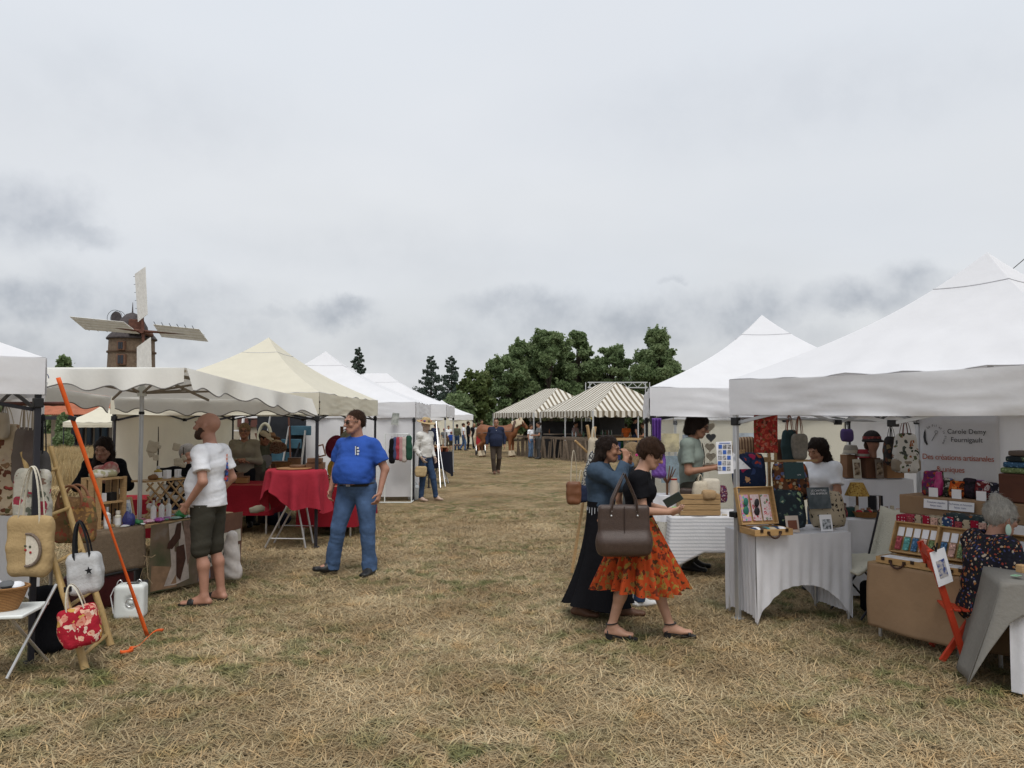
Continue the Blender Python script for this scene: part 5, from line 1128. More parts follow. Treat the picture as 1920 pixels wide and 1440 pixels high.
far('person in white t-shirt and blue jeans in the far crowd', 869, 43, 1.52, 100, TEE, D_BLUE, hair=H_BROWN, J=step)
far('person in olive hooded top and jeans seen from behind in the crowd', 857, 43.5, 1.46, 165, OLIVE, D_DARK, hair=H_DARK, sleeve=1.9)
far('child in blue top and red cap in the far crowd', 846, 42, 1.06, 170, cloth('child_blue', (.02, .06, .28)), KHAKI, parts=(P_cap(REDC),), hair=H_BROWN, blen=.95)
far('child in grey top and beige shorts with red cap in the crowd', 833, 43, 1.22, 178, GREYC, BEIGEC, parts=(P_cap(REDC),), hair=H_BROWN, blen=.95)
far('man with dark jacket and backpack in the far crowd', 816, 41, 1.52, 175, NAVY, NAVY, hair=H_BROWN, sleeve=1.9, w=1.1, blen=1.0)
far('person in dark clothes beside the backpack man', 803, 41, 1.40, 160, BLACKC, cloth('maroon', (.10, .02, .03)), hair=H_DARK, w=1.05)
far('small person in white top between the two red-capped children', 841, 46, 1.35, 10, TEE, KHAKI, hair=H_DARK)
far('woman in black top with fair hair walking behind the crowd', 889, 46, 1.50, 20, BLACKC, BLACKC, hair=H_BLOND, J=step, hk='mid')
far('tall man in dark coat standing at the end of the crowd', 878, 45, 1.62, 90, BLACKC, BLACKC, hair=H_BROWN, sleeve=1.9)
far('man pushing the stroller with red bag', 897, 39, 1.56, 150, cloth('pale_grey', (.4, .4, .4)), BROWNC, hair=H_BROWN, J=hold)
far('person in red-brown top standing behind the horse', 903, 44, 1.70, 30, cloth('rust_top', (.2, .06, .035)), D_DARK, hair=H_BROWN)
far('child in orange t-shirt inside the striped marquee', 1174, 33.6, 1.30, 175, ORANGEC, BEIGEC, hair=H_DARK, z=.25, blen=1.0)
far('large man in dark clothes and cap inside the marquee', 1190, 33.0, 1.72, 100, BLACKC, NAVY, hair=H_DARK, w=1.15, parts=(P_cap(BLACKC),), z=.1)
far('person in pinkish t-shirt leaning at the marquee counter', 1079, 34.5, 1.62, 60, cloth('dusty_pink', (.26, .18, .17)), KHAKI, hair=H_DARK, J=hold, w=1.1)
far('person in dark blue with white cap behind the marquee tables', 1052, 38, 1.6, 20, NAVY, NAVY, hair=H_GREY, parts=(P_cap(TEE),))
far('cook in white inside the middle of the marquee', 1112, 38, 1.6, 0, TEE, BLACKC, hair=H_DARK)
far('person in brown top at the right end of the marquee fence', 1206, 33.0, 1.6, -90, BROWNC, GREYC, hair=H_BROWN, J=hold)
# ------------------------------------------------------------------ bag builder
def arc(a, b, h, n=12, sag=(0, 0, 0)):
    a, b = Vector(a), Vector(b); return [a.lerp(b, i / n) + Vector((0, 0, h)) * (math.sin(math.pi * i / n) ** .6) + Vector(sag) * math.sin(math.pi * i / n) for i in range(n + 1)]
def tote(label, px, top, bot, wpx, Y, mat, handle=0, hmat=None, hr=.008, yaw=0.0, thick=.05, taper=1.0, rad=.03, name='tote_bag', cat='bag', group=None, span=.5, roll=0.0, amp=.006, drop=0, hflat=.4, res=.009):
    w = wpx / FPX * Y; hg = (bot - top) / FPX * Y; c = W(px, bot, Y)
    t = thing(name, label, cat, c, yaw, group, 0, roll)
    s = SDF((-w / 2 * max(1, taper) - .06, -thick - .06, -.05), (w / 2 * max(1, taper) + .06, thick + .06, hg + .06), res); n = 5
    for i in range(n):                     # stack of rounded slabs, wider up or down
        f = (i + .5) / n; ww = w / 2 * (1 + (taper - 1) * f) * (1 - .22 * max(0, 1 - f / .3) ** 1.5) * (1 - .05 * f); th = thick * (1 - .45 * f)
        s.rbox((0, 0, hg * f), (ww, th, hg / n * (.62 if i in (0, n - 1) else 1.25)), min(rad, th * .9, hg / n * .55), k=.05)
    sd = int(px + top) % 83; s.disp(lambda X, Y_, Z: amp * fold(X, Y_, Z * .7, sd, 14.0) + amp * .6 * fold(X * 2, Y_, Z, sd + 1, 20.0)); s.build('body', mat, t)
    if handle:
        hh = handle / FPX * Y
        for y in (-thick * .6, thick * .6):
            tp = w * max(taper, .2) * span / 2; m = MB(); m.tube(arc((-tp, y, hg * .9), (tp, y, hg * .9), hh + hg * .1, 14, (0, -y * .6, 0)), hr, 6, True, hflat); m.build('handle', hmat or mat, t)
    return t
TAPESTRY = fabric('tapestry_cream', (.5, .4, .3), pattern=P_floral((.46, .37, .26), [(.13, .05, .03), (.32, .06, .05), (.10, .085, .04), (.42, .33, .24), (.22, .13, .07)], 15, .46, .14, (.35, .2, .12), .14, 12))
TAPDEER = fabric('tapestry_deer', (.5, .4, .3), pattern=P_floral((.40, .38, .32), [(.12, .13, .10), (.25, .03, .05), (.42, .40, .36), (.18, .12, .09), (.33, .32, .27)], 14, .5, .15, (.15, .05, .04), .15, 14))
TAPGOLD = fabric('tapestry_gold', (.3, .2, .1), pattern=P_floral((.17, .095, .045), [(.30, .17, .06), (.24, .06, .035), (.11, .10, .04), (.22, .13, .06)], 18, .48, .14, (.32, .2, .1), .12, 14))
REDFLOR = fabric('red_floral', (.4, .03, .05), pattern=P_floral((.33, .014, .028), [(.62, .36, .26), (.55, .22, .16), (.50, .30, .08), (.33, .014, .028), (.66, .5, .4)], 20, .5, .16, (.45, .12, .08), .09, 22))
TAUPEB = fabric('taupe_canvas', (.14, .115, .10), var=.15)
GREYB = fabric('grey_canvas', (.42, .42, .42), var=.1, bump=.3)
STRAP = fabric('black_strap', (.014, .014, .016)); CREAMS = fabric('cream_strap', (.58, .54, .44)); SAND = fabric('sand_canvas', (.38, .27, .135), var=.1)
# ---- bag stall at far left
rail = MB(); rail.tube([W(-60, 757, 6.28), W(123, 757, 5.72)], .0155, 8); rl = single(rail, 'display_rail', M('rust_rail', (.10, .03, .02), .55, .2), 'reddish brown horizontal rail for hanging bags beside the black tent leg', 'rail')
tote('cream and brown tapestry bag hanging at the left picture edge', 3, 800, 962, 62, 5.98, TAPESTRY, 40, BEIGEC, .007, thick=.05)
tote('small beige cloth bag hanging above the tapestry one at the left edge', 4, 776, 822, 15, 5.9, BEIGEC, 18, STRAP, .003, thick=.02)
tote('brown-grey pointed canvas bag hung on the rail, left of the pair', 42, 806, 905, 40, 5.90, TAUPEB, 45, BEIGEC, .008, thick=.04, taper=.5)
tote('darker brown-grey canvas bag overlapping its lighter neighbour on the rail', 58, 806, 905, 34, 5.82, fabric('umber_canvas', (.10, .078, .068), var=.15), 45, BEIGEC, .006, thick=.04, taper=.55)
tote('dark bag with long black straps hanging next to the tent leg', 77, 848, 912, 26, 5.74, fabric('slate_canvas', (.055, .052, .05)), 70, STRAP, .009, thick=.035, taper=.7)
tote('tapestry tote with a deer and dark red flowers behind the ladder', 59, 884, 1010, 62, 5.70, TAPDEER, 0, thick=.05)
# ladder
lad = thing('bamboo_ladder', 'bamboo ladder leaning at the bag stall with bags hung on it', 'ladder', G(182, 1230))
A0, A1 = W(160, 1250, 5.44), W(42, 848, 5.80); B0, B1 = W(208, 1206, 6.0), W(94, 838, 6.30); A0.z = B0.z = .01
for p, q in ((A0, A1), (B0, B1)):
    m = MB(); pts = []; rr = []
    for i in range(25):
        f = i / 24; pts.append(p.lerp(q, f) + Vector((.006 * math.sin(7 * f), 0, 0))); rr.append((.026 - .007 * f) * (1.10 if i % 4 == 0 else 1))
    m.tube(pts, rr, 9); m.build('stile', BAMBOO, lad, True)
for f in (.055, .27, .47, .68, .885):
    m = MB(); m.tube([A0.lerp(A1, f), B0.lerp(B1, f)], .014, 8); m.build('rung', BAMBOO, lad, True)
bt = tote('sand-coloured tote with round lace doily hanging on the ladder', 56, 972, 1078, 80, 5.50, SAND, 95, CREAMS, .010, thick=.05, taper=1.02, rad=.05)
h_ = 106 / FPX * 5.5
dc = []; c0 = Vector((.02, -.062, h_ * .46))
lace = MB(); lace.prism([(.082 * (1 + .06 * math.cos(16 * a)) * math.cos(a), .105 * (1 + .06 * math.cos(16 * a)) * math.sin(a)) for a in np.linspace(-1.75, 1.75, 60)], .006, c0); lo_ = lace.build('lace_doily', M('lace', (.60, .55, .46), .9, .15, 60), bt)
rg = MB(); rg.tube([c0 + Vector((.088 * math.cos(a), -.004, .112 * math.sin(a))) for a in np.linspace(-1.75, 1.75, 30)], .010, 6, True); rg.build('lace_edge', M('lace_edge', (.17, .13, .10), .9, .3, 90), bt)
for k, (x, z) in enumerate(((-.01, .0), (.012, .016), (.015, -.012), (-.012, .02))): MB().ball(c0 + Vector((x * 1.4, -.006, z * 1.4)), (.009, .004, .009), 8, 5).build('embroidered_flower', [REDC, OLIVE][k % 2], bt)
gs = tote('light grey duffle bag with black star and black straps on the ladder', 163, 1040, 1108, 54, 5.62, GREYB, 62, STRAP, .014, yaw=.35, thick=.10, rad=.05, roll=-.12, amp=.010)
star = [((.026 if i % 2 == 0 else .011) * math.sin(i * math.pi / 5), (.030 if i % 2 == 0 else .012) * math.cos(i * math.pi / 5)) for i in range(10)]
MB().prism(star, .010, (.045, -.118, .16)).build('star', STRAP, gs); MB().box((-.10, -.085, .05), (.05, .03, .035)).build('end_tab', STRAP, gs)
tote('red bag with pink and cream flowers hanging low on the ladder', 157, 1140, 1203, 60, 5.42, REDFLOR, 46, CREAMS, .008, yaw=.4, thick=.095, rad=.06, amp=.010, roll=-.22, name='floral_bag')
bb = tote('brown-gold tapestry bag with round wooden ring handles beside the ladder', 140, 935, 1015, 74, 6.35, TAPGOLD, 0, thick=.06, taper=.9)
for y in (-.05, .05):
    wq = 22 / FPX * 6.35; MB().tube([(wq * math.cos(a) - .02, y, .335 + wq * 1.25 * math.sin(a)) for a in np.linspace(-.5, 3.64, 24)], .011, 8).build('ring_handle', M('handle_wood', (.20, .09, .045), .4, .2), bb)
# folding side table with basket
ft = thing('folding_table', 'small white-topped folding table at the left bottom edge', 'table', G(20, 1265))
tp = W(10, 1143, 5.25); MB().box((tp.x - .06, tp.y, tp.z - .01), (.50, .40, .025), .15).build('table_top', WHITEP, ft, True, bevel=.008)
hz = tp.z
for (a, b) in ((W(13, 1272, 5.19), W(106, 1095, 5.42)), (W(-90, 1240, 5.5), W(10, 1150, 5.3))): a.z = max(a.z, .01); MB().tube([a, b], .011, 8).build('leg', STEEL, ft, True)
for (a, b) in ((W(18, 1158, 5.2), W(88, 1238, 5.58)), (W(-80, 1150, 5.3), W(-5, 1262, 5.25))): b.z = max(b.z, .01); MB().tube([a, b], .011, 8).build('leg', STEEL, ft, True)
bk = thing('wicker_basket', 'brown wicker basket with cloth pieces on the small white table', 'basket', (tp.x - .03, tp.y - .02, hz + .004), .2)
MB().lathe([(.10, 0), (.125, .06), (.15, .14), (.155, .15), (.145, .15), (.12, .06), (.095, .012)], n=24, sx=1.15, sy=.8).build('bowl', WICKER, bk); MB().tube([(.178 * math.cos(a), .124 * math.sin(a), .15) for a in np.linspace(0, 6.283, 30)], .009, 6, False).build('rim', WICKER, bk)
for k in range(5): MB().ball((-.09 + .045 * k, .03 * math.sin(k * 2), .15 + .015 * (k % 2)), (.05, .06, .03), 10, 6).build('cloth_piece', [GREYC, TEE, TAUPEB][k % 3], bk)
bd_ = SDF((-.2, -.14, 0), (.2, .14, .62), .014); bd_.cap((0, 0, .08), (.02, 0, .42), (.13, .09), (.11, .07), k=.04).cap((-.08, 0, .45), (.12, 0, .47), .05, .04, k=.04); bd_.disp(lambda X, Y_, Z: .012 * fold(X * 2, Y_ * 2, Z * .6, 5, 9.0)); bd_.plane((0, 0, 0.0), (0, 0, -1))
t = thing('black_cloth', 'black cloth cover hanging behind the ladder foot', 'cloth', G(86, 1226)); bd_.build('cloth', BLACKC, t)
# orange guy strap
OR = M('orange_webbing', (.80, .13, .025), .6, .08, 20)
sp = thing('tent_strap', 'bright orange guy strap from the left tent to the ground', 'strap', G(275, 1198))
a, b = W(109, 708, 5.62), G(276, 1196) + Vector((0, 0, .02)); d = (b - a).normalized(); sd_ = d.cross(Vector((0, 1, 0))).normalized() * .017
MB().sheet(lambda u, v: tuple(a.lerp(b, u) + sd_ * (2 * v - 1) * (1 - .35 * abs(u - .55) * 0 - .45 * math.exp(-((u - .62) / .22) ** 2))), 40, 2).build('webbing', OR, sp, True, thick=.003)
bp_ = a.lerp(b, .145); MB().box(bp_, (.055, .02, .035), Matrix.Rotation(.35, 3, 'Y')).build('buckle', BLACKP, sp, True, bevel=.004)
q0, q1, q2, q3 = G(306, 1190), G(285, 1200), G(243, 1222), G(232, 1236)
MB().sheet(lambda u, v: tuple(q0.lerp(q2, u) + Vector((.0, .018 * (2 * v - 1), .03 + .025 * math.sin(6 * u) + .012 * v))), 16, 2).build('loose_end', OR, sp, True, thick=.004)
MB().sheet(lambda u, v: tuple(q2 + Vector((.05 * math.sin(4.5 * u) * (1 - .4 * u), -.03 * u + .04 * math.cos(4.5 * u) - .04, .015 + .012 * v * 2))), 16, 2).build('loose_end', OR, sp, True, thick=.004)

# ------------------------------------------------------------------ soap table under the parasol
TA, TB = Vector((-3.86, 6.95, 0)), Vector((-3.11, 8.62, 0)); tdir = (TB - TA).normalized(); tn = Vector((-tdir.y, tdir.x, 0)); TL = (TB - TA).length; TZ = .72; tang = math.atan2(tdir.y, tdir.x)
def on(px, d, z=TZ):
    k = (px - 960) / FPX / math.cos(PITCH); o = TA + tn * d; s = (k * o.y - o.x) / (tdir.x - k * tdir.y); return o + tdir * s + Vector((0, 0, z))
tb = thing('market_table', 'trestle table with burlap cover and horse photo banner under the parasol', 'table', (TA + TB) / 2 + tn * .33, tang)
BURLAP = fabric('burlap', (.17, .125, .085), var=.15, vs=30, bump=.5, bs=150); hl = TL / 2
MB().box((0, 0, TZ - .02), (TL, .68, .035)).build('table_top', WOODH, tb, bevel=.004)
for x in (-hl + .15, hl - .15):
    for y in (-.28, .28): MB().tube([(x, y, .005), (x, y, TZ - .04)], .016, 8).build('leg', STEEL, tb)
MB().sheet(lambda u, v: (-hl - .01 + .66 * u, -.35 - .012 * math.sin(9 * u) * v - (.01 + .02 * v if v else 0), TZ + .002 - .40 * v), 24, 10).build('burlap_cover', BURLAP, tb, thick=.003)
MB().sheet(lambda u, v: (-hl - .012 + .66 * u, -.35 + .66 * v, TZ + .004), 6, 6).build('burlap_top', BURLAP, tb, thick=.003)
# printed banner hanging in front: photo of a brown and white horse
BZ0, BZ1 = TZ - .005, .05; bx0, bx1 = -hl + .70, hl + .10
def ban(x, z, off=.0): return (x, -.375 - .02 * math.sin(5 * x + 2 * z) - off, z)
bano = MB(); bano.sheet(lambda u, v: ban(bx0 + (bx1 - bx0) * u, BZ0 + (BZ1 - BZ0) * v), 40, 20)
banm = M('banner_photo', pattern=P_noise((.06, .075, .035), (.16, .115, .08), 3.2, .35, .65, 5, (.22, .19, .17)), rough=.6, bump=.05)
bo = bano.build('banner', banm, tb)
def decal(poly, mat, off, name='printed_shape'):
    n = len(poly); V = [ban(bx0 + (bx1 - bx0) * x, BZ0 + (BZ1 - BZ0) * (1 - y), off) for x, y in poly]; return MB().add(V, [list(range(n))]).build(name, mat, bo, smooth=False)
hb, hw_ = M('print_horse_brown', (.055, .022, .014), .7, .3, 18), M('print_horse_white', (.42, .36, .32), .7, .2, 14)
decal([(.55, 0), (1, 0), (1, 1), (.62, 1), (.56, .6)], M('print_brown', (.15, .075, .05), .7, .3, 6), .002)
decal([(.02, .02), (.26, .02), (.24, .32), (.02, .40)], M('print_tan', (.24, .15, .09), .7, .3, 8), .002)
decal([(.16, .98), (.29, 1), (.36, .55), (.38, .1), (.24, .05), (.14, .06), (.20, .35)], hw_, .004)
decal([(.24, .97), (.29, .98), (.28, .74), (.20, .60), (.15, .62), (.16, .70), (.22, .82)], hb, .006)
decal([(.24, .62), (.32, .64), (.34, .42), (.29, .10), (.25, .18)], hb, .006)
decal([(.31, .99), (.40, .98), (.41, .55), (.36, .30)], M('print_mane', (.20, .13, .10), .7, .3, 20), .005)
decal([(.47, .82), (.55, .84), (.56, .46), (.50, .36), (.45, .46)], M('print_mauve', (.15, .16, .25), .7, .25, 8), .005)
decal([(.48, .22), (.64, .24), (.64, .02), (.48, .02)], M('print_bluegrey', (.22, .24, .30), .7, .25, 8), .005)
decal([(.53, .36), (.56, .42), (.98, .46), (.99, .22), (.55, .20), (.54, .28)], M('print_cream', (.52, .48, .40), .7, .15, 10), .007)
decal([(.57, .60), (.60, .66), (.98, .72), (.99, .52), (.57, .48)], M('print_cream', ), .007)
ex = Vector((1, 0, 0)); Rz = Matrix.Rotation(tang, 3, 'Z'); bl = Vector((bx0 + (bx1 - bx0) * .565, -.402, BZ1 + (BZ0 - BZ1) * .275)); wp = MW[tb] @ bl
text_mesh('au', .125, INK, bo, wp, Rz @ ex, (0, 0, 1), off=.012); text_mesh('lait', .135, INK, bo, MW[tb] @ (bl + Vector((.19, 0, .004))), Rz @ ex, (0, 0, 1), shear=.3, off=.012)
wp_ = SDF((-.2, -.15, 0), (.25, .2, .62), .016); wp_.cap((.02, 0, .10), (0, .02, .5), (.11, .07), (.06, .05), k=.04); wp_.disp(lambda X, Y_, Z: .018 * fold(X, Y_, Z, 6, 12.0)); wp_.plane((0, 0, 0), (0, 0, -1))
t = thing('plastic_sheet', 'crumpled pale plastic sheet hanging at the right end of the banner', 'plastic', G(432, 1095)); wp_.build('sheet', M('pale_plastic', (.52, .48, .45), .35, .2, 14), t)
# goods on the soap table
PL = [M('label_white', (.70, .69, .68), .6, .03)]
def bottle(px, d, h, r, body, capm, label, z=TZ + .006, group=None, neck=.35):
    p = on(px, d, z); t = thing('bottle', label, 'bottle', p, 0, group); MB().lathe([(r * .92, 0), (r, .006), (r, h * .66), (r * neck, h * .76), (r * neck, h * .80)], n=14).build('body', body, t); MB().lathe([(r * neck * 1.25, h * .80), (r * neck * 1.2, h)], n=12).build('cap', capm, t)
    MB().lathe([(r * 1.02, h * .12), (r * 1.02, h * .55)], n=14).build('label', PL[0], t); return t
TRANSP = M('frosted_bottle', (.62, .62, .60), .3, .05); AMBER = M('amber_bottle', (.16, .06, .015), .2, .1); OILY = M('yellow_oil', (.36, .26, .05), .15, .1)
for px, d in ((293, .10), (308, .12), (321, .12)): bottle(px, d, .21, .026, TRANSP, BLACKP if px == 308 else ALU, 'slim white-labelled bottle in the row before the lattice rack', group='white bottles before the lattice rack')
bottle(207, .08, .20, .03, TRANSP, ALU, 'white bottle with metal cap at the left end of the soap table'); bottle(227, .10, .15, .03, M('ivory', (.6, .57, .48), .4), M('ivory2', (.62, .58, .5), .5), 'small ivory bottle next to the capped one on the soap table', neck=.55); bottle(222, .2, .16, .02, AMBER, BLACKP, 'thin amber bottle behind the ivory one')
# crate stood on end
cp = on(199, .22, TZ + .006); cr = thing('wooden_crate', 'wooden slat crate stood on end as a shelf with white cloth on top', 'crate', cp, tang)
for z in (0.01, .235, .46): MB().box((0, 0, z), (.27, .24, .016)).build('shelf_board', WOOD, cr)
for x in (-.13, .13):
    for y in (-.10, -.0, .10): MB().box((x, y, .235), (.014, .07, .47)).build('slat', WOOD, cr)
for x in (-.085, .02): MB().box((x, .125, .235), (.08, .012, .47)).build('slat', WOOD, cr)
MB().box((.135, -.115, .235), (.03, .03, .48)).build('corner_post', WOOD, cr); MB().box((-.135, -.115, .235), (.03, .03, .48)).build('corner_post', WOOD, cr)
for k, (x, m_, l) in enumerate(((-.05, PAPER, 'white cube box on the crate shelf'), (.06, BLACKP, 'black cube box on the crate shelf'))): single(MB().box(cp + Rz @ Vector((x, -.03, .243 + .04)), (.07, .07, .08), tang), 'small_box', m_, l, 'box', bevel=.003)
s = SDF((-.18, -.12, 0), (.18, .12, .14), .010); s.ell((-.06, 0, .03), (.09, .07, .05)).ell((.06, .01, .03), (.08, .06, .045)); s.disp(lambda X, Y_, Z: .012 * fold(X, Y_, Z, 9, 18.0)); s.plane((0, 0, 0), (0, 0, -1)); t = thing('cloth_bundle', 'white and cream cloth bundle on top of the slat crate', 'cloth', cp + Vector((0, 0, .47)), tang); s.build('cloth', M('bundle_cloth', pattern=P_noise((.62, .6, .55), (.35, .33, .2), 14, .45, .55)), t)
# pink scarf held by the seller
s = SDF((-.2, -.14, 0), (.2, .14, .2), .010); s.ell((0, 0, .075), (.135, .08, .06)).ell((.05, -.03, .10), (.08, .05, .06)); s.disp(lambda X, Y_, Z: .016 * fold(X * .6, Y_, Z * 2, 12, 16.0)); hp = W(201, 893, 8.16); t = thing('pink_scarf', 'folded pink and cream scarf held by the dark-haired seller', 'scarf', hp); s.build('scarf', fabric('pink_scarf', (.4, .1, .1), pattern=P_noise((.42, .12, .12), (.60, .42, .36), 9, .42, .55, 2), var=.15), t)
# frames
def framed(label, px, d, w, h, lean, inner, z=TZ + .006, pic=None):
    p = on(px, d, z); t = thing('picture_frame', label, 'frame', p, tang + .3, None, -lean)
    for (x, zz, a, b) in ((0, .012, w, .024), (0, h - .012, w, .024)): MB().box((x, 0, zz), (a, .018, b)).build('rail', WOOD, t, bevel=.002)
    for x in (-w / 2 + .012, w / 2 - .012): MB().box((x, 0, h / 2), (.024, .0175, h - .05)).build('rail', WOOD, t, bevel=.002)
    MB().box((0, .004, h / 2), (w - .045, .006, h - .045)).build('mount', PAPER, t)
    MB().box((0, -.001, h / 2), (w * .55, .006, h * .55)).build('picture', inner, t); return t
framed('wooden picture frame with blue and white drawing on the soap table', 249, .16, .19, .26, .2, M('blue_drawing', pattern=P_noise((.55, .6, .66), (.16, .22, .36), 22, .45, .6)))
framed('small pale frame with brown picture right of the green pouch', 362, .16, .11, .12, .15, M('brown_drawing', pattern=P_noise((.3, .2, .1), (.5, .4, .3), 30, .45, .6)))
def pouch(px, d, rx, ry, rz_, mat, label, z=TZ + .006, name='sachet', group=None, sq=.35):
    p = on(px, d, z); t = MB(); V = []; 
    t.ball((0, 0, 0), (rx, ry, rz_), 14, 8); t.v = [(x * (1 + .18 * math.sin(9 * y / ry + px)), y * (1 + .15 * math.sin(7 * x / rx)), z_ * (1 + .25 * math.sin(5 * x / rx + 3 * y / ry)) + rz_ * .8) for x, y, z_ in t.v]; R = Matrix.Rotation(px * .37, 3, 'Z'); t.v = [tuple(R @ Vector(q) + p) for q in t.v]
    return single(t, name, mat, label, 'sachet', group)
SAT = lambda n, c: M('satin_' + n, c, .3, .25, 22, .3, 30, spec=.5)
for a_ in ((247, .03, .05, .04, .075, SAT('blue', (.03, .035, .16)), 'dark blue satin pouch leaning on the picture frame'), (262, .05, .07, .05, .03, SAT('green', (.03, .16, .06)), 'green satin pouch beside the dark blue one'), (285, .05, .06, .05, .02, SAT('pink', (.55, .35, .42)), 'pale pink soap sachet near the table front'), (303, .04, .08, .05, .022, SAT('purple', (.30, .05, .27)), 'purple soap sachet at the table front'), (318, .10, .07, .05, .016, SAT('violet', (.24, .10, .26)), 'violet soap sachet behind the purple one'), (330, .10, .06, .04, .016, SAT('orange', (.45, .12, .04)), 'orange-red sachet right of the white bottles'), (345, .08, .085, .06, .04, SAT('emerald', (.025, .22, .06)), 'large shiny green pouch at the right of the table'), (334, .04, .06, .05, .016, SAT('teal', (.22, .35, .32)), 'pale teal sachet in front of the green pouch'), (372, .10, .05, .05, .03, SAT('lilac', (.36, .28, .36)), 'lilac sachet beside the small frame'), (270, .02, .07, .03, .010, SAT('white1', (.6, .6, .6)), 'white flat sachet at the front edge under the frame'), (360, .03, .06, .04, .012, SAT('greyw', (.4, .42, .45)), 'grey white sachet at the right front edge'), (241, .02, .05, .03, .01, SAT('white2', (.55, .56, .55)), 'white flat sachet at the left front edge')): pouch(*a_[:6], a_[6])
# lattice rack with jars
lp, lq = on(280, .40), on(372, .40); L = (lq - lp).length; lt = thing('lattice_rack', 'wooden diamond lattice rack filled with white lidded jars', 'rack', lp, tang)
LH = .36
for (z, n_) in ((.008, 'base_plank'), (LH + .02, 'top_plank')): MB().box((L / 2, .09, z), (L + .06, .22, .018)).build(n_, WOODH, lt)
nd = 5; step_ = L / nd
for k in range(-2, nd + 1):
    for sg in (1, -1):
        x0 = k * step_; x1 = x0 + sg * LH * .95
        a, b = Vector((x0 if sg > 0 else x0 + LH * .95, 0, .02)), Vector((x1 if sg > 0 else x0, 0, LH))
        if sg < 0: a, b = Vector((x0 + LH * .95, 0, .02)), Vector((x0, 0, LH))
        def clip(a, b):
            f0, f1 = 0.0, 1.0; dx = b.x - a.x
            for lim, s_ in ((0, 1), (L, -1)):
                if (a.x - lim) * s_ < 0: f0 = max(f0, (lim - a.x) / dx)
                if (b.x - lim) * s_ < 0: f1 = min(f1, (lim - a.x) / dx)
            return (a.lerp(b, f0), a.lerp(b, f1)) if f1 > f0 + .05 else None
        c_ = clip(a, b)
        if c_: MB().beam(c_[0] + Vector((0, -.006 * sg, 0)), c_[1] + Vector((0, -.006 * sg, 0)), .16, .014, (0, 1, 0)).build('lattice_slat', WOOD, lt) if False else MB().beam(c_[0] + Vector((0, .006 * sg, 0)), c_[1] + Vector((0, .006 * sg, 0)), .014, .020, (0, 1, 0)).build('lattice_slat', WOOD, lt)
JAR = M('jar_lid', (.68, .67, .64), .4, .05)
for k, (fx, fz) in enumerate(((.20, .60), (.42, .76), (.52, .52), (.33, .42), (.66, .40), (.47, .20), (.78, .62), (.70, .86), (.88, .34), (.15, .25))):
    R_y = Matrix.Rotation(math.pi / 2, 3, 'X'); p = lp + Rz @ Vector((fx * L, .03, fz * LH + .02)); m = MB(); m.lathe([(.001, 0), (.030, 0), (.034, .006), (.034, .05), (.03, .055)], n=16, R=Rz @ Matrix.Rotation(math.pi / 2, 3, 'X') @ Matrix.Rotation(math.pi, 3, 'X')); m.v = [tuple(Vector(q) + p) for q in m.v]
    single(m, 'cream_jar', JAR, 'white lidded jar lying in the lattice rack', 'jar', 'jars in the lattice rack')
zt = TZ + LH + .03
t = bottle(300, .46, .14, .04, OILY, ALU, 'yellow oil flask on top of the lattice rack', zt); pouch(291, .45, .05, .05, .03, M('loaf_brown', (.20, .10, .04), .7, .2), 'brown round soap block beside the oil flask', zt, 'soap_block')
for k, px in enumerate((317, 338, 355)): single(MB().box(on(px, .46, zt + .045), (.075, .05, .09), tang + .2), 'soap_box', PAPER, 'white soap box in the row on top of the lattice rack', 'box', 'white boxes on the lattice rack', bevel=.003)
for k, px in enumerate((351, 361)): bottle(px, .52, .16, .022, M('orange_bottle', (.5, .2, .10), .3), WHITEP, 'orange pump bottle on the lattice rack', zt, 'orange pump bottles')
# decorated branches
FELT = fabric('cream_felt', (.52, .46, .36), bump=.5)
def branch(label, px, base_py, top_py, Y, leaves):
    t = thing('decorated_branch', label, 'branch', W(px, base_py, Y)); a, b = W(px, base_py, Y), W(px + 3, top_py, Y); MB().tube([a, a.lerp(b, .5) + Vector((.008, 0, 0)), b], [.009, .007, .004], 6).build('stick', BARK, t, True)
    for k, (x, y, w, h) in enumerate(leaves):
        s = SDF((-.15, -.03, -.15), (.15, .03, .15), .009); ww, hh = w / 2 / FPX * Y, h / 2 / FPX * Y; s.rbox((0, 0, 0), (ww, .012, hh), .010, rot3(0, 0, .2 - .3 * (k % 3))); s.disp(lambda X, Y_, Z: .008 * fold(X, Y_, Z, 20 + k, 22.0)); V, Q = s.mesh(); c = W(x, y, Y - .01); mesh_obj('felt_shape', V + np.array(c), Q, FELT, t, True, True, 0)
branch('upright branch with cream felt shapes left of the grey-haired man', 294, 892, 800, 8.3, [(286, 838, 20, 22), (292, 858, 11, 11), (283, 850, 12, 14), (299, 838, 7, 8)]); branch('shorter branch with cream felt shapes nearer the bald man', 341, 875, 838, 8.4, [(331, 838, 13, 14), (334, 866, 18, 14), (345, 858, 9, 12), (342, 872, 14, 10)])
s = SDF((-.26, -.1, 0), (.26, .1, .14), .012); s.cap((-.2, 0, .03), (.15, 0, .05), (.06, .03), (.08, .05)).ell((.12, 0, .09), (.07, .05, .05)); s.disp(lambda X, Y_, Z: .01 * fold(X, Y_, Z, 2, 16.0)); t = thing('black_hat', 'black crumpled cloth hat lying behind the rack boxes', 'hat', W(333, 893, 8.55)); s.build('cloth', BLACKC, t)
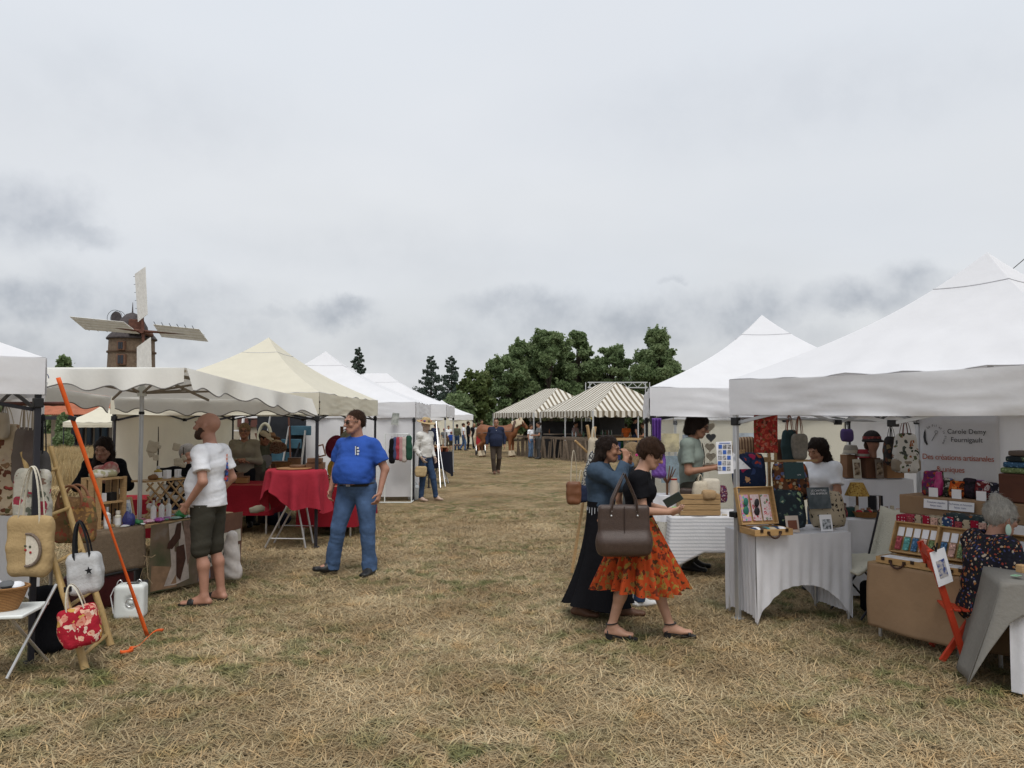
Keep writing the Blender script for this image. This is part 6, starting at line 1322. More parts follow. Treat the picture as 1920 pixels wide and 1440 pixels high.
# white plastic box at the front of the soap table
jc = G(245, 1158); jt = thing('heater_box', 'white plastic box with round dish standing on the grass by the banner', 'box', jc, .18)
s = SDF((-.18, -.13, 0), (.18, .13, .36), .010); s.rbox((0, 0, .15), (.125, .085, .15), .035); s.ell((.02, -.115, .15), (.075, .055, .075), None, .01, 'd'); s.build('shell', WHITEP, jt); MB().tube([(.02 + .036 * math.cos(a), -.088, .15 + .036 * math.sin(a)) for a in np.linspace(0, 6.28, 20)], .006, 6, False).build('dish_ring', STEEL, jt); MB().ball((.02, -.075, .15), (.022, .016, .022)).build('dish_knob', WHITEP, jt); MB().box((.02, -.02, .302), (.10, .03, .012)).build('handle', BLACKP, jt)
for x in (-.10, .06): MB().tube(arc((x - .02, 0, .29), (x + .03, 0, .29), .04), .004, 5).build('wire_loop', STEEL, jt)
MB().tube([(-.13, -.03, .27), (-.16, -.03, .2), (-.145, -.03, .12), (-.13, -.04, .05)], .005, 6).build('cable', PAPER, jt)
s = SDF((-.35, -.2, 0), (.35, .2, .42), .018); s.rbox((0, 0, .17), (.28, .15, .17), .05); tt = thing('plastic_tub', 'dark red and black plastic tub under the burlap cover', 'tub', on(195, .1, 0), tang); s.build('tub', M('dark_red_plastic', (.05, .008, .01), .4), tt); MB().tube([(-.29, -.155, .32), (.29, -.155, .32)], .012, 6).build('rim', BLACKP, tt)
tw = MB(); base_p = MW[tb] @ Vector((bx0 - .06, -.40, .42))
for k in range(5): tw.tube([base_p + Vector((.0, 0, 0)), base_p + Vector((.06 * math.cos(k * 1.3), -.02, .05 * math.sin(k * 1.3) + (-.15 if k > 2 else 0))), base_p + Vector((.09 * math.cos(k * 1.3 + .3), 0, .02 - (.28 if k > 2 else 0)))], .003, 4)
single(tw, 'twine', M('twine', (.35, .26, .16), .9), 'loose twine tied at the gap between burlap and banner', 'twine')
# ------------------------------------------------------------------ goods builders for the right stalls
def onl(o, d, nrm):
    d = Vector(d).normalized(); nrm = Vector(nrm).normalized()
    def f(px, dd, z):
        k = (px - 960) / FPX / math.cos(PITCH); q = Vector(o) + nrm * dd; s = (k * q.y - q.x) / (d.x - k * d.y); p = q + d * s; return Vector((p.x, p.y, z))
    return f
def cushion(label, p, w, h, mat, yaw=0, lean=.2, th=.09, name='cushion', group=None):
    t = MB()
    for sg in (-1, 1):
        def f(u, v, sg=sg):
            x, z = 2 * u - 1, 2 * v - 1; e = max(0, (1 - abs(x) ** 3.5) * (1 - abs(z) ** 3.5)) ** .6; pin = 1 - .10 * (x * x * z * z); return (x * w / 2 * (1 - .06 * (1 - z * z) * 0) * pin, sg * th * e + .006 * math.sin(9 * x + 5 * z) * e, h / 2 + z * h / 2 * pin)
        t.sheet(f if sg < 0 else (lambda u, v: f(1 - u, v)), 18, 18)
    R = Euler((-lean, 0, yaw)).to_matrix(); t.v = [tuple(R @ Vector(q) + Vector(p)) for q in t.v]
    return single(t, name, mat, label, 'cushion', group, angle=0)
def book(label, p, w, h, cover, yaw=0, lean=.2, th=.02, lines=(), lcol=None, pic=None, name='book', cat='book', ink=None):
    t = thing(name, label, cat, p, yaw, None, -lean)
    MB().box((0, 0, h / 2), (w, th, h)).build('cover', cover, t, bevel=.002)
    if th > .012: MB().box((.003, 0, h / 2), (w * .985, th * .7, h * .97)).build('pages', PAPER, t)
    if pic: MB().box((pic[0] * w, -th / 2 - .001, pic[1] * h), (pic[2] * w, .002, pic[3] * h)).build('cover_picture', pic[4], t)
    R = Euler((-lean, 0, yaw)).to_matrix()
    for (tx, sz, x, z) in lines: text_mesh(tx, sz, ink or PAPER, t, Vector(p) + R @ Vector((x * w, -th / 2 - .003, z * h)), R @ Vector((1, 0, 0)), R @ Vector((0, 0, 1)), align='CENTER', off=.001)
    return t
CASEW = M('case_wood', (.44, .27, .115), .45, .18, 8, .2, 40, stretch=(1, 1, 6)); BRONZE = M('bronze_fitting', (.045, .028, .018), .4, .1, metal=.4)
def suitcase(label, p, w, d, yaw, lid=1.25, hgt=.055, hl_=None, wood=None):
    t = thing('wooden_case', label, 'case', p, yaw); wd = wood or CASEW; hl_ = hl_ or d; e = .01
    MB().box((0, 0, .004), (w, d, .008)).build('floor', wd, t)
    for y in (-d / 2, d / 2): MB().box((0, y, hgt / 2), (w, e, hgt)).build('side', wd, t, bevel=.002)
    for x in (-w / 2 + e / 2, w / 2 - e / 2): MB().box((x, 0, hgt / 2), (e, d - e, hgt - .001)).build('side', wd, t, bevel=.002)
    lo = bpy.data.objects.new('lid', None); COL.objects.link(lo); lo.parent = t; MW[lo] = MW[t]
    R = Matrix.Rotation(lid, 3, 'X'); O = Vector((0, d / 2 + .004, hgt + .004))
    def LB(c, sz, nm): c = O + R @ Vector(c); MB().box(c, sz, R).build(nm, wd, lo, bevel=.002)
    LB((0, hl_ / 2, -.004), (w, hl_, .006), 'lid_panel'); 
    for y in (.005, hl_ - .005): LB((0, y, .022), (w, e, .05), 'lid_side')
    for x in (-w / 2 + .005, w / 2 - .005): LB((x, hl_ / 2, .022), (e, hl_ - .02, .049), 'lid_side')
    MB().tube(arc((-.055, -d / 2 - .012, hgt * .5), (.055, -d / 2 - .012, hgt * .5), -.045, 12, (0, -.012, 0)), .008, 8).build('handle', M('handle_leather', (.05, .022, .015), .5), t)
    for x in (-.055, .055): MB().box((x, -d / 2 - .009, hgt * .5), (.024, .012, .024)).build('handle_mount', BRONZE, t)
    for x in (-w * .33, w * .33): MB().box((x, -d / 2 - .008, hgt * .8), (.026, .010, .026)).build('latch', BRONZE, t)
    return t, O, R
def drape(label_t, mat, x0, x1, y0, y1, z, hem, ang, org, name='cloth_cover', folds=.012, parent=None, front_hem=None, k=9):
    """cloth over a box table: local frame at org turned by ang; one sheet wrapped round front, top and sides"""
    R = Matrix.Rotation(ang, 3, 'Z'); org = Vector(org)
    def pt(u, v):                                   # ring round the table edge, v = 0 centre of top .. 1 hem
        per = [(x0, y0), (x1, y0), (x1, y1), (x0, y1)]; L = [abs(x1 - x0), abs(y1 - y0)] * 2; s = u * sum(L); i = 0
        while i < 3 and s > L[i]: s -= L[i]; i += 1
        a, b = per[i], per[(i + 1) % 4]; f = s / L[i]; px_, py_ = a[0] + (b[0] - a[0]) * f, a[1] + (b[1] - a[1]) * f; cx, cy = (x0 + x1) / 2, (y0 + y1) / 2
        if v < .3: g = v / .3; return tuple(org + R @ Vector((cx + (px_ - cx) * g, cy + (py_ - cy) * g, z)))
        g = (v - .3) / .7; tot = u * sum(L); w = folds * math.sin(tot * k + 2 * math.sin(tot * 3)) * g + .02 * g; n = Vector((px_ - cx, py_ - cy, 0)); n = Vector((0 if abs(n.x) / abs(x1 - x0) < abs(n.y) / abs(y1 - y0) else math.copysign(1, n.x), 0 if abs(n.x) / abs(x1 - x0) >= abs(n.y) / abs(y1 - y0) else math.copysign(1, n.y), 0))
        return tuple(org + R @ (Vector((px_, py_, z - (z - hem) * g)) + n * w))
    m = MB(); m.sheet(pt, 120, 16, True); return m.build(name, mat, parent, True, angle=50)

TABWHITE = fabric('white_tablecloth', (.74, .74, .77), trans=.10, bump=.15, bs=20)
# ---- front white table of the near right tent (stretch cover with arch)
E1 = Vector((.975, .222, 0)); N1 = Vector((-.222, .975, 0)); P1 = Vector((2.075, 6.60, 0)); Z1 = .762; TW, TD = .92, .52
on1 = onl(P1, E1, N1); t1 = thing('market_table', 'white stretch-covered table with arched front beside the grey tent leg', 'table', P1 + E1 * TW / 2 + N1 * TD / 2, math.atan2(E1.y, E1.x))
MB().sheet(lambda u, v: tuple(P1 + E1 * (TW * u) + N1 * (TD * v) + Vector((0, 0, Z1 - .006 * math.sin(3.1 * u)))), 12, 8).build('cover_top', TABWHITE, t1, True)
def panel(o, d, L, nrm, arch, flat=2.5):
    def f(u, v):
        zb = .015 + arch * (1 - abs(2 * u - 1) ** flat); z = Z1 + (zb - Z1) * v; pinch = .035 * v * (1 - abs(2 * u - 1)) ** .5 ; w = .012 * v * math.sin(u * 26 + 3 * v) * (abs(2 * u - 1) ** 1.2) + .008 * v * math.sin(u * 60); return tuple(o + d * (L * u) + nrm * (w - pinch * .8 + .004) + Vector((0, 0, z)))
    m = MB(); m.sheet(f, 60, 24); return m.build('cover_panel', TABWHITE, t1, True, angle=60)
panel(P1, E1, TW, N1 * -1, .30); panel(P1 + N1 * TD, N1 * -1, TD, E1 * -1, .05, 6); panel(P1 + E1 * TW, N1, TD, E1, .05, 6); panel(P1 + E1 * TW + N1 * TD, E1 * -1, TW, N1, .30)
for a in (0.02, TW - .02):
    for b in (.02, TD - .02): q = P1 + E1 * a + N1 * b; MB().tube([q + Vector((0, 0, .005)), q + Vector((0, 0, Z1 - .01))], .013, 8).build('leg', STEEL, t1, True)
FLOR1 = fabric('midnight_floral', (.02, .03, .07), pattern=P_floral((.012, .02, .05), [(.42, .09, .03), (.03, .05, .13), (.30, .02, .07), (.44, .24, .12), (.02, .035, .09)], 11, .44, .18, (.36, .05, .03), .05, 26))
OWLS = fabric('owl_print', (.2, .1, .05), pattern=P_floral((.12, .05, .025), [(.42, .33, .22), (.40, .09, .03), (.05, .04, .05), (.12, .15, .30), (.35, .2, .08), (.03, .02, .02)], 26, .52, .2, (.02, .015, .015), .02, 40))
DGREEN = fabric('dark_botanical', (.03, .05, .05), pattern=P_floral((.022, .03, .036), [(.30, .40, .22), (.05, .09, .08), (.035, .05, .055), (.10, .14, .09), (.04, .06, .07)], 17, .40, .14, (.40, .45, .30), .06, 30))
CATP = fabric('cat_print', (.5, .4, .3), pattern=P_floral((.42, .35, .25), [(.025, .02, .018)], 21, .30, 0, None, .06, 34, .25))
yaw1 = math.atan2(E1.y, E1.x)
# wooden screens behind
scr = thing('wooden_screen', 'folded light wood boards standing at the back of the white table', 'boards', on1(1385, .42, Z1))
for k in range(4): MB().box(on1(1378 + 5 * k, .40 + .012 * k, Z1 + .36), (.022, .014, .70), yaw1 + .3).build('board', WOOD, scr, True, bevel=.002)
for px in (1440, 1452): MB().box(on1(px, .50, Z1 + .42), (.024, .018, .84), yaw1).build('board', WOOD, scr, True, bevel=.002)
for z in (.30, .62): MB().box(on1(1410, .50, Z1 + z), (.36, .02, .03), yaw1).build('crossbar', WOOD, scr, True)
MB().box(on1(1480, .48, Z1 + .60), (.56, .015, .02), yaw1).build('crossbar', WOOD, scr, True)
cushion('cushion with dark blue ground and big orange flowers', on1(1404, .40, 1.09), .33, .36, FLOR1, yaw1, .14)
cushion('cushion crowded with small brown and orange owl-like faces', on1(1483, .34, 1.00), .36, .36, OWLS, yaw1, .16)
cushion('dark green botanical cushion in the middle of the white table', on1(1478, .22, Z1 + .005), .33, .36, DGREEN, yaw1, .22)
cushion('beige cushion with rows of small black cats at the right of the white table', on1(1550, .20, Z1 + .005), .35, .34, CATP, yaw1, .22)
book('dark teal picture book lying on the owl cushion', on1(1488, .22, 1.215), .20, .15, M('teal_cover', (.018, .05, .055), .4), yaw1, .2, .012, [('JUSTE', .014, .2, .2)])
book('grey-blue picture book with white title between the cushions', on1(1534, .12, .955), .22, .19, M('slate_cover', pattern=P_noise((.05, .065, .075), (.12, .14, .15), 9, .4, .65)), yaw1, .2, .014, [('LE CHATEAU', .026, 0, .80), ('DES ANIMAUX', .026, 0, .66)])
book('small card with brown round picture in front of the botanical cushion', on1(1483, .05, Z1 + .004), .125, .145, M('cream_card', (.50, .42, .36), .6), yaw1, .2, .006, [], None, (0, .45, .7, .55, M('brown_bear', (.16, .055, .03), .6, .2)), 'greeting_card', 'card')
book('small white card with black scribble drawing before the cat cushion', on1(1546, .05, Z1 + .004), .12, .145, PAPER, yaw1, .2, .006, [], None, (0, .42, .7, .6, M('scribble', pattern=P_noise((.05, .06, .07), (.5, .52, .55), 40, .4, .6))), 'greeting_card', 'card')
cs1, O1, RR1 = suitcase('open wooden case with hair bows at the front corner of the white table', on1(1432, .03, Z1 + .006), .36, .24, yaw1 + .02, 1.30, .055, .33)
for k, (x, m_) in enumerate(((-.105, P_floral((.5, .3, .4), [(.1, .4, .35), (.6, .5, .1), (.5, .15, .3)], 40)), (0, P_floral((.55, .42, .42), [(.4, .06, .08), (.6, .5, .5)], 40)), (.10, P_floral((.6, .5, .5), [(.45, .05, .08), (.12, .2, .1), (.6, .3, .3)], 34)))):
    c = O1 + RR1 @ Vector((x, .15, .012)); MB().box(c, (.085, .23, .006), RR1).build('fabric_card', fabric('card_print_%d' % k, (.5, .4, .4), pattern=m_), cs1)
for k, (x, y) in enumerate(((-.105, .16), (.0, .15))):
    c = O1 + RR1 @ Vector((x, y, .03)); m_ = [M('bow_green', (.03, .16, .12), .6), M('bow_black', (.02, .02, .022), .6)][k]; b_ = MB(); b_.ball(c + Vector((0, 0, .038)), (.024, .012, .038), 10, 6); b_.ball(c - Vector((0, 0, .038)), (.028, .012, .04), 10, 6); b_.build('bow', m_, cs1)
for k in range(7): MB().ball((-.14 + .045 * k, -.03 + .03 * (k % 2), .04), (.035, .06, .022), 10, 6).build('ribbon_piece', [D_DARK, TEE, BROWNC, SAT('teal2', (.05, .2, .22)), CATP][k % 5], cs1)
# hanging things at the front bar
bar = MB(); b0, b1 = W(1378, 783, 6.95), W(1700, 790, 8.2); bar.tube([b0, b1], .012, 8); single(bar, 'hanging_bar', ALU, 'grey bar under the near right tent with bags hanging from it', 'bar')
REDFAB = fabric('red_meadow', (.4, .05, .04), pattern=P_floral((.30, .03, .025), [(.45, .07, .05), (.16, .10, .035), (.40, .16, .12), (.10, .03, .02), (.48, .10, .06)], 34, .5, .16, (.2, .05, .03), .05, 34))
rf_ = W(1436, 776, 7.0); MB_ = MB(); rw, rh = 44 / FPX * 7.0, 73 / FPX * 7.0
MB_.sheet(lambda u, v: (rf_.x + rw * (u - .5), rf_.y + .014 * math.sin(7 * u + 2 * v), rf_.z - rh * v), 20, 20); o = MB_.build('hanging_fabric', REDFAB, None, True, thick=.01, angle=0); tag(o, 'red flowered fabric panel hanging at the front of the near right tent', 'fabric')
tote('dark petrol tote bag hanging under the near right tent', 1481, 808, 866, 24, 7.3, fabric('petrol', (.03, .055, .06)), 30, M('tan_handle', (.25, .10, .06), .6), .008, thick=.04, taper=1.0)
tote('grey tote bag with blue base hanging beside the petrol one', 1499, 815, 860, 24, 7.25, fabric('grey_linen', (.22, .205, .18), pattern=P_noise((.24, .22, .19), (.2, .19, .165), 40)), 34, M('tan_handle'), .008, thick=.04)
st_ = tote('brown striped fabric bag with white price tag', 1395, 822, 856, 36, 7.35, fabric('brown_stripe', (.2, .1, .06), pattern=P_stripes((.30, .21, .13), (.10, .055, .035), 36, .55, 0)), 0, thick=.05, rad=.04)
tb_ = tote('dark brown felt bag with white tag behind the red fabric', 1467, 826, 866, 24, 7.4, fabric('felt_brown', (.09, .04, .025)), 0, thick=.04, rad=.04); MB().box((0, -.05, .10), (.035, .004, .07)).build('price_tag', PAPER, tb_)
lb = tote('white leaf-print bag with beige base hanging by the banner', 1699, 815, 884, 46, 7.75, fabric('leaf_print', (.5, .5, .5), pattern=P_floral((.60, .58, .54), [(.04, .05, .03), (.10, .12, .06), (.6, .58, .54), (.28, .10, .04), (.07, .08, .07)], 20, .46, .0, None, .16, 10)), 26, M('handle_red', (.13, .03, .025), .6), .007, thick=.06, taper=.72)
MB().box((0, 0, .065), (.262, .128, .13)).build('base_band', fabric('beige_base', (.27, .225, .17)), lb, bevel=.03)
tote('dark leaf-print bag behind the white one', 1672, 820, 872, 30, 7.95, fabric('dark_leaf', (.1, .08, .05), pattern=P_floral((.035, .03, .03), [(.20, .15, .08), (.12, .05, .03), (.05, .045, .04)], 20, .5, 0, None, .12, 12)), 20, STRAP, .006, thick=.05, taper=.6)
# ---- white draped tiers at the back
tz = thing('display_table', 'white-draped two-tier display at the back of the near right tent', 'table', W(1635, 1030, 7.7) * Vector((1, 1, 0)) if False else (W(1635, 900, 7.75).x, 7.75, 0))
drape('', TABWHITE, -.42, .42, -.25, .25, .79, .06, .12, (W(1636, 900, 7.78).x, 7.78, 0), parent=tz); drape('', TABWHITE, -.36, .36, -.16, .16, 1.13, .5, .12, (W(1636, 900, 8.22).x, 8.22, 0), name='upper_cover', parent=tz)
CARD = M('cardboard', (.20, .105, .055), .8, .15, 6)
def onb(px, Y, z): v = W(px, 880, Y); return Vector((v.x, Y, z))
single(MB().box(onb(1592, 8.16, 1.135 + .12), (.12, .14, .24), .1), 'cardboard_box', CARD, 'tall brown box at the left of the upper white tier', 'box', bevel=.004)
single(MB().box(onb(1631, 8.12, 1.135 + .105), (.16, .14, .21), .1), 'cardboard_box', M('cardboard_dark', (.12, .055, .03), .8, .15), 'dark brown box under the hatted display head', 'box', bevel=.004)
single(MB().box(onb(1672, 8.14, 1.135 + .085), (.19, .14, .17), .1), 'cardboard_box', M('cardboard_light', (.30, .16, .075), .8, .15), 'light brown box at the right of the upper white tier', 'box', bevel=.004)
for k, (px, l) in enumerate(((1608, 'upright framed print left of the dark brown box'), (1650, 'upright framed print right of the dark brown box'))): book(l, onb(px, 8.0, 1.135), .085, .20, [M('cream_board', (.48, .44, .36), .7), M('grey_board', (.2, .16, .13), .7)][k], .1, .1, .008, [], None, (0, .5, .72, .66, M('sepia_%d' % k, pattern=P_noise((.08, .05, .03), (.36, .28, .2), 26, .42, .6))), 'art_print', 'print')
dh = thing('mannequin_bust', 'display head wearing a dark red and black cloche hat', 'display head', onb(1637, 8.12, 1.345), .2)
s = SDF((-.14, -.16, 0), (.14, .16, .34), .008); s.ell((0, 0, .16), (.062, .075, .09)).cap((0, 0, 0), (0, 0, .1), .04, .035, k=.03).ell((0, -.075, .145), (.012, .016, .016)); s.plane((0, 0, 0), (0, 0, -1)); s.build('head', SK_RED, dh)
s = SDF((-.16, -.18, .1), (.16, .16, .36), .008); s.ell((0, .01, .20), (.085, .095, .09)).ell((0, -.01, .175), (.105, .12, .02)); s.plane((0, 0, .165), (0, 0, -1)); s.build('hat', fabric('hat_black', (.02, .016, .016)), dh); MB().lathe([(.089, .19), (.087, .225)], (0, .01, 0), 20, None, 1, 1.1).build('hat_band', fabric('hat_band', (.22, .04, .04), pattern=P_floral((.16, .03, .03), [(.3, .1, .08), (.1, .05, .05)], 50)), dh); MB().ball((0, .03, .13), (.072, .06, .07)).build('wig', H_BROWN, dh)
def hat(label, p, crown, brim, hgt, mat, tilt=0, yaw=0, band=None):
    t = thing('hat', label, 'hat', p, yaw, None, tilt); MB().lathe([(brim, .004), (brim * .985, .010), (crown * 1.06, .014), (crown, hgt * .6), (crown * .82, hgt * .95), (crown * .4, hgt), (.001, hgt)], n=22, sy=1.15).build('crown', mat, t)
    if band: MB().lathe([(crown * 1.07, .018), (crown * 1.04, .045)], n=22, sy=1.15).build('band', band, t)
    return t
hat('grey and beige bucket hat on the tall brown box', onb(1596, 8.15, 1.38), .07, .085, .10, fabric('hat_grey', (.24, .22, .19)), band=fabric('hat_sand', (.40, .36, .29))); hat('red and grey bucket hat beside the display head', onb(1617, 8.1, 1.345), .065, .08, .09, fabric('hat_red', (.24, .03, .04)), band=fabric('hat_grey'))
tote('purple and blue small bag hanging above the grey hat', 1588, 806, 826, 16, 8.0, fabric('violet_cloth', (.07, .045, .13)), 20, STRAP, .006, thick=.03)
lampt = thing('table_lamp', 'small lamp with mustard patterned shade on the white display', 'lamp', onb(1606, 7.72, .79)); MB().lathe([(.05, 0), (.05, .02), (.015, .04), (.012, .22)], n=14).build('base', DARKWOOD, lampt); MB().lathe([(.115, .20), (.06, .325)], n=24).build('shade', fabric('mustard', (.4, .25, .05), pattern=P_floral((.38, .24, .06), [(.18, .09, .03), (.46, .32, .10)], 60)), lampt, thick=.004)
ob = thing('oval_basket', 'oval brown basket with small ribbons on the white display', 'basket', onb(1624, 7.58, .795), .1); MB().lathe([(.11, 0), (.14, .05), (.145, .055), (.135, .05), (.10, .01)], n=26, sy=.7).build('bowl', WICKER, ob)
for k in range(6): MB().ball((-.08 + .032 * k, .02 * math.sin(2 * k), .05), (.03, .035, .02), 10, 6).build('ribbon', [REDC, BEIGEC, BROWNC][k % 3], ob)
single(MB().box(onb(1592, 7.66, .79 + .045), (.11, .09, .09), .1), 'gift_box', M('green_box', (.02, .06, .055), .5), 'dark green box with small label beside the lamp', 'box', bevel=.003)
single(MB().box(onb(1577, 7.62, .79 + .07), (.06, .08, .14), .1), 'fabric_stack', fabric('stack_print', (.2, .1, .1), pattern=P_floral((.1, .06, .06), [(.3, .1, .1), (.3, .25, .2)], 50)), 'small dark patterned fabric stack at the left end of the white display', 'fabric', bevel=.01)
for k in range(4): single(MB().box(onb(1634 + 4 * k, 7.72, .79 + .10), (.012, .09, .20), .5), 'notebook', [INK, PAPER, TAUPEB, INK][k], 'slim notebook leaning in the row right of the lamp', 'notebook', 'notebooks beside the lamp')
# ---- cream covered folding chair
ch = thing('folding_chair', 'black folding chair under a cream fleece cover', 'chair', (W(1622, 1050, 7.0).x, 7.0, 0), .25)
for y in (-.2, .2):
    MB().tube([(-.22, y, .01), (.2, y, .46)], .010, 8).build('leg', BLACKM, ch); MB().tube([(.22, y, .01), (-.2, y, .46)], .010, 8).build('leg', BLACKM, ch); MB().tube([(.18, y, .42), (.32, y, .88)], .010, 8).build('back_post', BLACKM, ch)
FLEECE = fabric('cream_fleece', (.62, .60, .50), bump=.6, bs=90)
MB().sheet(lambda u, v: (-.27 + .52 * min(u / .55, 1) + (.14 * (u - .55) / .45 if u > .55 else 0), -.24 + .48 * v, .49 - .08 * math.exp(-(u / .12) ** 2) + (.43 * (u - .55) / .45 if u > .55 else 0) + .01 * math.sin(9 * v + 5 * u)), 26, 14).build('fleece_cover', FLEECE, ch, thick=.03)
s = SDF((-.2, -.16, 0), (.2, .16, .34), .016); s.rbox((0, 0, .14), (.15, .11, .14), .05); s.disp(lambda X, Y_, Z: .012 * fold(X, Y_, Z, 8, 12.0)); t = thing('black_bag', 'black bag lying under the cream-covered chair', 'bag', (W(1648, 1060, 7.05).x, 7.05, .0)); s.build('body', BLACKC, t)
# ---- name banner on the back wall
bq = c1 + v1 * 2.93; BN = v1 * -1
def bpt(t_, z, off=.03): return bq + u1 * t_ + BN * off + Vector((0, 0, z))
bt_ = thing('cloth_banner', 'white name banner with orange and black lettering on the back wall', 'banner', bpt(.46, 1.12)); bm_ = MB(); bm_.sheet(lambda u, v: tuple(bpt(.08 + .80 * u, 1.785 - .72 * v, .05 + .006 * math.sin(9 * u + 2 * v))), 16, 8); bm_.build('sheet', M('banner_white', (.66, .66, .68), .6, .03), bt_, True, thick=.004)
OINK = M('orange_ink', (.42, .085, .035), .7, 0)
ux = u1; TXo = .062
text_mesh('Carole Demy', .070, INK, bt_, bpt(.57, 1.60, TXo), ux, (0, 0, 1), align='CENTER'); text_mesh('Fournigault', .070, INK, bt_, bpt(.57, 1.515, TXo), ux, (0, 0, 1), align='CENTER')
text_mesh('Des créations artisanales', .082, OINK, bt_, bpt(.47, 1.325, TXo), ux, (0, 0, 1), align='CENTER', spacing=.9); text_mesh('& uniques', .082, OINK, bt_, bpt(.40, 1.20, TXo), ux, (0, 0, 1), align='CENTER', spacing=.9)
for i, chh in enumerate('Le Fil et la Plume'):
    a = math.radians(125 - i * 9.5)
    if chh != ' ': text_mesh(chh, .036, M('grey_ink', (.12, .12, .13), .8, 0), bt_, bpt(.24 + .105 * math.cos(a), 1.565 + .105 * math.sin(a), TXo), (ux * math.sin(a) + Vector((0, 0, -math.cos(a)))), (ux * math.cos(a) + Vector((0, 0, math.sin(a)))), 'ring_letter', 'CENTER')
fe = MB(); pl = [(-.012, .085), (-.028, .05), (-.036, .0), (-.028, -.05), (.0, -.09), (.012, -.075), (-.006, -.03), (-.008, .03)]; fe.add([tuple(bpt(.16 + x, 1.56 + y, TXo + .003)) for x, y in pl], [list(range(8))]); fe.build('feather_mark', M('feather_ink', (.05, .05, .055), .8, 0), bt_, True)
nd_ = MB(); nd_.tube([bpt(.215, 1.52, TXo + .003), bpt(.262, 1.60, TXo + .003)], .003, 5); nd_.tube([bpt(.265 + .016 * math.cos(a), 1.615 + .016 * math.sin(a), TXo + .003) for a in np.linspace(0, 6.28, 12)], .002, 5, False); nd_.build('needle_mark', M('grey_ink'), bt_, True)
# ---- right display table with kraft front
F0 = Vector((2.90, 6.30, 0)); on2 = onl(F0, u1, v1); ang2 = math.atan2(u1.y, u1.x); Z2 = .60
k2 = thing('display_table', 'long low display table with brown kraft paper front', 'table', F0 + u1 * .65 + v1 * .35, ang2)
MB().box((0, 0, Z2 - .02), (1.32, .72, .035)).build('table_top', WOODH, k2)
for x in (-.6, .6):
    for y in (-.3, .3): MB().tube([(x, y, .005), (x, y, Z2 - .04)], .015, 8).build('leg', STEEL, k2)
MB().sheet(lambda u, v: (-.655 + 1.31 * u, -.368 - .02 * v - .012 * math.sin(7 * u + 4 * v) * v - .008 * math.sin(19 * u + 3 * v), Z2 - .005 - (.50 + .02 * math.sin(5 * u)) * v), 50, 20).build('kraft_sheet', KRAFT, k2, thick=.002)
for j_, c_h in enumerate('&Co'): text_mesh(c_h, .16, INK, k2, MW[k2] @ Vector((.30 + .12 * j_, -.415, .30)), Matrix.Rotation(ang2, 3, 'Z') @ Vector((1, 0, 0)), (0, 0, 1), off=.004, shear=.2)
sh2 = thing('kraft_shelf', 'raised shelf wrapped in kraft paper behind the open cases', 'shelf', F0 + u1 * .65 + v1 * .78, ang2); MB().box((0, 0, 1.02), (1.5, .34, .16)).build('shelf_box', KRAFT, sh2, bevel=.008)
for x in (-.68, .68): MB().box((x, 0, .47), (.05, .28, .94)).build('support', WOOD, sh2)
sh3 = thing('step_shelf', 'black step shelf carrying the cases and folded pouches', 'shelf', F0 + u1 * .62 + v1 * .50, ang2); MB().box((0, .02, Z2 + .105), (1.25, .26, .20)).build('step', BLACKC, sh3, bevel=.006)
CARDS = [fabric('swatch_%d' % i, c, pattern=P_floral(c, [tuple(min(1, q * 1.8 + .05) for q in c), tuple(q * .5 for q in c)], 60)) for i, c in enumerate(((.30, .06, .07), (.10, .30, .28), (.05, .12, .22), (.55, .34, .28), (.16, .22, .10), (.25, .12, .3)))]
for k, (px, w_, l) in enumerate(((1690, .36, 'open wooden case with hair clips, left on the kraft table'), (1776, .36, 'open wooden case with fabric clips, middle of the kraft table'), (1868, .34, 'open wooden case with teal bows behind the red chair'))):
    c_, O_, R_2 = suitcase(l, on2(px, .10, Z2 + .004), w_, .22, ang2 + .02, 1.15, .05, .26)
    for j in range(5):
        x = -.13 + .066 * j; q = O_ + R_2 @ Vector((x, .185, .010)); MB().box(q, (.05, .075, .004), R_2).build('price_card', PAPER, c_); q = O_ + R_2 @ Vector((x, .085, .016)); MB().box(q, (.048, .11, .012), R_2).build('fabric_clip', CARDS[(j + k * 2) % 6], c_, bevel=.004)
    for j in range(4): MB().box((-.12 + .08 * j, -.02, .045), (.075, .14, .006), .1 * (j % 2)).build('paper_slip', PAPER, c_)
ZS = Z2 + .208
def case_stack(label, px, d, w, h, m1, m2=None, knob=True):
    p = on2(px, d, ZS); t = thing('fabric_case', label, 'case', p, ang2); MB().box((0, 0, h * .25), (w, .16, h * .5)).build('tray', m2 or BLACKP, t, bevel=.004); MB().box((0, .005, h * .75), (w * .98, .15, h * .48)).build('folded_fabric', m1, t, bevel=.014)
    if knob: MB().tube(arc((-.03, -.082, h * .22), (.03, -.082, h * .22), .016, 8), .003, 5).build('pull', STEEL, t)
    return t
POLKA = fabric('red_polka', (.3, .02, .04), pattern=P_floral((.30, .012, .035), [(.6, .4, .45)], 40, .22, 0, None, 0, 30, .2))
case_stack('black tray with folded red polka dot fabric', 1704, .42, .21, .15, POLKA); case_stack('light wood tray with folded black-cat print fabric', 1750, .42, .20, .16, CATP, CASEW)
case_stack('big folded dark green flowered fabric on the right of the step shelf', 1812, .42, .36, .20, fabric('green_meadow', (.05, .07, .07), pattern=P_floral((.03, .045, .05), [(.5, .48, .42), (.04, .06, .06), (.25, .10, .04), (.05, .07, .07)], 26, .36, .1, (.4, .3, .05), .05, 30)), NAVY, False)
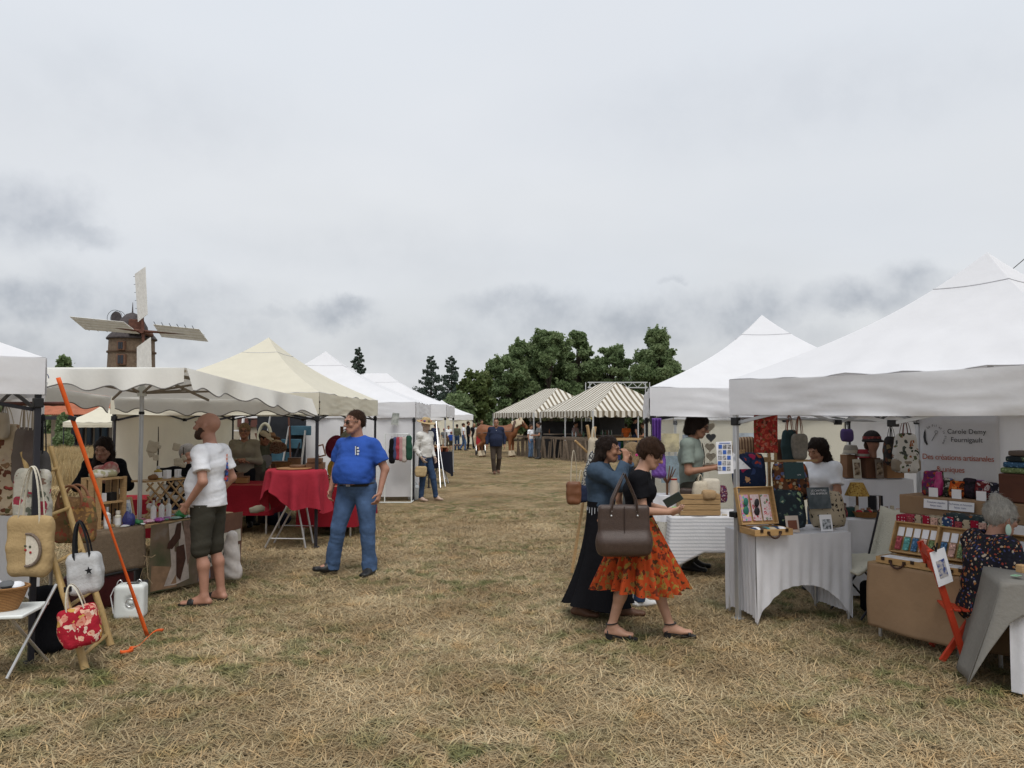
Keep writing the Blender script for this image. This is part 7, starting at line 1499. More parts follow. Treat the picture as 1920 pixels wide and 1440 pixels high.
case_stack('blue and green folded pouches between the cat fabric and the dark fabric', 1778, .40, .10, .17, fabric('blue_mix', (.05, .08, .2), pattern=P_floral((.03, .06, .14), [(.1, .25, .1), (.3, .1, .05), (.5, .5, .5)], 40)), NAVY, False)
for k, (px, txt) in enumerate(((1750, 'Trousses zippées'), (1795, 'Pochettes et housses'))):
    p = on2(px, .585, 1.045); t = thing('price_sign', ['white lettered sign on the kraft shelf, left one', 'white lettered sign on the kraft shelf, right one'][k], 'sign', p, ang2, None, -.1); MB().box((0, 0, 0), (.21, .004, .075)).build('card', PAPER, t)
    for j, line in enumerate((txt, 'faites main')): text_mesh(line, .022, M('blue_ink', (.08, .10, .22), .7, 0), t, MW[t] @ Vector((0, -.004, .008 - .026 * j)), Matrix.Rotation(ang2, 3, 'Z') @ Vector((1, 0, 0)), (0, 0, 1), align='CENTER')
def zip_pouch(label, px, d, w, h, m_, z=1.105, yaw=0, group=None):
    s = SDF((-w / 2 - .03, -.06, -.01), (w / 2 + .03, .06, h + .03), .011); s.rbox((0, 0, h * .3), (w / 2, .042, h * .32), .03).rbox((0, 0, h * .75), (w / 2 * .92, .022, h * .28), .018, None, .03); s.disp(lambda X, Y_, Z: .006 * fold(X, Y_, Z, int(px) % 50, 18.0)); t = thing('zip_pouch', label, 'pouch', on2(px, d, z), ang2 + yaw, group); s.build('body', m_, t); return t
PC = [('magenta paisley pouch at the left end of the kraft shelf', (.14, .02, .08), [(.35, .04, .14), (.05, .08, .06), (.3, .06, .03), (.10, .02, .10)]), ('pouch with black, white and green leaves', (.04, .045, .03), [(.4, .4, .36), (.15, .18, .04), (.02, .02, .02)]), ('orange and black dotted pouch', (.45, .08, .015), [(.05, .02, .01), (.55, .2, .05)]), ('black velvet pouch standing behind the orange one', (.016, .014, .018), [(.03, .02, .03)]), ('dark red and white flowered pouch', (.12, .015, .02), [(.45, .4, .4), (.03, .02, .03), (.2, .05, .05)]), ('black pouch with white figures', (.02, .02, .028), [(.5, .5, .5), (.02, .02, .03), (.05, .05, .08)]), ('dark wine patterned pouch at the right of the kraft shelf', (.10, .02, .025), [(.25, .1, .08), (.05, .03, .05)])]
for k, (l, bgc, cl_) in enumerate(PC): zip_pouch(l, 1742 + 24 * k, .72 + .03 * (k % 2), .15 if k == 0 else .12, (.20 if k == 0 else .155) - .01 * (k % 3), fabric('pouch_%d' % k, bgc, pattern=P_floral(bgc, cl_, 34, .5, .14, None, .05, 30)), yaw=.15 * (k % 3 - 1))
zip_pouch('bright pink satin pouch beside the magenta paisley one', 1756, .70, .06, .20, SAT('hotpink', (.38, .02, .14))); zip_pouch('tall red-green pouch at the back of the kraft shelf', 1752, .84, .13, .20, fabric('pouch_b', (.08, .02, .03), pattern=P_floral((.06, .02, .03), [(.1, .25, .08), (.3, .03, .05)], 30)))
for k, px in enumerate((1745, 1788, 1834)): single(MB().box(on2(px, .615, 1.14), (.075, .004, .075), ang2), 'price_card', PAPER, 'small cream price card standing on the kraft shelf edge', 'card', 'price cards on the kraft shelf')
hk_ = thing('stacked_fabrics', 'brown case with stacked folded fabrics at the right edge', 'fabric', on2(1905, .75, 1.105), ang2); MB().box((.04, 0, .11), (.30, .18, .22)).build('case', M('brown_case', (.10, .035, .02), .6, .2), hk_, bevel=.01)
for j in range(4): MB().box((.02 + .01 * j, 0, .245 + .045 * j), (.24 - .02 * j, .16, .042)).build('folded_fabric', [CARDS[4], CARDS[2], DGREEN, TAUPEB][j], hk_, bevel=.012)
# ---- red folding chair
RW = M('red_painted_wood', (.44, .045, .018), .45, .12, 10, .1, 40); rc = thing('red_chair', 'orange-red wooden folding chair seen from behind its side', 'chair', (3.30, 5.72, 0))
for Yc in (5.55, 5.93):
    a, b = W(1743, 1030, 5.55), W(1812, 1228, 5.55); c_, d_ = W(1765, 1230, 5.62), W(1833, 1140, 5.62)
    dyc = Yc - 5.55; sh = Vector((dyc * .35, dyc, 0)); b.z = c_.z = .01
    MB().beam(a + sh, b + sh, .024, .045, (1, 0, .4)).build('back_leg', RW, rc, True, bevel=.004); MB().beam(c_ + sh, d_ + sh + (d_ - c_) * .02, .024, .042, (1, 0, -.4)).build('front_leg', RW, rc, True, bevel=.004)
for (f, hgt) in ((.05, .07), (.20, .05)):
    p = a.lerp(b, f); q = p + Vector((.133, .38, 0)); MB().beam(p, q, .014, hgt).build('back_slat', RW, rc, True, bevel=.004)
s0 = W(1778, 1143, 5.55); 
for j in range(6): p = s0 + Vector((.062 * j, 0, -.004 * j)); MB().beam(p + Vector((0, -.01, 0)), p + Vector((.133, .39, 0)), .045, .016).build('seat_slat', RW, rc, True, bevel=.003)
MB().beam(a.lerp(b, .9) + Vector((0, .01, 0)), a.lerp(b, .9) + Vector((.133, .38, 0)), .02).build('stretcher', RW, rc, True)
tg = thing('hang_tag', 'white card with blue cartoon drawing tied to the red chair with black ribbon', 'card', W(1766, 1097, 5.50), .25); w_, h__ = 34 / FPX * 5.5, 66 / FPX * 5.5
RT = Matrix.Rotation(-.28, 3, 'Y'); MB().box((0, 0, h__ / 2), (w_, .004, h__), RT).build('card', PAPER, tg); MB().box(RT @ Vector((0, -.004, -.01)) + Vector((0, 0, h__ / 2)), (w_ * .55, .003, h__ * .5), RT).build('picture', M('tag_blue', pattern=P_noise((.04, .07, .22), (.45, .42, .4), 38, .42, .56)), tg)
MB().tube([(-.05, -.01, h__ * .95), (-.075, -.02, h__ + .03), (-.09, -.01, h__ + .01), (-.06, -.02, h__ - .01), (-.05, -.02, h__ + .05)], .006, 6).build('ribbon', STRAP, tg)
# ---- near table with grey cloth at the right edge
GREYT = fabric('grey_tablecloth', (.205, .195, .175), var=.06, bump=.2, bs=40); nt2 = thing('corner_table', 'table with grey cloth over a white skirt at the right edge', 'table', (3.75, 4.95, 0))
q0 = Vector((3.12, 4.95, .715)); ex2 = Vector((.93, -.36, 0)); ey2 = Vector((.36, .93, 0))
MB().sheet(lambda u, v: tuple(q0 + ex2 * (1.3 * u) + ey2 * (.7 * v)), 10, 6).build('cloth_top', GREYT, nt2, True, thick=.004)
def lf(u, v):                                    # left side: cloth falls to the ground, swings out
    p = q0 + ey2 * (.7 * u); out = Vector((-.21, .06, 0)) * v ** 1.1 * (1 - .2 * u); return tuple(p + out + Vector((0, 0, -.67 * v)) + ex2 * (.02 * math.sin(u * 9) * v))
MB().sheet(lf, 20, 14).build('cloth_fall', GREYT, nt2, True, thick=.004)
def ff(u, v):                                    # front: short overhang, with the corner fold reaching down at left
    dr = .20 + .47 * max(0, 1 - u / .06) ** 1.2; p = q0 + ex2 * (1.3 * u); out = Vector((-.21, .06, 0)) * v ** 1.1 * max(0, 1 - u / .06) + ey2 * (-.03 * v); return tuple(p + out + Vector((0, 0, -dr * v)))
MB().sheet(ff, 40, 14).build('cloth_front', GREYT, nt2, True, thick=.004)
MB().sheet(lambda u, v: tuple(q0 + ex2 * (.04 + 1.25 * u) + ey2 * (.012 + .018 * math.sin(u * 60 + 2 * v)) + Vector((0, 0, -.02 - (.67) * v))), 60, 10).build('white_skirt', TABWHITE, nt2, True)
for a in (.1, 1.2):
    for b in (.08, .62): p = q0 + ex2 * a + ey2 * b; MB().tube([Vector((p.x, p.y, .005)), p + Vector((0, 0, -.01))], .014, 8).build('leg', STEEL, nt2, True)
single(MB().box(W(1916, 1066, 5.0), (.05, .05, .05), .3), 'wood_block', WOOD, 'small light wood block on the grey tablecloth at the right edge', 'block', bevel=.004)
single(MB().box(W(1905, 1079, 5.05), (.06, .04, .003), .5), 'note_card', M('mint_card', (.35, .62, .40), .6), 'pale green note card on the grey tablecloth', 'card')

# ------------------------------------------------------------------ second right tent: striped table, crate, hangings
STRIPW = fabric('white_ribbed_cloth', (.7, .7, .72), pattern=P_stripes((.72, .72, .74), (.52, .53, .56), 26, .62, 2), trans=.06)
t2 = thing('market_table', 'table under a white cloth with fine grey stripes in the second right tent', 'table', (2.35, 8.95, 0)); xa, xb, ya, zt2 = W(1258, 960, 8.58).x, 2.95, 8.58, .675
MB().sheet(lambda u, v: (xa + (xb - xa) * u, ya + .7 * v, zt2), 10, 6).build('cloth_top', STRIPW, t2, True, thick=.004)
MB().sheet(lambda u, v: (xa + (xb - xa) * u - .06 * v * max(0, 1 - u / .3), ya - .02 * v - .006 * math.sin(18 * u), zt2 - v * (.40 + .21 * max(0, 1 - u / .30))), 40, 16).build('cloth_front', STRIPW, t2, True, thick=.003)
MB().sheet(lambda u, v: (xa - .05 * v, ya + .7 * u, zt2 - v * (.40 + .21 * max(0, 1 - u / .5))), 14, 12).build('cloth_side', STRIPW, t2, True, thick=.003)
for x in (xa + .05, xb - .05):
    for y in (ya + .06, ya + .62): MB().tube([(x, y, .005), (x, y, zt2 - .01)], .014, 8).build('leg', STEEL, t2, True)
wc_ = thing('wooden_crate', 'light wood slatted crate on the striped table', 'crate', (W(1308, 960, 8.72).x, 8.72, zt2 + .004)); cw = 74 / FPX * 8.72
for k in range(4): MB().box((0, -.13, .032 + .060 * k), (cw, .014, .054)).build('slat', WOODH, wc_, bevel=.003); MB().box((0, .13, .032 + .060 * k), (cw, .014, .054)).build('slat', WOODH, wc_, bevel=.003)
for x in (-cw / 2 + .008, cw / 2 - .008): MB().box((x, 0, .12), (.014, .245, .235)).build('end_panel', WOODH, wc_, bevel=.003)
MB().box((0, 0, .006), (cw - .03, .245, .010)).build('floor', WOODH, wc_)
tote('cream linen bag standing on the crate, left one', 1313, 904, 934, 28, 8.70, LINEN, 14, LINEN, .006, thick=.06, rad=.04, taper=.7); tote('cream linen bag with strap on the crate, right one', 1333, 899, 928, 28, 8.78, fabric('linen_pale', (.56, .51, .42)), 0, thick=.06, rad=.04)
tote('small tan pouch in front of the right linen bag', 1330, 922, 934, 20, 8.62, fabric('tan_pouch', (.36, .24, .13)), 0, thick=.04); tote('dark red and blue fabric purse right of the linen bags', 1352, 912, 940, 18, 8.8, fabric('wine', (.12, .03, .05), pattern=P_floral((.10, .02, .04), [(.05, .05, .15), (.4, .3, .3)], 50)), 0, thick=.05)
sd2 = thing('side_table', 'small table with white and leafy cloths left of the green-shirted man', 'table', (W(1247, 960, 9.0).x, 9.0, 0)); q = W(1247, 925, 8.95)
MB().box((q.x, 9.0, .86), (.34, .4, .03)).build('table_top', TABWHITE, sd2, True); MB().sheet(lambda u, v: (q.x - .17 + .34 * u, 8.79 - .015 * math.sin(20 * u) * v, .87 - .30 * v), 24, 8).build('cloth_front', TABWHITE, sd2, True)
MB().sheet(lambda u, v: (q.x - .19 + .26 * u, 8.74 - .02 * math.sin(16 * u) * v, .62 - .36 * v - .03 * math.sin(3 * u)), 24, 10).build('leafy_cloth', fabric('leafy', (.5, .48, .42), pattern=P_floral((.50, .48, .43), [(.16, .15, .12)], 40, .24, 0, None, .04, 40)), sd2, True)
for x in (-.13, .13): MB().tube([(q.x + x, 9.0, .005), (q.x + x, 9.0, .85)], .014, 8).build('leg', STEEL, sd2, True)
an = thing('jewellery_tree', 'brown antler-like jewellery stand beside the white vase', 'stand', (W(1251, 920, 8.95).x, 8.95, .876)); MB().tube([(0, 0, 0), (0, 0, .14)], .014, 8).build('stem', DARKWOOD, an)
for k in range(6): a = k * 1.05; MB().tube([(0, 0, .13), (.05 * math.cos(a), .05 * math.sin(a), .20), (.10 * math.cos(a), .10 * math.sin(a), .30 + .03 * (k % 2))], [.011, .009, .005], 6).build('branch', M('antler', (.13, .055, .03), .5), an)
vs_ = thing('vase', 'cream vase with red dots on the small side table', 'vase', (W(1264, 920, 8.88).x, 8.88, .876)); MB().lathe([(.05, 0), (.055, .03), (.048, .13), (.034, .18), (.036, .20)], n=16).build('body', M('vase_cream', (.55, .48, .40), .5, .1), vs_); MB().lathe([(.0345, .165), (.037, .195)], n=16).build('rim_band', REDC, vs_)
rj = thing('jar', 'small red jar with green lid by the left side of the crate', 'jar', (W(1265, 960, 8.66).x, 8.66, zt2 + .004)); MB().lathe([(.03, 0), (.034, .03), (.03, .07)], n=14).build('body', M('red_glass', (.35, .02, .05), .2), rj); MB().lathe([(.031, .07), (.031, .09)], n=14).build('lid', M('lime_lid', (.2, .6, .08), .4), rj)
# purple bag and scarves at the black leg
PUR = fabric('purple_satin', (.13, .055, .27), var=.25, vs=16, rough=.4, spec=.4); tote('purple satin bag hanging at the black tent leg', 1235, 845, 895, 24, 8.72, PUR, 18, PUR, .010, thick=.05, rad=.05, amp=.014)
sc2 = MB(); sc2.sheet(lambda u, v: tuple(W(1231, 784, 8.74) + Vector((.10 * (u - .5) * (1 - .2 * v), .02 * math.sin(18 * u), -.37 * v))), 20, 14); single(sc2, 'purple_scarf', PUR, 'lilac scarf hanging in long folds above the purple bag', 'scarf', thick=.004)
gh = thing('heart_garland', 'string of pale fabric hearts hanging in the second right tent', 'garland', W(1331, 895, 9.4)); MB().tube([W(1329, 786, 9.4), W(1331, 895, 9.4)], .002, 4).build('cord', LINEN, gh, True)
for k, py in enumerate((800, 820, 838, 856, 874)):
    hpts = [(.036 * 16 * math.sin(a) ** 3 / 16, .036 * (13 * math.cos(a) - 5 * math.cos(2 * a) - 2 * math.cos(3 * a) - math.cos(4 * a)) / 16) for a in np.linspace(0, 6.283, 25)[:-1]]; m = MB(); m.prism([(x * 1.6, z * 1.6) for x, z in hpts], .035, W(1331 + 2 * (k % 2), py, 9.39)); m.build('heart', [LINEN, GREYC, TAUPE][0 if k > 1 else k], gh, True, bevel=.01)
# poster sheet on the grey leg, triangle card
po = thing('poster', 'white sheet with blue and grey pictures taped to the grey tent leg', 'poster', W(1359, 888, 6.76)); pw, ph = 29 / FPX * 6.76, 60 / FPX * 6.76; pc_ = W(1359, 858, 6.76)
MB().box(pc_, (pw, .003, ph), Matrix.Rotation(-.06, 3, 'Y')).build('sheet', PAPER, po, True)
BL = M('poster_blue', (.045, .12, .42), .7, 0); GR = M('poster_grey', pattern=P_noise((.12, .12, .13), (.45, .45, .47), 60, .4, .6))
for i in range(5):
    for j in range(3): MB().box(pc_ + Vector((pw * (-.29 + .29 * j) - .002 * i, -.004, ph * (.34 - .17 * i))), (pw * .23, .002, ph * .125)).build('poster_picture', BL if (i + 2 * j) % 3 == 0 else GR, po, True)
MB().box(pc_ + Vector((0, -.004, ph * .45)), (pw * .7, .002, .006)).build('poster_line', BL, po, True)
tc_ = MB(); a, b, c = W(1374, 848, 6.8), W(1408, 879, 6.86), W(1373, 880, 6.8); tc_.add([a, b, c, a + Vector((0, .004, 0)), b + Vector((0, .004, 0)), c + Vector((0, .004, 0))], [[0, 2, 1], [3, 4, 5], [0, 1, 4, 3], [1, 2, 5, 4], [2, 0, 3, 5]]); o = single(tc_, 'corner_card', M('corner_print', pattern=P_noise((.65, .66, .70), (.35, .38, .42), 14, .5, .62)), 'white triangular card corner sticking out beside the poster', 'card', smooth=False)
# strap clamp on the leg
MB().box((c1.x + .03, c1.y - .0, .91), (.075, .075, .05), TH1).build('strap_clamp', BLACKP, R1, True, bevel=.006); MB().tube([(c1.x + .07 + .02 * math.cos(a), c1.y - .04, .885 + .02 * math.sin(a)) for a in np.linspace(0, 6.28, 14)], .005, 6, False).build('strap_ring', M('ring_red', (.15, .05, .04), .5), R1, True)
# posters showing through the clear wall
for k, (px, py, w_, h_, c) in enumerate(((1255, 830, 36, 34, (.42, .36, .2)), (1292, 835, 24, 40, (.22, .26, .32)), (1270, 880, 60, 50, (.2, .28, .33)), (1400, 825, 40, 26, (.3, .34, .38)), (1440, 830, 36, 30, (.26, .28, .3)))):
    p = W(px, py, 12.6); t = thing('poster_board', ['yellowish poster board behind the clear wall', 'blue-grey poster board behind the clear wall, narrow', 'large blue-grey picture board low behind the clear wall', 'pale blue picture board behind the clear wall right of the man', 'grey picture board behind the clear wall near the red fabric'][k], 'poster', (p.x, 12.6, 0)); ww, hh = w_ / FPX * 12.6, h_ / FPX * 12.6
    MB().box((0, 0, p.z), (ww, .02, hh)).build('board', M('board_%d' % k, pattern=P_noise(c, tuple(q * 1.7 for q in c), 6, .4, .65)), t); MB().tube([(0, .02, 0), (0, .02, p.z)], .015, 6).build('stand', ALU, t)
# ---- things the walking women carry
bagT = thing('shoulder_bag', 'large dark brown leather tote on the shoulder of the woman in the orange skirt', 'bag', W(1170, 1040, 5.93)); s = SDF((-.26, -.10, -.02), (.26, .12, .42), .009)
s.rbox((0, 0, .19), (.198, .036, .19), .03, None, .02).rbox((0, 0, .07), (.185, .055, .07), .05, None, .06).cap((-.15, 0, .10), (.15, 0, .10), (.055, .05), (.055, .05), (0, 0, 1), .06)
s.disp(lambda X, Y_, Z: .004 * fold(X, Y_, Z, 4, 10.0)); s.build('body', LEATHER, bagT)
top_ = W(1168, 888, 5.98) - Vector(MW[bagT].translation)
for y in (-.045, .045): MB().tube([(-.10, y * .8, .33), (-.085, y, .42), Vector((top_.x - .04, .03 + y, top_.z - .10)), Vector((top_.x + .01, .06 + y, top_.z)), Vector((top_.x + .06, .03 + y, top_.z - .12)), (.09, y, .42), (.10, y * .8, .33)], .016, 8, True, .45).build('handle', LEATHER, bagT)
for x in (-.10, .10):
    for z in (.335, .30): MB().ball((x, -.040, z), (.008, .007, .008), 8, 6).build('rivet', STEEL, bagT)
MB().tube([(-.05, -.062, .10), (.03, -.062, .10)], .004, 5).build('stitch_bar', DARKWOOD, bagT); MB().box((0, -.040, .24), (.004, .012, .26)).build('centre_seam', M('seam', (.035, .02, .016), .5), bagT)
ph_ = W(1262, 937, 6.1); single(MB().box(ph_, (.075, .009, .15), Euler((.5, .95, .2)).to_matrix()), 'smartphone', M('phone_dark', (.02, .035, .035), .15, 0, spec=.6), 'dark smartphone held by the woman in the orange skirt', 'phone', bevel=.004)
# ---- wooden stand with bags in front of the marquee
xs = thing('bag_stand', 'wooden crossed-pole stand hung with bags in the aisle', 'stand', (W(1108, 900, 8.8).x, 8.8, 0))
def Bm(a, b, w_=.03): a, b = W(*a), W(*b); a.z = max(a.z, .005); b.z = max(b.z, .005); MB().beam(a, b, w_, w_ * .8).build('pole', WOOD, xs, True, bevel=.003)
Bm((1072, 1074, 8.75), (1116, 800, 8.9)); Bm((1146, 1062, 9.1), (1101, 797, 8.85)); Bm((1106, 1060, 9.2), (1112, 806, 8.92)); Bm((1078, 826, 8.75), (1112, 858, 8.85), .026); Bm((1131, 825, 8.95), (1108, 858, 8.85), .026)
tote('black and white speckled bag with long strap on the wooden stand', 1098, 846, 930, 26, 8.62, fabric('speckle', (.1, .1, .1), pattern=P_noise((.02, .02, .03), (.45, .45, .42), 70, .48, .56)), 24, LINEN, .012, thick=.05, taper=.55, roll=.22)
tote('cream fabric bag hanging in folds from the wooden stand', 1113, 822, 890, 22, 8.70, fabric('ecru', (.46, .40, .31)), 20, LINEN, .012, thick=.05, taper=.6); tote('brown round leather bag low on the wooden stand', 1076, 905, 944, 24, 8.55, M('tan_leather', (.16, .065, .03), .45, .15), 60, LINEN, .006, thick=.05, rad=.05); tote('navy bag between the brown and speckled bags on the stand', 1090, 912, 940, 20, 8.58, NAVY, 30, LINEN, .006, thick=.05)
# ------------------------------------------------------------------ red stall under the cream tent
RED = fabric('red_tablecloth', (.24, .011, .02), var=.12, vs=4, bump=.2, bs=30); PINKR = fabric('rose_tablecloth', (.32, .024, .04), var=.14, vs=5, bump=.25, bs=22)
def red_table(label, xc, yc, w, d, z, hem, ang=0.0):
    t = thing('market_table', label, 'table', (xc, yc, 0), ang)
    for x in (-w / 2 + .08, w / 2 - .08):
        for y in (-d / 2 + .08, d / 2 - .08): MB().tube([(x, y, .005), (x, y, z - .02)], .015, 8).build('leg', STEEL, t)
    MB().box((0, 0, z - .02), (w - .02, d - .02, .03)).build('table_top', WOODH, t); drape('', RED, -w / 2, w / 2, -d / 2, d / 2, z, hem, ang, (xc, yc, 0), parent=t, folds=.03, k=7); return t
xl = W(452, 900, 12.0).x; red_table('long red-draped table on the left side of the cream tent', xl - .2, 12.1, 1.5, .8, .76, .30); xr = W(625, 900, 11.9).x
red_table('red-draped table on the right side of the cream tent behind the blue-shirted man', xr, 12.3, .85, 1.7, .76, .16)
red_table('red-draped table at the back of the cream tent', W(520, 900, 13.6).x, 13.6, 1.7, .6, .76, .30); red_table('red-draped table seen behind the soap rack', W(300, 900, 10.2).x - .15, 10.1, 1.6, .6, .74, .25, .15)
# high round table with folding steel legs
hc_ = Vector((W(556, 900, 10.75).x, 10.75, 0)); ht = thing('high_table', 'high round table with rose-red cloth on folding steel legs', 'table', hc_); ZT = 1.06
MB().lathe([(.38, ZT - .03), (.38, ZT - .003), (.001, ZT - .003)], n=36).build('table_top', WOODH, ht)
def hcl(u, v):
    a = 2 * math.pi * u; 
    if v < .35: r = .40 * v / .35; return (r * math.cos(a), r * math.sin(a), ZT + .002)
    g = (v - .35) / .65; drop = .46 + .14 * math.cos(2 * a + 1.2) + .08 * math.cos(4 * a); w = .05 * math.sin(9 * a + 1) * g ** .8 + .025 * math.sin(17 * a) * g; return ((.405 + .03 * g + w) * math.cos(a), (.405 + .03 * g + w) * math.sin(a), ZT - drop * g)
MB().sheet(hcl, 140, 18, True).build('cloth', PINKR, ht, angle=60)
for y in (-.2, .2):
    MB().tube([(-.36, y, .008), (.16, y, ZT - .05)], .013, 8).build('leg', STEEL, ht); MB().tube([(.20, y - .04, .008), (-.02, y + .04, ZT - .05)], .013, 8).build('leg', STEEL, ht)
MB().tube([(-.31, -.2, .13), (.18, -.24, .13)], .009, 6).build('brace', STEEL, ht); MB().tube([(-.25, .2, .25), (.2, .16, .25)], .009, 6).build('brace', STEEL, ht)
# wooden goods
def board(label, p, r, th, m_=None): t = MB(); t.lathe([(r * .97, 0), (r, th * .3), (r, th * .8), (r * .96, th), (.001, th)], p, 28); return single(t, 'wooden_board', m_ or M('board_wood', (.30, .15, .065), .5, .2, 8, .2, 20), label, 'board')
board('round wooden board on the high red table', hc_ + Vector((.0, -.12, ZT + .005)), .24, .018); board('smaller turned wooden dish on the round board', hc_ + Vector((.03, -.02, ZT + .025)), .12, .03, DARKWOOD)
bx = thing('wooden_box', 'small wooden box with raised framed lid on the high table', 'box', hc_ + Vector((.26, -.02, ZT + .09)), .1); MB().box((0, 0, .03), (.20, .14, .06)).build('case', DARKWOOD, bx, bevel=.004); RL = Matrix.Rotation(-.25, 3, 'Y'); MB().box((.07, .05, .16), (.11, .012, .17), RL).build('lid', DARKWOOD, bx, bevel=.003); MB().box((.07, .043, .16), (.075, .006, .13), RL).build('mirror', PAPER, bx)
single(MB().box(hc_ + Vector((.26, .02, ZT + .045)), (.24, .2, .085), .1), 'wooden_block', DARKWOOD, 'dark wooden plinth under the lidded box', 'block', bevel=.004)
r_ = random.Random(9)
for k, (px, Y, z, w_, d_, h_, l) in enumerate(((437, 12.0, .765, .26, .2, .14, 'dark wooden chest at the left end of the red table'), (455, 11.95, .765, .18, .16, .09, 'flat dark wooden box beside the chest'), (585, 12.2, .765, .2, .2, .10, 'wooden tray behind the high table'), (598, 12.3, .765, .16, .14, .12, 'small wooden box next to the tray'), (530, 13.5, .765, .34, .26, .24, 'wicker-fronted wooden crate at the back table'), (552, 13.5, .765, .22, .2, .30, 'tall wooden crate at the back table'), (505, 13.4, .765, .26, .2, .20, 'brown box under the straw hats'))):
    t = thing('wooden_box', l, 'box', (W(px, 900, Y).x, Y, z), .1 * (k % 3)); MB().box((0, 0, h_ / 2), (w_, d_, h_)).build('case', [DARKWOOD, WICKER, M('mid_wood', (.20, .10, .045), .5, .2, 10)][k % 3], t, bevel=.005); MB().box((0, 0, h_ + .006), (w_ * 1.03, d_ * 1.03, .014)).build('lid', DARKWOOD, t, bevel=.003)
for k in range(16):
    px, Y = r_.uniform(610, 648), r_.uniform(11.6, 12.9); h_ = r_.uniform(.05, .12); r0 = r_.uniform(.02, .045); t = MB(); t.lathe([(r0 * .7, 0), (r0, h_ * .3), (r0 * .6, h_ * .7), (r0 * .8, h_)], (W(px, 900, Y).x, Y, .765), 12); single(t, 'turned_wood_piece', [DARKWOOD, M('cherry_wood', (.24, .085, .035), .4, .2), WOOD][k % 3], 'small turned wooden piece on the right red table', 'woodware', 'turned wooden pieces on the right red table')
for k in range(8):
    px = 285 + 11 * k; Y = 9.85; h_ = r_.uniform(.03, .06); t = MB(); t.lathe([(.05, 0), (.06, h_), (.05, h_ * .6), (.001, .012)], (W(px, 900, Y).x, Y, .745), 16); single(t, 'wooden_bowl', M('mid_wood', (.20, .10, .045)), 'shallow wooden bowl in the row on the red table behind the soap rack', 'bowl', 'wooden bowls behind the soap rack')
STRAWH = fabric('straw_hat', (.42, .31, .17), bump=.5, bs=90, var=.15, vs=30)
for k, (px, py, Y, tx, l, m_, bd) in enumerate(((500, 838, 13.3, -.7, 'straw hat tilted left on the red stall', STRAWH, REDC), (519, 840, 13.2, -.6, 'straw hat with patterned crown on the red stall', fabric('hat_plaid', (.34, .27, .18), pattern=P_floral((.38, .30, .20), [(.15, .07, .05), (.3, .1, .08)], 30)), None), (507, 825, 13.6, -.3, 'tan wide-brimmed hat at the back of the red stall', fabric('hat_tan', (.28, .16, .09)), BROWNC), (492, 870, 12.9, -.9, 'grey cap leaning at the red stall front', fabric('hat_grey2', (.30, .31, .30)), None))): hat(l, W(px, py, Y), .10, .17, .12, m_, tx, .3 * k, bd)
# hat stand
hs_ = thing('hat_stand', 'wooden post stand hung with hats beside the white wall', 'stand', (W(640, 900, 13.9).x, 13.9, 0)); MB().tube([(0, 0, 0), (0, 0, 1.62)], .03, 8).build('post', DARKWOOD, hs_)
for k in range(4): MB().tube([(0, 0, 1.0 + .18 * k), (.12 * (1 if k % 2 else -1), -.08, 1.04 + .18 * k)], .010, 6).build('peg', DARKWOOD, hs_)
for k, (px, py, l, m_) in enumerate(((628, 838, 'dark red felt hat hanging at the left of the hat stand', fabric('felt_red', (.13, .014, .03))), (648, 842, 'straw hat hanging in the middle of the hat stand', STRAWH), (657, 826, 'grey-green hat hanging at the top of the hat stand', fabric('hat_green', (.2, .2, .15))), (634, 880, 'mustard felt hat hanging low on the hat stand', fabric('hat_must', (.34, .21, .03))))): hat(l, W(px, py, 13.7), .11, .19, .11, m_, 1.25, .2 * k - .3)
bg_ = SDF((-.3, -.2, 0), (.3, .2, .3), .02); bg_.ell((0, 0, .12), (.24, .14, .12)); bg_.disp(lambda X, Y_, Z: .02 * fold(X, Y_, Z, 5, 10.0)); bg_.plane((0, 0, 0), (0, 0, -1)); t = thing('dark_sack', 'dark sack lying under the red tables', 'sack', G(520, 985)); bg_.build('sack', NAVY, t)
s = SDF((-.2, -.1, 0), (.2, .1, .16), .012); s.cap((-.14, 0, .03), (.12, 0, .10), (.05, .02), (.06, .02)); s.disp(lambda X, Y_, Z: .012 * fold(X, Y_, Z, 3, 14.0)); t = thing('grey_cloth', 'pale grey cloth end hanging left of the high table', 'cloth', W(488, 962, 10.9)); s.build('cloth', TAUPE, t)
# farm machinery and ladder behind the red stall
mc = thing('farm_trailer', 'blue and dark farm trailer with machine parts behind the cream tent', 'trailer', (W(512, 900, 16.0).x, 16.0, 0)); x0, x1 = W(470, 900, 16).x, W(562, 900, 16).x
MB().box(((x0 + x1) / 2, 16.4, 1.15), (x1 - x0, .1, 1.5)).build('rear_panel', M('trailer_dark', (.018, .02, .025), .6, .3, 4), mc, True)
for k in range(3): MB().box((x0 + .55 + .2 * k, 16.3, .95 + .28 * k), (.42, .06, .2)).build('blue_panel', M('trailer_blue', (.04, .10, .14), .5, .25, 5), mc, True, bevel=.01)
for k in range(7): a = Vector((x0 + .1 + .14 * k, 16.2, .3)); b = a + Vector((r_.uniform(-.4, .5), 0, r_.uniform(.9, 1.6))); MB().tube([a, b], .02, 6).build('machine_bar', [STEEL, BLACKM, RUST][k % 3], mc, True)
for px in (494, 545): MB().tube([Vector((W(px, 900, 16).x, 16.05, .42)) + Vector((.34 * math.cos(a), 0, .34 * math.sin(a))) for a in np.linspace(0, 6.283, 25)], .08, 8, False).build('tyre', BLACKP, mc, True)
MB().tube([W(496, 822, 15.95) + Vector((.13 * math.cos(a), .03 * math.sin(a), .30 * math.sin(a))) for a in np.linspace(0, 6.283, 25)], .035, 8, False).build('oval_ring', M('ring_pale', (.30, .28, .2), .6), mc, True)
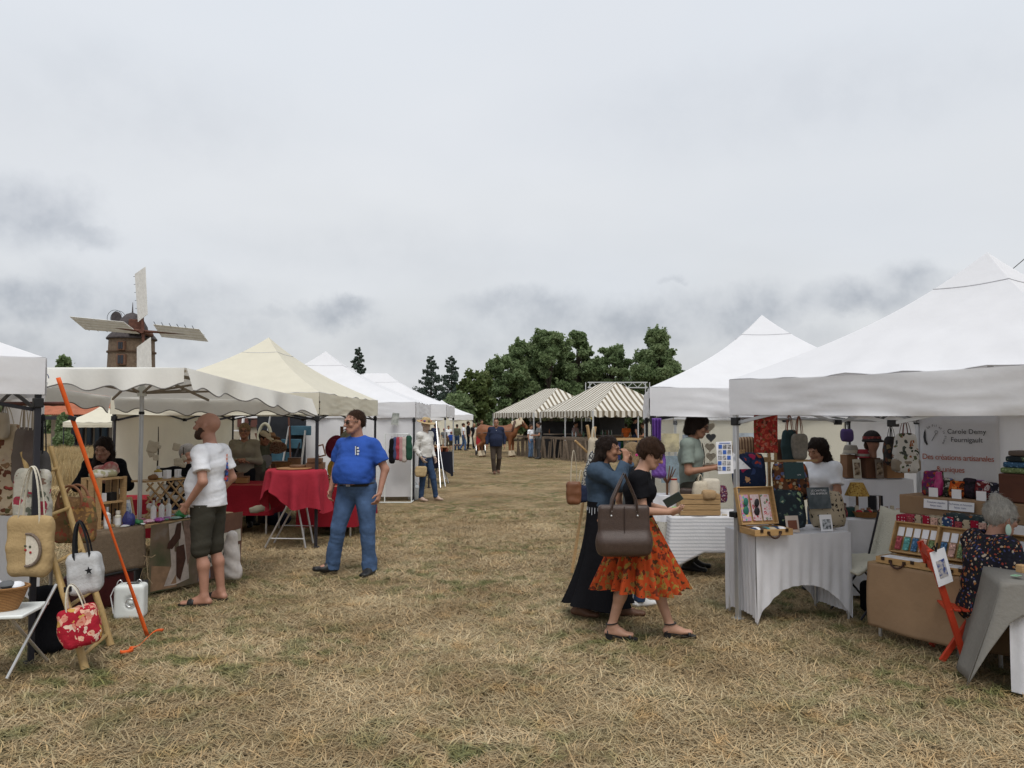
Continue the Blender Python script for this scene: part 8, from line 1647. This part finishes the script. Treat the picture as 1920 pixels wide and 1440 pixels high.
hb_ = thing('barn', 'pale building wall with dark shutter seen behind the cream tent', 'building', (W(450, 900, 30).x, 30, 0)); MB().box((0, 0, 1.3), (3.4, .3, 2.6)).build('wall', M('barn_render', (.34, .30, .23), .9, .15, 3), hb_); MB().box((.5, -.2, 1.75), (1.1, .1, .6)).build('shutter', M('shutter_brown', (.10, .04, .03), .7), hb_)
al = thing('step_ladder', 'white aluminium ladder standing behind the jacketed woman', 'ladder', (W(436, 900, 15.4).x, 15.4, 0))
for dx_ in (-.15, .15): MB().beam((W(430, 900, 15.4).x + dx_, 15.3, .0), (W(438, 900, 15.4).x + dx_ * .8, 15.6, 1.95), .03, .05).build('rail', PAPER, al, True)
for k in range(7): MB().beam((W(430 + k, 900, 15.4).x - .15, 15.32 + .04 * k, .22 + .26 * k), (W(430 + k, 900, 15.4).x + .15, 15.32 + .04 * k, .22 + .26 * k), .03).build('rung', PAPER, al, True)
# ------------------------------------------------------------------ clothes rack, mannequin and sign at the white tent
rk = thing('clothes_rack', 'white tube clothes rack before the white tent wall', 'rack', (W(752, 930, 16.3).x, 16.3, 0)); ra, rb_ = W(722, 814, 16.3), W(772, 814, 16.3)
MB().tube([(ra.x, 16.3, .02), (ra.x, 16.3, ra.z), (rb_.x - .04, 16.3, ra.z), (rb_.x, 16.3, ra.z - .05), (rb_.x, 16.3, .02)], .013, 8).build('frame', WHITEP, rk, True); MB().tube([(ra.x - .1, 16.1, .02), (rb_.x + .02, 16.1, .02), (rb_.x + .02, 16.5, .02)], .013, 8).build('base', WHITEP, rk, True)
for k, (px, top, bot, w_, m_, l) in enumerate(((735, 823, 868, 11, BLACKC, 'black garment at the left of the clothes rack'), (741, 820, 862, 8, fabric('g_blue', (.06, .07, .15)), 'dark blue garment on the clothes rack'), (746, 820, 862, 9, fabric('g_red', (.36, .05, .07)), 'red garment on the clothes rack'), (752, 820, 864, 9, fabric('g_pink', (.42, .24, .24)), 'pink garment on the clothes rack'), (758, 820, 866, 9, fabric('g_cream', (.48, .42, .38)), 'cream garment on the clothes rack'), (767, 817, 862, 12, fabric('g_green', (.02, .07, .045)), 'dark green shorts hanging at the right of the clothes rack'))):
    tote(l, px, top, bot, w_, 16.3, m_, 6, STEEL, .004, yaw=.2 * (k % 2), thick=.04, taper=.75, name='hanging_garment', cat='garment', res=.014, group='garments on the clothes rack')
mq = person('dressed shop mannequin', (W(797, 930, 16.6).x, 16.6, 0), math.radians(55), 1.74, .012, skin('mannequin', (.45, .33, .26)), .88, J={'knep': (.12, -.12, .5), 'ankp': (.18, -.16, .10), 'toep': (.22, -.30, .03), 'elbn': (-.24, .06, 1.13), 'wrin': (-.2, -.08, .93), 'elbp': (.24, .05, 1.13), 'wrip': (.22, -.08, .92)},
    top=dict(mat=fabric('blouse_white', (.66, .65, .62), trans=.05), name='blouse', sleeve=1.9, hem=.93, inf=.03, vneck=.1, fold=.01), bottom=dict(mat=D_DARK, name='jeans', inf=.008, hemr=.055, fold=.006), eyes=False)
mq['t'].name = 'mannequin'; mq['t']['category'] = 'mannequin'; mq['t']['label'] = 'mannequin in white blouse, dark jeans and flowered straw hat by the white tent'
HP = mq['HP']; m = MB(); m.lathe([(.20, 0), (.205, .008), (.105, .02), (.10, .07), (.07, .105), (.001, .11)], HP(0, .0, .055), 24, Matrix(rot3(0, .25, 0).tolist())); m.build('straw_hat', STRAWH, mq['t'])
for k in range(7): a = k * .9; MB().ball(HP(.10 * math.cos(a), .10 * math.sin(a), .085), (.028, .028, .024), 8, 6).build('hat_flower', [REDC, fabric('fl_violet', (.12, .05, .2)), OLIVE][k % 3], mq['t'])
tote('small round straw basket bag hanging at the mannequin hand', 789, 875, 893, 19, 16.35, STRAWH, 26, BROWNC, .006, thick=.07, rad=.06)
sg = thing('paper_sign', 'grey paper sign hanging from the white tent valance', 'sign', W(741, 797, 16.55)); MB().box((0, 0, .13), (.15, .006, .26), Matrix.Rotation(.12, 3, 'Y')).build('sheet', M('sign_print', pattern=P_noise((.42, .43, .40), (.22, .24, .22), 10, .45, .6)), sg)
bu = thing('plastic_bucket', 'white plastic canister on the grass by the clothes rack', 'canister', G(777, 936)); MB().lathe([(.13, 0), (.14, .02), (.14, .26), (.10, .30), (.04, .32), (.04, .35)], n=18).build('body', WHITEP, bu); MB().tube(arc((-.07, 0, .30), (.07, 0, .30), .07), .010, 6).build('handle', WHITEP, bu)
bn = MB(); bn.sheet(lambda u, v: tuple(W(778 + 22 * u - 6 * v, 783 + 32 * v * (1 - .7 * u) + 2 * u, 19.2 + 2 * u)), 10, 8); single(bn, 'hanging_sheet', WHITE, 'white cloth corner hanging between the two far left tents', 'cloth')
rt = thing('round_table', 'small round table with black cloth at the far left tent', 'table', G(823, 906)); pz = .86
def rcl(u, v):
    a = 2 * math.pi * u
    if v < .4: return (.36 * v / .4 * math.cos(a), .36 * v / .4 * math.sin(a), pz)
    g = (v - .4) / .6; return ((.365 + .03 * math.sin(8 * a) * g) * math.cos(a), (.365 + .03 * math.sin(8 * a) * g) * math.sin(a), pz - (.55 + .12 * math.cos(2 * a)) * g)
MB().sheet(rcl, 60, 10, True).build('cloth', fabric('black_navy', (.012, .013, .022)), rt); 
for k in range(3): a = k * 2.1; MB().tube([(.26 * math.cos(a), .26 * math.sin(a), .008), (0, 0, pz - .05)], .014, 6).build('leg', STEEL, rt)
for k in range(6): single((lambda t: t)(MB().lathe([(.05, 0), (.065, .05), (.055, .10)], G(823, 906) + Vector((.2 * math.cos(k), .2 * math.sin(k), pz + .003)), 12)), 'clay_pot', M('clay_pot', (.20, .06, .03), .6, .2), 'small reddish pot in the ring on the black table', 'pot', 'pots on the black table')
board('round wooden tray on top of the pots at the far left tent', G(823, 906) + Vector((0, 0, pz + .108)), .24, .03); MB_ = MB(); MB_.lathe([(.04, 0), (.05, .05), (.02, .09)], G(823, 906) + Vector((-.02, 0, pz + .14)), 12); single(MB_, 'white_dish', WHITEP, 'small white dish on the wooden tray', 'dish')
es = thing('tripod_easel', 'thin metal tripod leaning by the far left tent leg', 'tripod', G(834, 913))
for a, b in (((826, 914), (818, 790)), ((835, 912), (817, 790)), ((838, 900), (819, 790))): p = G(*a); q = W(*b, 21.0); MB().tube([p, q], .012, 6).build('leg', STEEL, es, True)

# ------------------------------------------------------------------ horse
HY = 36.0; hx = W(935, 800, HY).x; horse = thing('horse', 'chestnut draught horse with blond mane in harness beside the marquee', 'horse', (hx, HY, 0)); CHEST = M('chestnut_coat', (.20, .075, .03), .55, .2, 3, .1, 30, spec=.3); BLOND = hairm('horse_blond', (.55, .46, .33))
s = SDF((-1.25, -.45, -.02), (1.5, .45, 2.1), .028)
s.cap((-.72, 0, 1.12), (.0, 0, 1.08), (.33, .34), (.31, .35), ax=(0, 1, 0), k=.08).cap((.0, 0, 1.08), (.58, 0, 1.14), (.31, .35), (.29, .34), ax=(0, 1, 0), k=.08).ell((-.70, 0, 1.22), (.34, .33, .27), None, .08)
s.cap((.62, 0, 1.28), (1.0, 0, 1.62), (.15, .27), (.10, .17), ax=(0, 1, 0), k=.08).cap((1.0, 0, 1.66), (1.30, 0, 1.36), (.095, .14), (.065, .085), ax=(0, 1, 0), k=.05).ell((1.07, 0, 1.60), (.12, .10, .12), None, .04).ell((1.32, 0, 1.33), (.07, .065, .06), None, .03)
for y in (-.06, .06): s.cap((.98, y, 1.74), (.99, y * 1.2, 1.86), .035, .012, k=.02)
for y in (-.17, .17):
    o_ = .10 if y > 0 else -.04
    s.cap((.55, y, 1.0), (.56 + o_, y, .62), .13, .075, k=.06).cap((.56 + o_, y, .62), (.56 + o_, y, .18), .065, .05, k=.03).cap((.56 + o_, y, .17), (.60 + o_, y, .06), .07, .09, k=.03)
    s.cap((-.78, y, 1.05), (-.66 + o_, y, .72), .19, .10, k=.06).cap((-.66 + o_, y, .72), (-.90 + o_, y, .52), .095, .065, k=.04).cap((-.90 + o_, y, .52), (-.84 + o_, y, .16), .06, .05, k=.03).cap((-.84 + o_, y, .16), (-.79 + o_, y, .06), .07, .09, k=.03)
s.plane((0, 0, .0), (0, 0, -1)); s.build('body', CHEST, horse)
s = SDF((.4, -.25, 1.1), (1.35, .25, 2.0), .025)
for k in range(9): f = k / 8; a = V3(.62 + .42 * f, -.02, 1.60 + .18 * f); s.cap(a, a + V3(.02, -.13, -.30 + .05 * f), .05, .03, k=.03)
s.cap((1.05, -.03, 1.78), (1.17, -.06, 1.58), .05, .03, k=.03); s.disp(lambda X, Y_, Z: .012 * fold(X * 2, Y_, Z * .5, 3, 16.0)); s.build('mane', BLOND, horse)
s = SDF((-1.3, -.15, .3), (-.9, .15, 1.4), .025); s.cap((-1.02, 0, 1.28), (-1.12, 0, .9), .05, .08, k=.03).cap((-1.12, 0, .9), (-1.10, 0, .5), .08, .04, k=.03); s.build('tail', BLOND, horse)
for x in (.56 - .04, .56 + .10, -.84 - .04, -.84 + .10):
    y = -.17 if (abs(x - .52) < .01 or abs(x + .88) < .01) else .17; s = SDF((x - .2, y - .2, 0), (x + .22, y + .2, .3), .02); s.cap((x, y, .24), (x + .03, y, .07), .075, .11, k=.03); s.disp(lambda X, Y_, Z: .015 * fold(X * 2, Y_ * 2, Z * .6, 6, 16.0)); s.plane((0, 0, .04), (0, 0, -1)); s.build('feather', BLOND, horse)
MB().tube([(.66 + .10 * math.sin(a), .26 * math.cos(a), 1.30 + .36 * math.sin(a)) for a in np.linspace(0, 6.283, 25)], .055, 8, False).build('collar', M('harness', (.07, .03, .02), .5), horse); MB().tube([(-.05, .36 * math.cos(a), 1.08 + .36 * math.sin(a)) for a in np.linspace(0, 6.283, 25)], .018, 6, False).build('girth_strap', LEATHER, horse); MB().tube([(.6, -.36, 1.2), (-.2, -.375, 1.15), (-.95, -.33, 1.1)], .018, 6).build('trace', LEATHER, horse)
MB().tube([(1.22 + .03 * math.sin(a), .095 * math.cos(a), 1.45 + .09 * math.sin(a)) for a in np.linspace(0, 6.283, 19)], .012, 6, False).build('noseband', LEATHER, horse); MB().tube([(1.03, -.10, 1.72), (1.14, -.10, 1.55), (1.22, -.09, 1.44)], .012, 6).build('cheek_strap', LEATHER, horse)
# stroller
sr = thing('stroller', 'red and black child stroller in the aisle left of the walking man', 'stroller', (W(901, 840, 37.5).x, 37.5, 0), .1)
s = SDF((-.3, -.3, .3), (.3, .3, 1.15), .03); s.rbox((0, 0, .75), (.22, .16, .28), .08); s.build('seat', REDC, sr); s = SDF((-.3, -.3, .7), (.3, .3, 1.3), .03); s.ell((0, .02, 1.05), (.23, .20, .2)); s.plane((0, 0, .98), (0, 0, -1)); s.build('hood', D_BLUE, sr); MB().box((0, 0, .36), (.36, .4, .2)).build('basket', BLACKC, sr, bevel=.03)
for x in (-.22, .22):
    MB().tube([(x, -.25, .12), (x, .1, .7), (x, .3, 1.05)], .014, 6).build('frame_tube', STEEL, sr)
    for y in (-.26, .26): MB().tube([(x, y + .11 * math.cos(a), .12 + .11 * math.sin(a)) for a in np.linspace(0, 6.283, 17)], .022, 6, False).build('wheel', BLACKP, sr)
# ------------------------------------------------------------------ wooden fence and bar inside the marquee
GREYW = M('grey_wood', (.17, .13, .095), .8, .3, 6, .4, 20, stretch=(1, 1, 5)); rr = random.Random(3)
def stake_fence(label, a, b, n, mat, rail_mat):
    t = thing('stake_fence', label, 'fence', a.lerp(b, .5)); 
    for k in range(n):
        p = a.lerp(b, (k + rr.uniform(-.2, .2)) / n); h_ = rr.uniform(.72, .98); w_ = rr.uniform(.05, .10); MB().beam(p, p + Vector((rr.uniform(-.12, .12), rr.uniform(-.05, .05), h_)), w_, .03, (0, 1, 0)).build('stake', mat, t, True)
    MB().beam(a + Vector((0, -.05, .93)), b + Vector((0, -.05, .93)), .06, .10).build('rail', rail_mat, t, True); return t
fa = mn - dx * .35 - dy * .35; stake_fence('grey wooden stake fence along the left side of the marquee', fa + dy * 6.8, fa, 30, GREYW, GREYW)
t = stake_fence('wooden rail fence along the front of the marquee', fa, fa + dx * 3.6, 6, GREYW, WOODH)
for k in range(3): p = fa + dx * (1.6 + .6 * k); MB().beam(p + Vector((0, -.1, 0)), p + Vector((.1, .1, .9)), .05).build('brace', WOODH, t, True)
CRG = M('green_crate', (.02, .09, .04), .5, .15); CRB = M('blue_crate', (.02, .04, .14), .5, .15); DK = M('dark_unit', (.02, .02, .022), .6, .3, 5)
def mq_pt(a, b, z): v = mn + dx * a + dy * b; return Vector((v.x, v.y, z))
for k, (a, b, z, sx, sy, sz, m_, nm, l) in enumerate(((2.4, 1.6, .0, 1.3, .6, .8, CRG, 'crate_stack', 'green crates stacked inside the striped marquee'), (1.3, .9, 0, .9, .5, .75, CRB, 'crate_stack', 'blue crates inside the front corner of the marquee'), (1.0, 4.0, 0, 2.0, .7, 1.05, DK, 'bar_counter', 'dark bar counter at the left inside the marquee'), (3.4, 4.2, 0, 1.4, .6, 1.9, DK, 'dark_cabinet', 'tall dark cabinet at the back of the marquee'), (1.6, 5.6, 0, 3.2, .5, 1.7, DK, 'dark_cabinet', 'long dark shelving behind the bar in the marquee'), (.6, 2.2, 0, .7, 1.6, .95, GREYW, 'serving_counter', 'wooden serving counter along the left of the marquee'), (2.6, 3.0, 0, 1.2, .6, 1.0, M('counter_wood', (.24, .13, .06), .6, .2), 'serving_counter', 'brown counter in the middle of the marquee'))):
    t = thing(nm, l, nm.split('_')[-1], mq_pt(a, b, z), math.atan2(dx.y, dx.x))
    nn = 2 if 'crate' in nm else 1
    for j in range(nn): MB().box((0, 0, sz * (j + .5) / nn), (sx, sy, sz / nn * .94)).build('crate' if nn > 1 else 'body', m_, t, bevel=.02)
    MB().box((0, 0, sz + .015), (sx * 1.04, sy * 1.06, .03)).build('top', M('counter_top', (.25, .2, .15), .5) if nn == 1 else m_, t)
    if 'counter' in nm:
        for j in range(8): single(MB().lathe([(.03, 0), (.035, .12), (.014, .17), (.014, .22)], mq_pt(a, b, sz + .035) + Vector((rr.uniform(-sx, sx) * .4, rr.uniform(-.2, .2), 0)), 10), 'bottle', [M('glass_green', (.02, .08, .03), .2), M('glass_clear', (.4, .42, .42), .2), AMBER][j % 3], 'small bottle standing on a counter in the marquee', 'bottle', 'bottles on the marquee counters')
lp_ = thing('hanging_lamp', 'yellow bulb hanging under the marquee roof', 'lamp', mq_pt(.3, .6, 1.75)); MB().ball((0, 0, .06), (.06, .06, .08)).build('bulb', M('yellow_bulb', (.75, .7, .15), .4), lp_); MB().tube([(0, 0, .12), (0, 0, .4)], .006, 5).build('cord', BLACKM, lp_)
# ------------------------------------------------------------------ more small stock on the tables
rs = random.Random(21)
for k in range(26):
    p = on(rs.uniform(238, 372), rs.uniform(.02, .30), TZ + .006 + rs.uniform(.008, .012)); single(MB().box(p, (rs.uniform(.04, .07), rs.uniform(.03, .05), .018), rs.uniform(0, 3)), 'soap_bar', SAT('bar%d' % (k % 6), [(.5, .48, .42), (.35, .12, .2), (.1, .25, .16), (.5, .36, .2), (.25, .2, .4), (.6, .58, .56)][k % 6]), 'small wrapped soap bar lying among the sachets on the soap table', 'soap', 'soap bars on the soap table', bevel=.004)
for k in range(9): zip_pouch('small patterned pouch in the back row on the kraft shelf', 1738 + 19 * k, .86, .09, .11 + .015 * (k % 3), CARDS[k % 6] if k % 2 else [FLOR1, OWLS, DGREEN, REDFAB, POLKA][k // 2], group='back row pouches on the kraft shelf', yaw=.2 * (k % 3 - 1))
for k in range(12):
    p = on2(1700 + 15 * k, .34, ZS) + Vector((0, 0, .075 + .01 * (k % 2))); single(MB().box(p, (.055, .012, .14 + .02 * (k % 3)), ang2 + rs.uniform(-.2, .2)), 'fabric_wallet', [CARDS[k % 6], CATP, POLKA][k % 3], 'slim fabric wallet standing in the row behind the open cases', 'wallet', 'fabric wallets behind the open cases', bevel=.004)
for k in range(10):
    p = onb(1583 + 11 * k, 7.62 + .1 * (k % 2), .79); t = MB(); t.lathe([(.02, 0), (.026, .03), (.018, .07 + .02 * (k % 3))], p, 10); single(t, 'trinket', [CARDS[k % 6], DARKWOOD, LINEN][k % 3], 'tiny colourful trinket standing on the white display', 'trinket', 'trinkets on the white display')
for k in range(7): single(MB().box((W(1268 + 15 * k, 960, 8.62).x, 8.615, zt2 + .012), (.06, .035, .018), rs.uniform(-.5, .5)), 'linen_packet', [LINEN, CARDS[k % 6]][k % 2], 'small folded linen packet before the crate on the striped table', 'packet', 'linen packets on the striped table', bevel=.004)
